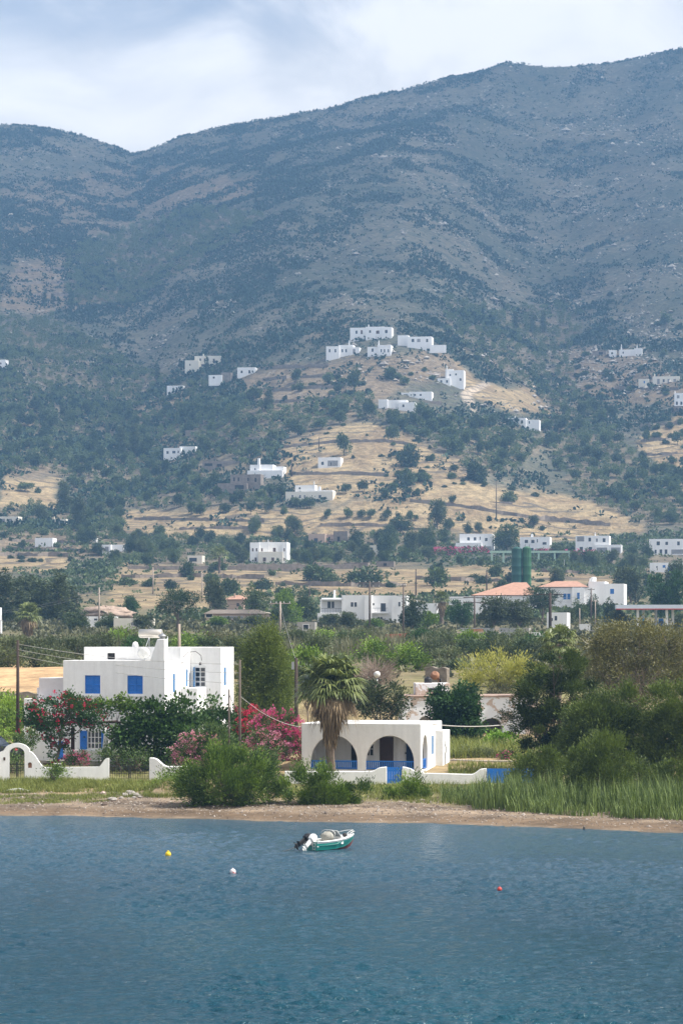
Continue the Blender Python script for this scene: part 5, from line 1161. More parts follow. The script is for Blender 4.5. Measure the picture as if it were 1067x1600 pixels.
far_house('square ruined stone tower beside the pinkish house', [(521, 543, 830, 851, 0, 7)], [(0, 529, 842, 4, 7, 'd')], m_=FSTONE, name='stone_ruin', cat='ruin')
far_house('white two-storey house with twin trees behind, above the green gantry', [(717, 767.5, 834, 861, 1.5, 9), (712, 752, 848, 863, -1, 4)], [(0, 731, 842, 4, 5, 'g'), (0, 741, 842, 4, 5, 'g'), (0, 749, 841, 1.6, 5, 'g'), (0, 758.5, 843, 4, 5, 'g'), (0, 759, 857, 15, 7, 's'), (1, 733, 856, 5, 5, 'g'), (1, 741, 856, 3, 6, 'g'), (1, 726, 856, 3, 6, 'g')])
far_house('white two-storey house half hidden behind a tree and the silos', [(812, 858, 839, 865, 0, 9)], [(0, 822, 846, 5, 5, 'g'), (0, 832, 846, 5, 5, 'g'), (0, 839, 845, 1.6, 5, 'g'), (0, 850, 849, 6, 4, 'g'), (0, 831, 859, 4, 6, 'g'), (0, 847, 860, 15, 6, 's')], [(830, 834, 4)])
far_house('white two-storey house with a red tiled veranda on the slope', [(899, 951, 837, 863, 0, 9), (929, 970, 851, 863, -.8, 5)], [(0, 907, 842, 11, 8, 's'), (0, 921, 843, 4, 6, 'g'), (0, 932, 844, 2, 5, 'g'), (0, 943, 844, 4.5, 6, 'g'), (0, 908, 858, 5, 7, 'g'), (0, 922, 858, 5, 7, 'g'), (1, 940, 859, 16, 7, 's'), (1, 961, 859, 14, 7, 's')], [(929, 832, 2)], extra=awning(930, 970, 851.5, 862, 1, 2.0))
far_house('long white two-storey house at the eastern edge of the slope', [(1014, 1080, 842, 867, 0, 9)], [(0, 1028, 849, 5, 6, 'g'), (0, 1041, 849, 4, 5, 'g'), (0, 1059, 849, 4, 6, 'g'), (0, 1024, 862, 3, 6, 'g'), (0, 1032, 862, 4, 7, 'g'), (0, 1040, 862, 4, 7, 'g'), (0, 1058, 862, 20, 7, 's')])
far_house('low white house with a pale blue door below the long eastern house', [(1015, 1080, 879, 895, 0, 8)], [(0, 1037, 885, 4.5, 4, 'b'), (0, 1045, 889, 4, 9, 'b'), (0, 1053, 885, 4, 4, 'b'), (0, 1026, 886, 2, 3, 'g')])
far_house('small white hut with a tree against it on the western terraces', [(55, 83, 840.5, 855, 0, 6)], [(0, 66, 849, 2, 2, 'g')], name='white_hut')
far_house('white shed with an open shaded side on the western terraces', [(161, 194, 851, 862, 0, 5), (161, 175, 851, 864, -1.5, 3)], [(1, 169, 858, 6, 8, 's')], name='white_shed', cat='shed')
far_house('tiny white cube hut alone among stones on the western terraces', [(145, 151, 840.5, 848, 0, 2.5)], [(0, 148, 845, 1.5, 2, 'g')], name='white_hut', cat='hut')
far_house('pale house with shaded windows at the western edge of the slope', [(-12, 29, 807, 819, 0, 8)], [(0, 6, 813, 5, 5, 's'), (0, 17, 813, 5, 5, 's'), (0, -4, 813, 5, 5, 's')], m_=FCREAM)
far_house('thin-roofed pale hut with a white chimney in the western scrub', [(83, 104, 811, 819, 0, 5)], [(0, 95, 815.5, 8, 3, 's')], [(84, 807, 1.5)], m_=FCREAM, name='pale_hut', cat='hut')
far_house('rounded white mill stump at the western edge high on the slope', [(-8, 9.5, 562, 577, 0, 6)], [(0, 2, 568, 2, 3, 'd')], name='white_mill', cat='mill')
far_house('white house with two chimneys high on the eastern slope', [(967, 1001, 546, 555, 0, 7), (990, 1002, 544, 557, -1, 6), (951, 962, 547, 556, 0, 4)], [(0, 973, 551, 2, 3, 'g'), (2, 956, 552, 3, 3, 'g')], [(970, 538, 2), (994, 539.5, 2)])
far_house('small brown stone hut with a white porch frame high on the eastern slope', [(925, 946, 548, 556, 0, 5)], [(0, 938, 552, 6, 4, 'd')], m_=FSTONE, name='stone_hut', cat='hut')
far_house('long low greyish house with a dark colonnade on the eastern slope', [(1019, 1060, 588, 601, 0, 7), (997, 1013, 592, 601, 1, 5)], [(0, 1028, 596, 4, 8, 's'), (0, 1036, 596, 3, 7, 'g'), (0, 1044, 596, 4, 8, 's'), (0, 1053, 596, 4, 8, 's'), (1, 1006, 597, 2, 4, 'b')], [(1022, 584, 2.5)], m_=FCREAM)
far_house('three-storey white house with a stone base at the eastern edge', [(1053, 1090, 614, 636, 0, 8), (1053, 1090, 634, 643, -.8, 4, FSTONE)], [(0, 1059, 620, 4, 5, 's'), (0, 1057, 630, 3, 5, 'g'), (0, 1064, 630, 3, 5, 'g'), (1, 1062, 639, 3, 5, 'd')], [(1054, 611, 2)])
far_house('small pale square house on the slope half hidden behind trees', [(572, 592, 852, 866, 0, 6)], [(0, 580, 858, 5, 5, 'g')], m_=FCREAM, name='pale_house')
far_house('small cream shed with a wide window beside the date palm', [(293, 316, 868, 880, 0, 5)], [(0, 302, 874.5, 12, 6, 'g')], m_=FCREAM, name='cream_shed', cat='shed')
for lb, bl in (('low grey stone sheep pen beside the track on the plain', [(537, 575, 879, 888, 0, 4)]), ('low pale concrete shed on the plain below the trees', [(588, 615, 877, 886, 0, 4)]), ('grey stone hut under trees west of the ridge field', [(374, 410, 683, 694, 0, 6)]), ('low brown stone hut among the western olive trees', [(290, 312, 672, 683, 0, 5)])):
    far_house(lb, bl, [(0, (bl[0][0] + bl[0][1]) / 2, bl[0][2] + 5, 5, 4, 'd')], m_=FSTONE, name='stone_hut', cat='hut')
# the village on the plain
def balcony(px0, px1, pt, pb, k, out=1.3):
    def f(t_, bx_, zz, BB, s):
        x0, x1 = bx_(px0), bx_(px1); d0 = BB[k][2]; z0 = zz(pb, (x0 + x1) / 2, d0); z1 = zz(pt, (x0 + x1) / 2, d0)
        MB().box(x0, x1, d0 - out, d0 - .004, z0 - .18, z0).build('balcony', FWHITE, t_)
        r = MB()
        for z in (z1 - .05,): r.box(x0, x1, d0 - out + .02, d0 - out + .07, z, z + .06)
        n_ = max(4, int((x1 - x0) / .3))
        for i in range(n_ + 1): x = x0 + .03 + (x1 - x0 - .06) * i / n_; r.box(x - .02, x + .02, d0 - out + .03, d0 - out + .06, z0, z1 - .05)
        r.build('railing', IRON, t_)
    return f
def roofslab(px0, px1, py, k, out=2.0, th=.22):
    def f(t_, bx_, zz, BB, s):
        x0, x1 = bx_(px0), bx_(px1); d0 = BB[k][2]; z = zz(py, (x0 + x1) / 2, d0 - out)
        MB().box(x0, x1, d0 - out, d0 - .004, z - th, z).build('veranda_roof', FWHITE, t_)
        for x in (x0 + .15, x1 - .15): MB().box(x - .13, x + .13, d0 - out + .02, d0 - out + .28, z - 3.0, z - th).build('veranda_post', FWHITE, t_)
    return f
far_house('long white two-storey house with balconies in the middle of the plain', [(534, 572, 930, 982, 0, 9), (500, 536, 934, 982, 2.2, 8), (570, 581, 930, 982, -.8, 6), (579, 614, 930.5, 982, .6, 9), (612, 634, 930.5, 982, -.4, 8), (496, 536, 958, 982, -.1, 2.2)],
          [(0, 550, 944.5, 4, 7, 'g'), (0, 555.5, 944.5, 4, 7, 'g'), (1, 512, 945, 5, 10, 'g'), (1, 518, 945, 4, 10, 'g'), (3, 598, 949, 8, 13, 'g'), (3, 591, 969, 3, 10, 'g'), (3, 595, 969, 3, 10, 'g'), (4, 624, 944, 3, 7, 'g'), (3, 583, 944, 2.5, 3.5, 'd')], [(519, 922, 4)], Y=560, rot=7, extra=both(balcony(500, 535, 950.5, 957.5, 1, 2.2), balcony(579, 606, 950, 957, 3, 1.2), roofslab(500, 536, 936, 1, 2.2)))
far_house('low white flat building with a long roof edge beside the small palm', [(634, 682, 942.5, 970, 0, 8)], [(0, 640, 955, 3, 6, 'g'), (0, 664, 957, 6, 5, 'g')], [(650, 938, 2)], Y=590)
far_house('low white building with an overhanging flat roof beside the terracotta roof', [(704, 775, 934, 970, 0, 9), (702, 777, 932, 935.5, -.5, 10)], [(0, 712, 943, 7, 4, 'g'), (0, 726, 938, 4, 3, 'g'), (0, 740, 944, 3, 9, 'g'), (0, 763, 943, 4, 7, 'g')], Y=590)
far_house('white house with a wide terracotta hipped roof beneath the silos', [(738, 834, 931, 975, 0, 14)], [(0, 772, 941, 6, 8, 'g'), (0, 797, 944, 5, 9, 'g'), (0, 756, 942, 4, 8, 'g'), (0, 788, 941, 4, 8, 'g')], Y=610, rot=6, extra=hip_roof(738, 834, 930, 910, 800, 820, 0, 14), name='tiled_house')
far_house('white house with a terracotta roof and blue shutters beside the blocky white house', [(842, 920, 918, 968, 0, 11), (893, 912, 918, 968, -1.0, 3)], [(0, 882, 932, 5, 9, 'b'), (0, 888, 932, 5, 9, 'b'), (1, 903, 931, 4, 10, 'b'), (0, 868, 931, 5, 7, 'g')], Y=640, rot=6, extra=both(hip_roof(842, 916, 917, 908, 866, 900, 0, 11), awning(894, 922, 915, 930, 1, 2.0)), name='tiled_house')
far_house('blocky white house with one blue window and a roof tank', [(919, 945, 908.5, 968, 0, 9), (943, 974, 912, 968, -.8, 9)], [(1, 956, 924, 6, 8, 'b')], [(904, 904, 3)], Y=650, rot=10, extra=lambda t_, bx_, zz, BB, s: MB().lathe([(.6, -.5), (.62, .9), (.55, 1.0), (.2, 1.05)], 16, 0, (bx_(926), BB[0][2] + 2, BB[0][3])).build('roof_tank', FWHITE, t_))
far_house('small bright white house half sunk behind hedges beside the dark pole', [(854, 885, 957, 986, 0, 7)], [(0, 868, 966, 4, 7, 'g'), (0, 862, 968, 2.5, 5, 'g')], Y=470)
far_house('white house with a balcony cut off at the western edge of the plain', [(-60, -1, 949, 1004, 0, 5), (-60, 4, 969, 972, -1.4, 1.3)], [(0, -8, 955, 5, 8, 'g')], Y=430, rot=-2, extra=balcony(-50, 4, 962, 969, 0, 1.4))
far_house('low pinkish building with a wide pale roof on the plain', [(320, 420, 958, 978, 0, 9, FPINK)], [(0, 327, 962, 10, 5, 'd'), (0, 360, 965, 40, 4, 's')], Y=560, rot=3, name='pink_shed', cat='shed', extra=lambda t_, bx_, zz, BB, s: MB().prism([(bx_(318), BB[0][3] - .1), (bx_(422), BB[0][3] - .1), (bx_(404), BB[0][3] + .7), (bx_(332), BB[0][3] + .7)], -.5, 9.5).build('roof', FROOF, t_))
far_house('small square pink house with a pale tiled roof on the plain', [(355, 381, 936, 958, 0, 7)], [(0, 372, 945, 4, 5, 'g')], [(365, 927, 3)], m_=FPINK, Y=610, name='pink_house', extra=hip_roof(353, 384, 936.5, 930, 364, 370, 0, 7))
far_house('low white shed with small windows behind the western hedges', [(118, 178, 963, 985, 0, 6)], [(0, 130, 968, 5, 3, 'g'), (0, 150, 968, 5, 3, 'g')], Y=480, rot=3, name='white_shed', cat='shed')
far_house('low pale shed with a grey roof left of the dark pine', [(178, 236, 966, 985, 0, 6)], [(0, 215, 975, 20, 5, 's')], m_=FCREAM, Y=470, rot=3, name='pale_shed', cat='shed')
far_house('small grey block hut by the hedge under the cable pole', [(464, 492, 972, 992, 0, 4, CONC)], [(0, 478, 980, 8, 8, 'd')], Y=430, rot=4, name='concrete_hut', cat='hut')
far_house('long grey metal shed with a pale end in front of the shrubs', [(719, 813, 981, 1006, 0, 6, GALV), (811, 826, 981, 1006, -.6, 6.6, CONC)], [(0, 724, 992, 3, 12, 'd')], Y=335, rot=6, name='metal_shed', cat='shed')
far_house('low white parapet yard building beside the bright white house', [(826, 860, 988, 1003, 0, 5)], [(0, 840, 993, 4, 5, 'g')], Y=380, rot=4, name='white_shed', cat='shed')
far_house('grey concrete yard walls behind the small bright house', [(886, 935, 985, 1003, 0, 5, CONC), (905, 922, 975, 1000, 2, 3, STEEL)], [(0, 895, 992, 5, 6, 'd')], Y=420, rot=4, name='concrete_shed', cat='shed')
# walls on the terraces
def terrace_wall(label, px0, px1, pyb, h_, m_=FSTONE, cat='wall'):
    a, b = hit(px0, pyb, 230), hit(px1, pyb, 230); Y = (a.y + b.y) / 2; s = Y / K
    a = ((px0 - CX) * s, Y); b = ((px1 - CX) * s, Y)
    wallrun('stone_wall', label, cat, a, b, [(0, h_)] + [(k / 14, h_ * (1 + .12 * math.sin(k * 2.7 + px0))) for k in range(1, 14)] + [(1, h_)], .7, m_, below=2.5)
terrace_wall('stone terrace wall holding up the tall cream house', 370, 472, 892, 2.4)
terrace_wall('low pale wall running east from the tall cream house', 458, 560, 889, 1.6, FSTONE)
terrace_wall('pale concrete retaining wall under the hamlet gardens', 629, 688, 582, 2.2, FROOF)
terrace_wall('long dry stone wall crossing the western plain', 200, 372, 890, 1.2)
terrace_wall('stone wall of the dry field beneath the olive row', 650, 800, 783, 1.0)
terrace_wall('dark stone wall behind the low white terrace house', 626, 690, 629, 1.8)

def contour_wall(label, pts, h_):
    q = []
    for (a, b), (c_, d_) in zip(pts[:-1], pts[1:]):
        n_ = max(2, int(abs(c_ - a) / 7))
        q += [hit(a + (c_ - a) * i / n_, b + (d_ - b) * i / n_, 230) for i in range(n_)]
    m_ = MB(); r_ = random.Random(int(pts[0][0] * 7 + pts[0][1]))
    hs = [h_ * r_.uniform(.6, 1.25) for _ in q]
    for i in range(len(q) - 1):
        a, b = q[i], q[i + 1]
        if (b - a).length > 60: continue
        w2 = Vector((0, .35, 0)); dn = Vector((0, 0, -1.2))
        A0, A1, B0, B1 = a - w2, a + w2, b - w2, b + w2; ua, ub = Vector((0, 0, hs[i])), Vector((0, 0, hs[i + 1]))
        m_.face([A0 + dn, B0 + dn, B0 + ub, A0 + ua]); m_.face([A0 + ua, B0 + ub, B1 + ub, A1 + ua]); m_.face([B1 + dn, A1 + dn, A1 + ua, B1 + ub])
    tag(m_.build('dry_stone_wall', FSTONE), label, 'wall', kind='thing')
for lb, pt, h_ in (('dark dry stone wall curving across the golden slope above the eastern houses', [(640, 784), (720, 792), (800, 806), (880, 815), (960, 822)], 1.5), ('dry stone wall below the row of small olive trees', [(500, 822), (560, 821), (640, 824)], 1.2), ('dry stone wall across the western ochre field under the olives', [(210, 812), (300, 813), (420, 816)], 1.3), ('broken dry stone wall low on the western ochre field', [(280, 828), (330, 826), (400, 827)], 1.0),
                   ('field wall crossing the ochre plain above the small pink house', [(190, 903), (300, 902), (420, 905)], 1.2), ('field wall on the ochre plain above the long white house', [(430, 914), (520, 916), (640, 917)], 1.2), ('field wall on the plain west of the silos', [(650, 905), (720, 908), (790, 909)], 1.0), ('field wall on the plain east of the silos', [(835, 893), (900, 896), (985, 899)], 1.1), ('terrace wall beneath the white hut on the western terraces', [(0, 861), (90, 860), (185, 866)], 1.2), ('terrace wall above the western ochre strip', [(0, 868), (60, 869), (115, 870)], 1.4),
                   ('terrace wall under the hut yard on the western terraces', [(20, 846), (120, 849), (150, 851)], 1.0), ('upper wall of the mauve terraces', [(405, 577), (470, 574), (520, 573)], 1.5), ('middle wall of the mauve terraces', [(410, 594), (470, 590), (540, 588)], 1.3), ('lower wall of the mauve terraces', [(420, 612), (480, 607), (545, 606)], 1.3), ('wall at the foot of the mauve terraces', [(425, 630), (480, 626), (540, 622)], 1.2), ('wall around the dry summit field', [(440, 700), (520, 692), (600, 690), (650, 697)], 1.2), ('wall below the white porch house', [(450, 742), (540, 741), (610, 744)], 1.2), ('upper wall on the eastern ochre terraces', [(1000, 668), (1040, 664), (1067, 660)], 1.4), ('middle wall on the eastern ochre terraces', [(1000, 690), (1040, 688), (1067, 684)], 1.3), ('lower wall on the eastern ochre terraces', [(1005, 712), (1040, 711), (1067, 708)], 1.3), ('wall beneath the eastern colonnade house', [(960, 607), (1010, 608), (1067, 610)], 1.4), ('high terrace wall by the tall lone cypress', [(20, 445), (80, 443), (140, 440)], 1.6), ('second terrace wall below the tall lone cypress', [(15, 462), (80, 461), (150, 464)], 1.6), ('wall on the terraces above the tall lone cypress', [(25, 425), (70, 422), (110, 420)], 1.6)):
    contour_wall(lb, pt, h_)
# --- silos and the green gantry
SY = 690.0
def silo(label, px, w_, top, m_):
    t_ = thing('silo', label, 'silo', P(px, 925, SY) + Vector((0, 0, 0))); s = SY / K; r = w_ * s / 2; h_ = (925 - top) * s
    sh = MB(); pr = []
    nseg = 5
    for i in range(nseg):
        z0, z1 = h_ * i / nseg, h_ * (i + 1) / nseg; pr += [(r, z0 + .02), (r, z1 - .06), (r * 1.006, z1 - .05), (r * 1.006, z1)]
    sh.lathe([(r * .9, -6)] + pr, 28).build('shell', m_, t_)
    MB().lathe([(r * 1.0, h_), (r * .8, h_ + .25), (r * .3, h_ + .5), (.1, h_ + .55)], 24).build('cap', m_, t_)
    for k, a in enumerate((0.4, 2.2)): MB().tube([(r * .6 * math.cos(a), r * .6 * math.sin(a), h_ + .2), (r * .6 * math.cos(a), r * .6 * math.sin(a), h_ + .9), (r * .6 * math.cos(a) + .2, r * .6 * math.sin(a), h_ + 1.1)], .1, 6).build('vent_pipe', GALV, t_)
    ld_ = MB()
    for x in (-.25, .25): ld_.tube([(x + r * .3, -r * 1.03, 0), (x + r * .3, -r * 1.03, h_)], .04, 4)
    ld_.build('ladder', m_, t_)
silo('broad blue-green metal silo standing beside a slimmer one', 807, 16.5, 858, GREENP)
silo('slimmer bright green metal silo behind the broad one', 822.5, 14, 857, plain('bright_silo_green', (.035, .12, .055), .5, .12, .5, streak=True))
gt = thing('gantry', 'long pale green steel gantry on posts behind the silos', 'gantry', hit(828, 880, 230), R(0)); s = gt.location.y / K
MB().box(-63 * s, 62 * s, -.3, .3, 16 * s, 19.5 * s).build('beam', PGREEN, gt)
for px in (768, 786, 841, 866, 889): MB().box((px - 828) * s - .3, (px - 828) * s + .3, -.25, .25, -3, 16 * s - .003).build('post', PGREEN, gt)
# --- filling station canopy
gs = thing('station_canopy', 'flat pale filling station canopy on white columns near the eastern edge', 'canopy', P(1014, 985, 480), R(-4)); s = 480 / K
MB().box(-52 * s, 60 * s, -1, 7, 33 * s, 40 * s).build('roof', plain('canopy_fascia', (.55, .60, .66), .4, .06, .5), gs)
MB().box(-52 * s - .01, 60 * s + .01, -1.02, -1.003, 32.3 * s, 34 * s).build('stripe', REDP, gs)
for px, y in ((996, .5), (1006, 4), (1041, .5), (1052, 4), (1026, 5.5)): MB().box((px - 1014) * s - .22, (px - 1014) * s + .22, y - .2, y + .2, -2, 33 * s - .003).build('column', FWHITE, gs)
def pump(label, px, m_):
    q = P(px, 972, 483); t_ = thing('fuel_pump', label, 'pump', (q.x, q.y, q.z - 1.6)); MB().box(-.4, .4, -.25, .25, 0, 2.2).build('cabinet', m_, t_); MB().box(-.3, .3, -.27, -.252, 1.2, 1.8).build('display', FGLASS, t_); MB().box(-.5, .5, -.3, .3, -1.0, -.003).build('plinth', CONC, t_)
pump('bright blue fuel pump under the station canopy between two columns', 1003.5, plain('pump_blue', (.04, .35, .6), .5, .1, 1.0)); pump('dark blue fuel pump under the eastern part of the station canopy', 1032, FBLUE)
# --- lattice trailer, red trailer
tr = thing('lattice_trailer', 'beige lattice steel frame lying before the grey metal shed', 'steel frame', P(747, 1001, 322)); s = 322 / K
f = MB()
for z in (.25, .95):
    for y in (-.5, .5): f.box(-32 * s, 32 * s, y - .05, y + .05, z - .06, z + .06)
f.build('rails', BEIGE, tr)
for k in range(12):
    x = -31 * s + k * 62 * s / 11; MB().tube([(x, -.5, .25), (x + (2.6 * s if k % 2 else -2.6 * s), -.5, .95)], .05, 4).build('brace', BEIGE, tr)
MB().box(-12 * s, 8 * s, -.4, .4, 1.02, 1.35).build('winch_box', RUST, tr); MB().prism([(24 * s, .9), (32 * s, .9), (32 * s, 1.6), (26 * s, 1.6)], -.45, .45).build('cab_frame', BEIGE, tr)
for x in (-24, 20):
    wl = MB().lathe([(.3, -.7), (.42, -.68), (.42, .68), (.3, .7)], 16).build('wheel', BLACKP, tr); wl.location = (x * s, 0, .1); wl.rotation_euler = (R(90), 0, 0)
rt = thing('red_trailer', 'low red trailer box among the dry reeds on the plain', 'trailer', P(622, 1001, 370)); s = 370 / K
MB().prism([(-20 * s, .3), (20 * s, .45), (20 * s, 1.0), (-20 * s, .8)], -.9, .9).build('box', REDP, rt)
for x in (-12, 10):
    wl = MB().lathe([(.25, -.8), (.38, -.78), (.38, .78), (.25, .8)], 16).build('wheel', BLACKP, rt); wl.location = (x * s, 0, .2); wl.rotation_euler = (R(90), 0, 0)
t = thing('globe_lamp', 'white globe lamp on a pole above the trees behind the arched house', 'street lamp', (*xy(589, 205), gz(*xy(589, 205))))
zt = CAMH + (HY - 1054) * 205 / K - t.location.z
MB().tube([(0, 0, -.2), (0, 0, zt - .2)], .05, 8).build('pole', GALV, t); MB().lathe([(.08, -.24), (.2, -.12), (.24, .02), (.2, .16), (.08, .24)], 16, 0, (0, 0, zt)).build('globe', STEEL, t)
# rubble mound
b_ = MB(); q = hit(170, 962, 400)
o = lump(5.0, 3.0, 1.4, 3, 10, 30, .3).build('rubble_mound', plain('rubble', (.38, .29, .23), .95, .35, 1.2, .8, 3)); o.location = P(166, 960, 540) ; tag(o, 'heap of pale brown rubble behind the western hedges', 'rubble')

# ---------------------------------------------------------------- poles and cables
TOPS = {}
def pole(key, label, px, top, Y, m_, r=.11, arm=0.0, arm2=False, lean=0.0, group=None):
    x, y = xy(px, Y); z0 = gz(x, y); h_ = CAMH + (HY - top) * Y / K - z0
    t_ = thing('utility_pole', label, 'utility pole', (x, y, z0), R(px % 17 - 8), group)
    MB().tube([(0, 0, -.6), (lean * h_ * .5, 0, h_ * .5), (lean * h_, 0, h_)], [r * 1.25, r * 1.05, r * .8], 10).build('post', m_, t_)
    TOPS[key] = Vector((x + lean * h_, y, z0 + h_ - .25))
    if arm:
        for k in range(2 if arm2 else 1):
            z = h_ - .25 - .75 * k
            MB().box(-arm / 2, arm / 2, r * .85, r * .85 + .1, z - .06, z + .06).build('crossarm', m_, t_)
            for x_ in (-arm * .45, -arm * .18, arm * .18, arm * .45): MB().lathe([(.05, 0), (.06, .06), (.035, .1), (.055, .16), (.02, .22)], 8, 0, (x_, r * .85 + .05, z + .062)).build('insulator', STEEL, t_)
    return t_
pole('a', 'dark wooden utility pole at the western side of the big house', 28.5, 1000, 176, DPOLE, .105)
pole('b', 'grey wooden utility pole beside the crimson oleander, the taller of two', 375, 1031, 160.5, WOODP, .075)
pole('c', 'thin short wooden pole at the corner of the big house beside the taller one', 358, 1077, 161, WOODP, .055)
pole('d', 'dark wooden pole with a box near its top, behind the palm', 463, 1028, 183, DPOLE, .12)
MB().box(-.3, -.13, -.12, .12, 0, .5).build('fuse_box', GALV, None)
o = bpy.data.objects['fuse_box']; o.parent = bpy.data.objects['utility_pole.003']; o.location = (0, 0, TOPS['d'].z - bpy.data.objects['utility_pole.003'].location.z - .5)
pole('e', 'pale short wooden pole rising behind the big house roof', 280.5, 975, 250, PPOLE, .14)
pole('f', 'pale grey pole behind the hedges west of the dark pine', 155.5, 918, 480, PPOLE, .14)
pole('g', 'pale pole with a crossarm above the conical tree', 438, 940, 400, PPOLE, .16, 3.0)
pole('h', 'tall pale pole with a wide crossarm before the long white house', 577.5, 908, 470, WOODP, .16, 3.6, True)
pole('i', 'slim grey pole standing beside the long white house corner', 630, 913, 440, WOODP, .13, .8)
pole('j', 'grey pole with two crossarms beside the low white flat-roofed building', 741, 931, 430, WOODP, .15, 3.4, True)
pole('k', 'dark pole with a wide crossarm beside the small bright house', 859, 926, 410, DPOLE, .22, 4.0)
pole('l', 'slim pole standing before the blocky white house, the taller of a pair', 923, 919, 560, WOODP, .16, 1.4)
pole('m', 'thin pale pole beside the blocky house, the shorter of a pair', 929.5, 937, 520, PPOLE, .1, 1.2)
pole('n', 'slim brown pole standing on the ochre strip below the cream house', 331, 905, 720, WOODP, .15)
pole('o', 'tall slim pole on the ochre strip beside the dark pine', 239.5, 886, 740, PPOLE, .16)
pole('p', 'slim pole on the plain just east of the dark pine top', 316, 893, 690, PPOLE, .14)
pole('q', 'dark pole alone on the plain above the small palm', 649.5, 889, 740, DPOLE, .16)
pole('r', 'dark pole behind the white terracotta-roofed house', 760, 890, 720, DPOLE, .16)
pole('s', 'thin pole at the eastern plain behind the filling station canopy', 992, 898, 700, WOODP, .15)
pole('t', 'short pole on the ochre strip between two hedges', 447, 911, 720, WOODP, .13)
pole('u', 'short pole on the ochre strip above the long white house roof', 484, 914, 720, WOODP, .13)
pole('v', 'thin pole standing alone on the dry slope by the white porch house', 498.5, 683, 1240, DPOLE, .2)
pole('w', 'dark pole beside the white villa with the pointed chimney', 455.5, 718, 1200, DPOLE, .28)
pole('x', 'slim pole standing beneath the track across the dry slope', 775, 752, 1130, WOODP, .2)
pole('y', 'pale slim post at the edge of the dry summit field', 559, 643, 1330, PPOLE, .22)
pole('z', 'thin lamp post between white houses beside the red veranda', 905, 950, 480, PPOLE, .1)
def cable(label, pts, sag, r=.018, m_=CABLE, group=None):
    q = []
    for a, b in zip(pts[:-1], pts[1:]):
        for i in range(11):
            f = i / 10; v = a.lerp(b, f); v.z -= sag * 4 * f * (1 - f); q.append(v)
    o = MB().tube(q, r, 4, cap=False).build('cable', m_); return tag(o, label, 'cable', group)
wr = ha.matrix_basis @ Vector((-7.0, .1, 2.6)); wr2 = ha.matrix_basis @ Vector((0, 4, 2.7))
cable('thick pale cable sagging from the tall pole to the arched house', [TOPS['b'] + Vector((0, 0, -1.8)), wr], .35, .017, PCABLE)
cable('pale cable running from the arched house roof east to the ruin', [wr2, P(800, 1131, 176)], .15, .03, PCABLE)
cable('thin cable joining the short pole and the taller pole', [TOPS['c'], TOPS['b'] + Vector((0, 0, -2.6))], .2, .02)
for k, (z0, z1) in enumerate(((0, 0.6), (-.35, 0.1), (-.7, -.5))):
    cable('thin wire crossing before the big house between the dark pole and the tall pole', [TOPS['a'] + Vector((0, 0, z0)), TOPS['b'] + Vector((0, 0, z1 - .6))], .3, .012, PCABLE, 'wires across the big house')
for k, z0 in enumerate((0, -.4)):
    cable('thin wire leaving the dark pole westward over the brush', [TOPS['a'] + Vector((0, 0, z0)), P(-120, 1060, 182)], .5, .014, CABLE, 'wires leaving the dark pole')
cable('pale cable coming down from the crossarm pole to the dark boxed pole', [TOPS['g'], TOPS['d']], .3, .011, PCABLE)
for k, (a, b) in enumerate((('f', 'g'), ('h', 'j'), ('j', 'k'), ('k', 'l'))):
    for dz in (0, -.7): cable(('thin wire across the plain from the western pole to the crossarm pole', 'thin wire between the tall crossarm pole and the double crossarm pole', 'thin wire between the double crossarm pole and the dark pole', 'thin wire from the dark pole to the pole by the blocky house')[k], [TOPS[a] + Vector((0, 0, dz)), TOPS[b] + Vector((0, 0, dz))], 1.0, .022, CABLE, 'wires of the plain span %s' % ('one', 'two', 'three', 'four')[k])
for dz in (0, -.5): cable('thin wire from the western pole toward the edge of the plain', [TOPS['f'] + Vector((0, 0, dz)), P(-80, 958 - dz * 4, 470)], 1.2, .022, CABLE, 'wires west of the pale grey pole')

# ---------------------------------------------------------------- trees of the plain and hillside: a few grown crowns, copied
def proto(name, seed, blobs, n, per, crad, ln, wd, m_, trunk=.16, bark=BARK, **kw):
    rng = np.random.default_rng(seed); v, t_ = cloud(rng, blobs, n // per, per, crad, ln, wd, **kw)
    tr = limbs(rng, (0, 0, 0), [(b[0], b[1], b[2]) for b in blobs[:5]], trunk, 1)
    nv = len(v); q = np.arange(nv).reshape(-1, 4)
    tv = np.array(tr.v); tq = np.array([f for f in tr.f if len(f) == 4]) + nv
    V = np.concatenate([v, tv]); Q = np.concatenate([q, tq]); T = np.concatenate([t_, np.zeros(len(tv))])
    o = np_mesh(name, V, Q, [m_, bark], tint=T, midx=np.concatenate([np.zeros(len(q)), np.ones(len(tq))])); me = o.data
    bpy.data.objects.remove(o); return me
rg = random.Random(5)
def rblobs(w_, h_, n, z0, seed, flat=1.0):
    r_ = random.Random(seed); return [(r_.uniform(-.55, .55) * w_, r_.uniform(-.5, .5) * w_, z0 + r_.uniform(.25, .8) * (h_ - z0), w_ * r_.uniform(.3, .5), w_ * r_.uniform(.3, .5), (h_ - z0) * r_.uniform(.22, .38) * flat) for _ in range(n)]
OLV = [proto('olive_tree', 100 + k, rblobs(3.0, 5.0, 6, 1.1, 100 + k), 1500, 14, .6, .55, .30, LF_HILL, up=.2) for k in range(4)]                 # 6 m wide, 5 m high
BSH = [proto('round_bush', 120 + k, [(0, 0, .9, 1.7, 1.7, 1.0)] + rblobs(1.9, 2.2, 5, .1, 120 + k), 1300, 14, .5, .42, .24, LF_HILL, .08, up=.1) for k in range(3)]
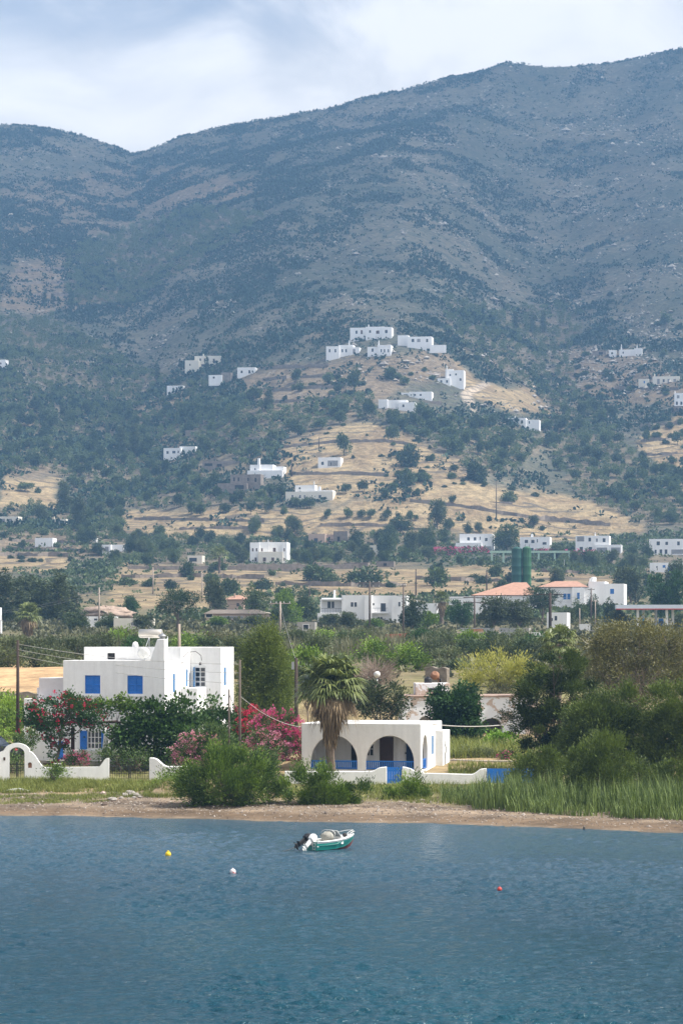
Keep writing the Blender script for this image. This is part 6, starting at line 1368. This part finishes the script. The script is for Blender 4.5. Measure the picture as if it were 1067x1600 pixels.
CYP = [proto('cypress_tree', 140 + k, [(0, 0, 1.2 + 1.35 * i, .9 * math.sin(math.pi * (i + 1.2) / 8.6) ** .7 + .1, .9 * math.sin(math.pi * (i + 1.2) / 8.6) ** .7 + .1, 1.2) for i in range(7)], 1300, 14, .4, .5, .2, LF_PINE, .12, up=1.2, out=.5) for k in range(2)]   # 11 m high
POP = [proto('poplar_tree', 150 + k, [(0.3 * math.sin(i * 2.1 + k), .3 * math.cos(i * 1.7), 2.2 + 1.6 * i, 1.9 - .16 * i, 1.9 - .16 * i, 1.5) for i in range(7)], 4200, 16, .6, .5, .26, LF_OLIVE, .2, up=.6) for k in range(2)]
PIN = [proto('pine_tree', 160 + k, [(r_[0], r_[1], r_[2] + 1.2, r_[3] * 1.1, r_[4] * 1.1, .9) for r_ in rblobs(4.0, 7.5, 11, 2.0, 160 + k)], 4200, 16, .7, .5, .14, LF_PINE, .3, up=.3) for k in range(2)]
OLN = [proto('broadleaf_tree', 170 + k, rblobs(3.0, 5.2, 8, .6, 170 + k), 5000, 16, .5, .34, .2, LF_OLIVE if k % 2 else LF_HILL, up=.2) for k in range(3)]     # closer trees, finer leaves
OLG = [proto('garden_tree', 180 + k, rblobs(3.0, 5.2, 8, .6, 180 + k), 5000, 16, .5, .34, .2, LF_IVY if k else LF_VINE, up=.2) for k in range(2)]
def put(me, name, label, cat, px, py, wpx, hpx, native, group=None, Y=None, sink=.2):
    """stand a tree with its foot at a place in the photograph; wpx x hpx its spread there"""
    if Y is None: q = hit(px, py, 215)
    else: x, y = xy(px, Y); q = Vector((x, y, gz(x, y)))
    s = q.y / K; o = bpy.data.objects.new(name, me); COL.objects.link(o)
    hz_ = hpx * s / native[1]
    if Y is not None: hz_ = max(.3, (CAMH + (HY - (py - hpx)) * s - q.z) / native[1])
    o.location = q - Vector((0, 0, sink)); o.scale = (wpx * s / native[0], wpx * s / native[0], hz_); o.rotation_euler = (0, 0, (px * 1.7 + py) % 6.28)
    return tag(o, label, cat, group)
NO, NB, NC, NP, NN = (6.3, 5.0), (4.4, 2.3), (2.1, 11.0), (4.6, 13.4), (9.2, 8.6)
# trees of the plain one can pick out
put(PIN[0], 'pine_tree', 'broad dark pine tree on the plain behind the big house', 'tree', 278, 985, 86, 68, NN, Y=470)
put(PIN[1], 'pine_tree', 'dark green umbrella pine before the terracotta roofs', 'tree', 847, 972, 82, 55, NN, Y=540)
put(PIN[1], 'pine_tree', 'dark tree behind the pole west of the long white house', 'tree', 438, 990, 52, 44, NN, Y=480)
for k, (px, w_, h_) in enumerate(((8, 30, 98), (30, 26, 84), (92, 34, 96), (62, 40, 82), (112, 26, 70), (45, 36, 88), (-14, 34, 90), (78, 30, 76))):
    put(POP[k % 2], 'poplar_tree', ('tallest poplar at the western edge of the plain', 'poplar in the dark clump behind the fan palm', 'pointed poplar at the eastern side of the dark clump')[0 if k == 0 else 2 if k == 2 else 1], 'tree', px, 984, w_ * 1.35, h_, NP, 'poplars in the dark western clump' if k not in (0, 2) else None, Y=520 + 6 * k)
pl = [(645, 975, 48, 34, 0, 'dark rounded tree beside the corner of the long white house'), (668, 985, 44, 24, 2, 'bright green tree below the small palm'), (720, 985, 44, 34, 3, 'loose green tree under the low white building'), (770, 988, 60, 40, 1, 'broad grey-green tree before the overhanging roof building'), (812, 985, 52, 34, 1, 'grey-green tree beside the umbrella pine'), (905, 972, 34, 26, 0, 'dark tree beneath the blue-shuttered tiled house'), (880, 985, 38, 24, 1, 'grey-green bushy tree behind the small bright house'),
      (925, 965, 36, 26, 0, 'dark bushy tree before the blocky white house'), (955, 968, 34, 24, 0, 'dark low tree under the blue window of the blocky house'), (1045, 945, 60, 34, 3, 'bright rounded tree behind the filling station canopy'), (985, 935, 60, 34, 1, 'grey-green tree behind the canopy, left of the bright one'), (1050, 922, 40, 30, 1, 'grey tree behind the bright tree by the station'), (205, 968, 44, 26, 3, 'bright green round tree beside the rubble heap'),
      (120, 985, 50, 26, 0, 'dark tree between the poplars and the pale shed'), (170, 986, 46, 22, 0, 'dark hedge tree below the low white shed'), (225, 988, 40, 20, 1, 'grey-green hedge tree under the pale shed'), (335, 985, 46, 18, 2, 'green hedge tree before the pinkish building'), (390, 988, 60, 20, 1, 'grey-green hedge tree below the wide pale roof'), (340, 945, 44, 26, 1, 'grey-green tree behind the dark pine'), (400, 945, 50, 22, 0, 'dark bushy tree behind the small pink house'),
      (450, 950, 50, 22, 2, 'bright green tree on the plain west of the long white house'), (475, 955, 36, 24, 0, 'dark green tree beside the balcony house'), (510, 986, 46, 20, 1, 'grey-green hedge bush under the balconies'), (548, 986, 46, 22, 1, 'grey-green hedge bush below the long white house wall'), (590, 988, 40, 18, 2, 'green hedge bush under the tall crossarm pole'), (970, 985, 40, 24, 1, 'grey tree before the station canopy columns'), (1062, 990, 40, 24, 1, 'grey tree at the eastern end of the station'), (700, 968, 30, 18, 2, 'bright green bush beside the small palm')]
for px, py, w_, h_, k, lb in pl:
    me = (OLN + OLG)[{0: 0, 1: 1, 2: 3, 3: 4}[k]]
    put(me, 'broadleaf_tree', lb, 'tree', px, py, w_, h_ * 1.25, NO, Y={True: 460 + (px % 7) * 6, False: 545 + (px % 9) * 4}[py > 972] if py > 940 else 690)
# slope trees that stand clear
sing = [(398, 832, 26, 24, 'round dark tree on the slope above the cream house roof'), (462, 838, 36, 26, 'broad dark tree behind the cream house'), (435, 842, 26, 18, 'dark tree between the round tree and the pinkish house'), (669, 868, 30, 44, 'tall grey-green eucalyptus tree on the slope'), (640, 872, 28, 34, 'grey-green tree leaning on the tall eucalyptus'), (602, 872, 30, 34, 'bluish tree standing before the pale square house'), (556, 868, 32, 38, 'broad bluish tree beside the ruined stone tower'),
        (683, 828, 34, 38, 'tall spreading tree above the eucalyptus'), (625, 835, 42, 24, 'wide dark tree at the edge of the dry field'), (730, 834, 18, 16, 'rounded tree behind the white two-storey house'), (748, 834, 16, 15, 'small rounded tree behind the roof end of the white house'), (792, 862, 46, 36, 'large grey-green tree between two white houses'), (795, 783, 30, 14, 'low dark bush alone on the ochre slope'), (833, 824, 20, 15, 'dark tree alone on the golden slope'), (846, 828, 12, 7, 'small bush beside the dark tree on the golden slope'),
        (706, 790, 14, 16, 'little thin tree by the track across the ochre slope'), (651, 775, 14, 11, 'small tree at the upper rim of the ochre field'), (604, 781, 18, 16, 'dark small tree at the upper rim of the ochre field'), (566, 768, 20, 18, 'twin-headed tree below the white porch house'), (540, 772, 18, 16, 'dark tree beside the porch house field'), (538, 712, 26, 30, 'round tree beside the white porch house'), (640, 728, 36, 28, 'broad round dark bush in the middle of the dry summit field'), (612, 690, 26, 26, 'dark round tree at the rim of the dry summit field'),
        (655, 752, 40, 14, 'low spreading bush on the dry slope below the round bush'), (635, 758, 28, 22, 'bushy tree below the round bush on the dry slope'), (745, 752, 40, 26, 'dark bushy tree at the eastern rim of the dry field'), (870, 735, 22, 20, 'round tree on the slope below the gully house'), (712, 708, 30, 24, 'dark bush east of the dry summit field'), (462, 598, 24, 18, 'dark round tree on the mauve terraces'), (470, 612, 18, 14, 'smaller round tree on the mauve terraces'), (513, 600, 22, 18, 'tree on the mauve terraces beneath the thin-chimney house'), (398, 628, 30, 22, 'round tree on the mauve terraces beneath the half-ruined house'),
        (608, 592, 28, 18, 'dark bush on the slope below the hamlet'), (556, 612, 28, 32, 'grey round tree on the slope below the hamlet'), (632, 602, 18, 14, 'small dark tree on the slope below the hamlet'), (40, 768, 30, 14, 'dark tree alone in the western ochre field'), (60, 770, 12, 8, 'small bush in the western ochre field'), (1040, 510, 24, 20, 'round tree alone on the high eastern slope'), (1010, 690, 20, 18, 'round tree on the eastern ochre terraces'), (1058, 695, 22, 20, 'tree at the edge of the eastern ochre terraces'), (870, 918, 30, 24, 'feathery dark tree behind the terracotta roof beside the silos'), (680, 915, 46, 28, 'wide rounded dark bush on the ochre plain'), (570, 916, 66, 26, 'wide low dark thicket tree on the ochre plain'), (498, 908, 66, 22, 'low dark sprawling tree on the ochre plain'), (360, 930, 34, 26, 'dark bush on the ochre plain right of the dark pine'), (412, 920, 38, 14, 'low wide bush on the ochre plain'), (48, 915, 30, 10, 'low bush on the western ochre strip')]
for k, (px, py, w_, h_, lb) in enumerate(sing):
    bush = 'bush' in lb or 'thicket' in lb or 'sprawling' in lb
    put((BSH[k % 3] if bush else OLN[k % 3] if py > 800 else OLV[k % 4]), 'hillside_bush' if bush else 'hillside_tree', lb, 'bush' if bush else 'tree', px, py, w_, h_ * 1.1, NB if bush else NO)
for k, (px, py, w_, h_) in enumerate([(511, 810, 16, 13), (541, 810, 20, 15), (564, 809, 16, 13), (579, 811, 18, 15), (602, 814, 22, 16), (622, 812, 12, 11), (641, 815, 18, 17), (650, 814, 9, 10), (300, 804, 30, 18), (316, 806, 28, 18), (352, 802, 22, 16), (392, 804, 18, 20), (420, 802, 20, 20), (445, 806, 16, 13), (480, 795, 26, 18), (462, 793, 18, 16), (720, 886, 18, 16), (753, 886, 16, 14), (695, 850, 18, 12)]):
    put(OLV[k % 4], 'olive_tree', 'small olive tree in the row across the ochre field' if k < 8 else 'olive tree along the upper rim of the western ochre field' if k < 16 else 'small olive tree beside the magenta hedge', 'tree', px, py, w_, h_ * 1.1, NO, 'olive row on the ochre field' if k < 8 else 'olives on the field rim' if k < 16 else 'olives by the magenta hedge')
cyp = [(111, 487, 9, 38, 'tall lone cypress on the high western terraces'), (69, 476, 8, 22, 'cypress beside the tall lone one, on the high western terraces'), (83, 474, 6, 16, 'short cypress on the high western terraces'), (246, 598, 9, 36, 'tall dark cypress beside the cream villa terraces'), (323, 578, 6, 24, 'slim cypress standing before the cream villa'), (266, 648, 7, 20, 'small cypress on the pale field below the white cottage'), (67, 692, 13, 38, 'broad dark cypress among the western olives'), (146, 708, 10, 42, 'tall cypress in the pair left of the big poplars'), (152, 708, 9, 36, 'second cypress of the pair left of the big poplars'), (81, 640, 8, 28, 'cypress above the broad dark one in the western wood'), (97, 648, 6, 22, 'slim cypress of the three on the western spur'), (103, 650, 6, 18, 'shortest cypress of the three on the western spur'), (115, 650, 8, 30, 'tallest cypress of the three on the western spur'), (110, 705, 7, 30, 'cypress half sunk in the western olive wood')]
for px, py, w_, h_, lb in cyp: put(CYP[px % 2], 'cypress_tree', lb, 'cypress', px, py, w_, h_, NC)
for k, (px, py, w_, h_, lb) in enumerate([(190, 716, 22, 54, 'tall poplar pair in the western wood, its left tree'), (212, 712, 22, 52, 'tall poplar pair in the western wood, its right tree'), (125, 830, 22, 60, 'tall dark poplar above the western terraces'), (100, 800, 26, 50, 'poplar standing in the dark wood above the white hut'), (420, 640, 18, 36, 'poplar in the tree belt below the mauve terraces'), (848, 520, 12, 36, 'poplar in the middle of the eastern gully wood'), (832, 520, 11, 34, 'slim poplar in the eastern gully wood'), (805, 515, 11, 30, 'slim poplar at the upper western side of the gully wood')]):
    put(POP[k % 2], 'poplar_tree', lb, 'tree', px, py, w_, h_, NP)
# woods: the trees that show largest are things, the rest is one mass
rng = np.random.default_rng(77)
WOODS = [('western wood below the cream villa', FOREST[0], 'rounded dark tree in the western wood'), ('eastern gully wood', FOREST[1], 'rounded dark tree in the eastern gully wood'), ('tree belt round the dry summit field', FOREST[2], 'dark tree in the belt round the dry summit field'), ('western spur wood', FOREST[3], 'dark tree on the western spur'),
         ('trees above the western terraces', FOREST[4], 'dark tree above the western terraces'), ('trees west of the cream house', FOREST[5], 'tree in the groves west of the cream house'), ('trees east of the cream house', FOREST[6], 'tree in the grove east of the cream house'), ('trees below the eastern houses', FOREST[7], 'tree below the white eastern houses'), ('high western scrub wood', FOREST[9], 'dark tree in the high western scrub')]
cand = []
occ = [(b[0], b[1]) for b in []]
HOUSES = [(546, 612, 508, 534), (509, 561, 538, 560), (574, 611, 538, 558), (636, 697, 524, 547), (684, 724, 574, 604), (626, 674, 610, 624), (590, 648, 622, 642), (788, 842, 650, 667), (289, 356, 554, 578), (328, 400, 572, 597), (261, 288, 600, 616), (254, 304, 695, 718), (387, 443, 720, 748), (342, 410, 738, 768), (316, 374, 718, 732), (446, 522, 755, 784), (496, 533, 712, 732), (390, 449, 845, 880), (482, 544, 828, 852), (712, 768, 832, 864), (812, 859, 836, 866), (899, 971, 834, 864), (1014, 1067, 840, 868), (1014, 1067, 877, 896), (54, 84, 838, 857), (160, 196, 848, 865), (0, 30, 805, 820), (82, 105, 806, 820), (0, 10, 560, 578), (950, 1002, 540, 558), (924, 947, 546, 558), (996, 1061, 586, 603), (1052, 1067, 611, 645), (572, 593, 850, 868), (292, 317, 866, 881), (798, 832, 850, 900), (144, 152, 838, 850)]
def clear_of_houses(px, py, h_):
    for a, b, c_, d_ in HOUSES:
        if a - 3 < px < b + 3 and py > c_ and py - h_ * .75 < d_ - 1 and py >= d_ - 3: return False
        if a - 2 < px < b + 2 and c_ < py < d_ + 1: return False
    return True
for gi, (gname, poly, lb) in enumerate(WOODS):
    xs = [q[0] for q in poly]; ys = [q[1] for q in poly]; pts = []
    for _ in range(5200):
        x, y = rng.uniform(min(xs), max(xs)), rng.uniform(min(ys), max(ys))
        if not -8 < x < 1075 or inpoly(poly, np.array(x), np.array(y)) < .5: continue
        if oc[min(len(Ys) - 1, np.searchsorted(Ys, hit(x, y, 230).y)), np.argmin(np.abs(us - x))] > .5: continue
        dx_ = 10.0 if y > 560 else 8.0
        if all(((x - a) / dx_) ** 2 + ((y - b) / (dx_ * .55)) ** 2 > 1 for a, b in pts):
            pts.append((x, y))
    for x, y in pts:
        w_ = rng.uniform(12, 25) * (1.0 if y > 640 else .8); h_ = w_ * rng.uniform(.65, .95)
        if clear_of_houses(x, y, h_): cand.append((w_ * h_, gi, x, y, w_, h_))
cand.sort(reverse=True)
ntree = 300 - len([1 for q in sing if not ('bush' in q[4] or 'thicket' in q[4] or 'sprawling' in q[4])]) - 2
for q, gi, x, y, w_, h_ in cand[:ntree]:
    put(OLV[int(x * 7) % 4] if y < 800 else OLN[int(x * 7) % 3], 'hillside_tree', WOODS[gi][2], 'tree', x, y, w_, h_ * 1.1, NO, WOODS[gi][0])
rest = cand[ntree:]
VV, QQ, TT, off = [], [], [], 0
mv = []
for me in OLV:
    a = np.empty(len(me.vertices) * 3, np.float32); me.vertices.foreach_get('co', a); t_ = np.empty(len(me.vertices), np.float32); me.attributes['tint'].data.foreach_get('value', t_)
    keep = 4 * (len(a) // 3 // 4 // 3); nq = keep // 4; pick = np.random.default_rng(1).permutation(1500 if len(a) // 12 > 1500 else len(a) // 12)[:420]
    vid = (pick[:, None] * 4 + np.arange(4)).ravel(); mv.append((a.reshape(-1, 3)[vid], t_[vid]))
for k, (q, gi, x, y, w_, h_) in enumerate(rest):
    p_ = hit(x, y, 230); s = p_.y / K; v, t_ = mv[k % 4]; an = x % 6.28; c_, s_ = math.cos(an), math.sin(an)
    ww, hh = w_ * s / 6.3, h_ * s / 5.0
    V = np.stack([(v[:, 0] * c_ - v[:, 1] * s_) * ww + p_.x, (v[:, 0] * s_ + v[:, 1] * c_) * ww + p_.y, v[:, 2] * hh + p_.z - .3], 1)
    VV.append(V); TT.append(np.clip(t_ * .8 + (x * 3.7 % 1) * .2, 0, 1)); off += len(V)
if VV:
    V = np.concatenate(VV); tag(np_mesh('woodland', V, np.arange(len(V)).reshape(-1, 4), LF_HILL, tint=np.concatenate(TT)), kind='stuff')
# flowering hedges on the slope
for k, (px, py, w_, h_, lb, m_) in enumerate([(700, 868, 40, 13, 'magenta bougainvillea hedge beside the green gantry, its western part', FL_MAG), (740, 866, 34, 12, 'magenta bougainvillea hedge below the white house with twin trees', FL_MAG), (900, 872, 52, 13, 'magenta bougainvillea hedge under the red veranda house', FL_MAG), (850, 868, 24, 10, 'small magenta hedge right of the silos', FL_MAG), (700, 870, 10, 8, 'dark magenta shrub at the western end of the hedge', FL_MAG)][:4]):
    q = hit(px, py, 230); s = q.y / K
    t_ = thing('bougainvillea_hedge', lb, 'hedge', q); r_ = np.random.default_rng(300 + k)
    B = [((i / 5 - .5) * w_ * s, 0, h_ * s * .45, w_ * s * .14, .8, h_ * s * .5) for i in range(6)]
    leaf_mesh('foliage', [cloud(r_, B, 60, 16, .6, .5, .3)], LF_HILL, t_); leaf_mesh('blossoms', [cloud(r_, B, 60, 12, .5, .4, .35, shell=(.9, 1.1))], FL_MAG, t_)
# more bushes of plain and slope, each its own
rb = np.random.default_rng(88)
BZ = [('dark bush dotted over the ochre slope', 'bushes of the ochre slope', [(620, 690), (760, 752), (990, 820), (960, 800), (860, 790), (700, 760), (600, 775)], 26, (8, 20)), ('low bush on the open plain between hedgerows', 'bushes of the open plain', [(180, 886), (1060, 900), (1060, 935), (700, 930), (440, 935), (180, 925)], 34, (12, 34)),
      ('round bush on the mauve terraces', 'bushes of the mauve terraces', SOIL[0], 26, (7, 16)), ('round bush on the high eastern terraces', 'bushes of the eastern terraces', [(880, 470), (1067, 450), (1067, 640), (900, 620), (865, 570)], 40, (7, 18)), ('low bush on the western stone terraces', 'bushes of the western stone terraces', [(0, 825), (190, 850), (190, 885), (0, 880)], 20, (8, 20)),
      ('small bush on the dry summit field', 'bushes of the summit field', OCHRE[1], 30, (5, 12)), ('bush between the eastern olive terraces', 'bushes of the eastern olives', [(900, 640), (1067, 650), (1067, 760), (980, 740)], 22, (9, 20))]
for lb, gr, poly, n, (a, b) in BZ:
    k = 0; xs = [q[0] for q in poly]; ys = [q[1] for q in poly]; tries = 0
    while k < n and tries < 3000:
        tries += 1; x, y = rb.uniform(max(0, min(xs)), max(xs)), rb.uniform(min(ys), max(ys))
        if inpoly(poly, np.array(x), np.array(y)) < .5: continue
        w_ = rb.uniform(a, b); h_ = w_ * rb.uniform(.35, .7)
        if not clear_of_houses(x, y, h_): continue
        put(BSH[k % 3], 'hillside_bush', lb, 'bush', x, y, w_, h_, NB, gr); k += 1

# ---------------------------------------------------------------- scrub of the mountain (stuff) and field walls
rng = np.random.default_rng(55)
def scrub(name, n, ymin, ymax, fdens, smin, smax, nq, m_):
    u = rng.uniform(-200, 1270, n); Y = np.sqrt(rng.uniform(ymin ** 2, ymax ** 2, n)); X = (u - CX) * Y / K; Z = ground(X, Y); py = pyof(Z, Y)
    cl_ = fbm(X / 26, Y / 40, 4, 91); cl2 = fbm(X / 120, Y / 200, 3, 92)
    d_ = fdens(u, Y, py, cl_, cl2); keep = (rng.random(n) < d_)
    X, Y, Z, cl_ = X[keep], Y[keep], Z[keep], cl_[keep]; n = len(X)
    sz = rng.uniform(smin, smax, n) * (1 + 1.2 * np.clip(cl_, -.3, .6)) ; H = sz * rng.uniform(.28, .5, n)
    i = np.repeat(np.arange(n), nq); o = rng.normal(size=(len(i), 3)); o /= np.linalg.norm(o, axis=1, keepdims=True); o[:, 2] = np.abs(o[:, 2])
    pos = np.stack([X[i], Y[i], Z[i] - .1], 1) + o * np.stack([sz[i] * .42, sz[i] * .42, H[i]], 1) * rng.uniform(.5, 1, len(i))[:, None]
    v = leaf_quads(rng, pos, o + rng.normal(size=o.shape) * .5 + np.array([0, 0, .25]), .42 * sz[i], .34 * sz[i])
    t_ = np.repeat(np.clip(rng.normal(.42, .22, n)[i] + rng.normal(0, .12, len(i)), 0, 1), 4)
    return tag(np_mesh(name, v, np.arange(len(v)).reshape(-1, 4), m_, tint=t_), kind='stuff')
def f_mtn(u, Y, py, c1, c2):
    fo_ = zone(FOREST, u, py, 10); oc_ = zone(OCHRE, u, py, 4); so_ = zone(SOIL, u, py, 8)
    d_ = .14 + .8 * sstep(-.08, .14, c1 + .5 * c2) ; d_ = d_ * (1 - .45 * sstep(450, 900, u) * sstep(560, 420, py))
    d_ = d_ * (1 - .93 * oc_) * (1 - .6 * so_) + .34 * fo_ * sstep(-.1, .1, c1) + .45 * oc_ * sstep(.14, .24, c1)
    return np.clip(d_, 0, 1) * (Y < YSK + 8)
LF_SCRUB = leafmat('scrub_leaf', (.009, .026, .016), (.038, .070, .040), .7, .1, 1.0)
scrub('scrub', 150000, 1120, YSK + 5, f_mtn, 1.1, 4.4, 8, LF_SCRUB)
scrub('undergrowth', 26000, 560, 1140, lambda u, Y, py, c1, c2: np.clip((.16 + .8 * sstep(-.05, .2, c1 + .3 * c2)) * (1 - .93 * zone(OCHRE, u, py, 3)) , 0, 1), .9, 2.6, 12, LF_HILL)
scrub('brush', 15000, 236, 560, lambda u, Y, py, c1, c2: np.clip(.12 + .8 * sstep(-.1, .2, c1), 0, 1) * (1 - sstep(160, 130, u) * sstep(300, 280, Y)), .7, 1.9, 14, LF_BRUSH)

def boulders(name, n, seed):
    rng = np.random.default_rng(seed); u = rng.uniform(-150, 1220, n * 6); Y = rng.uniform(1330, YSK + 4, n * 6); X = (u - CX) * Y / K
    c1 = fbm(X / 30, Y / 45, 4, 121); keep = np.nonzero(rng.random(n * 6) < sstep(.10, .30, c1 + .12 * sstep(300, 1000, u)))[0][:n]; X, Y = X[keep], Y[keep]; n = len(X); Z = ground(X, Y)
    r_ = .55 * np.exp(rng.normal(0, .5, n)); a = rng.uniform(0, 6.28, n)
    base_ = np.array([(1, 0, 0), (.2, 1, .1), (-1, .1, 0), (0, -1, 0), (.1, .1, .8), (0, 0, -.6)])
    V = base_[None] * r_[:, None, None] * rng.uniform(.6, 1.6, (n, 1, 3)); V = np.stack([V[..., 0] * np.cos(a)[:, None] - V[..., 1] * np.sin(a)[:, None], V[..., 0] * np.sin(a)[:, None] + V[..., 1] * np.cos(a)[:, None], V[..., 2]], -1)
    V += np.stack([X, Y, Z + r_ * .25], 1)[:, None]
    F = np.array([(0, 1, 4), (1, 2, 4), (2, 3, 4), (3, 0, 4), (1, 0, 5), (2, 1, 5), (3, 2, 5), (0, 3, 5)])
    return tag(np_mesh(name, V.reshape(-1, 3), (np.arange(n)[:, None, None] * 6 + F[None]).reshape(-1, 3), leafmat('mountain_rock', (.20, .18, .16), (.42, .39, .35), .95, 0.0, 1.0), tint=np.repeat(rng.random(n), 6)), kind='stuff')
boulders('rubble', 9000, 14)
# ---------------------------------------------------------------- unseen cloud bank, added to shade the mountain
cm, n = mat('shade_cloud_vapour')
pv = n.n('ShaderNodeVolumePrincipled', i_Color=(.95, .96, 1.0, 1), i_Density=.0031, i_Anisotropy=.3)
n.n('ShaderNodeOutputMaterial', i_Volume=pv.outputs[0])
cb = MB(); nn, nz = 72, 36
for i in range(nz + 1):
    f = math.pi * i / nz
    for k in range(nn):
        a = 2 * math.pi * k / nn; x, y, z = max(.01, math.sin(f)) * math.cos(a), max(.01, math.sin(f)) * math.sin(a), -math.cos(f)
        r_ = 1 + .45 * float(fbm(np.array(x * 2.3 + 5), np.array(y * 2.3 + z * 1.3), 4, 7))
        cb.v.append((x * r_ * 900, y * r_ * 1080, z * r_ * (190 if z > 0 else 120)))
for i in range(nz):
    for k in range(nn): cb.f.append((i * nn + k, i * nn + (k + 1) % nn, (i + 1) * nn + (k + 1) % nn, (i + 1) * nn + k)); cb.m.append(0); cb.s.append(True)
cb.f.append(tuple(reversed(range(nn)))); cb.f.append(tuple(nz * nn + k for k in range(nn))); cb.m += [0, 0]; cb.s += [True, True]
cb = cb.build('shade_clouds', cm); cb.location = (1000, 2220, 1500); tag(cb, kind='stuff')
# ---------------------------------------------------------------- haze over the bay
hz = MB().box(-1150, 1150, -60, 3420, -8, 760).build('haze', None); hz.data.materials.clear()
m, n = mat('haze')
pv = n.n('ShaderNodeVolumePrincipled', i_Color=(.30, .58, 1.0, 1), i_Density=.00018, i_Anisotropy=.1)
n.n('ShaderNodeOutputMaterial', i_Volume=pv.outputs[0]); hz.data.materials.append(m)
tag(hz, kind='stuff')
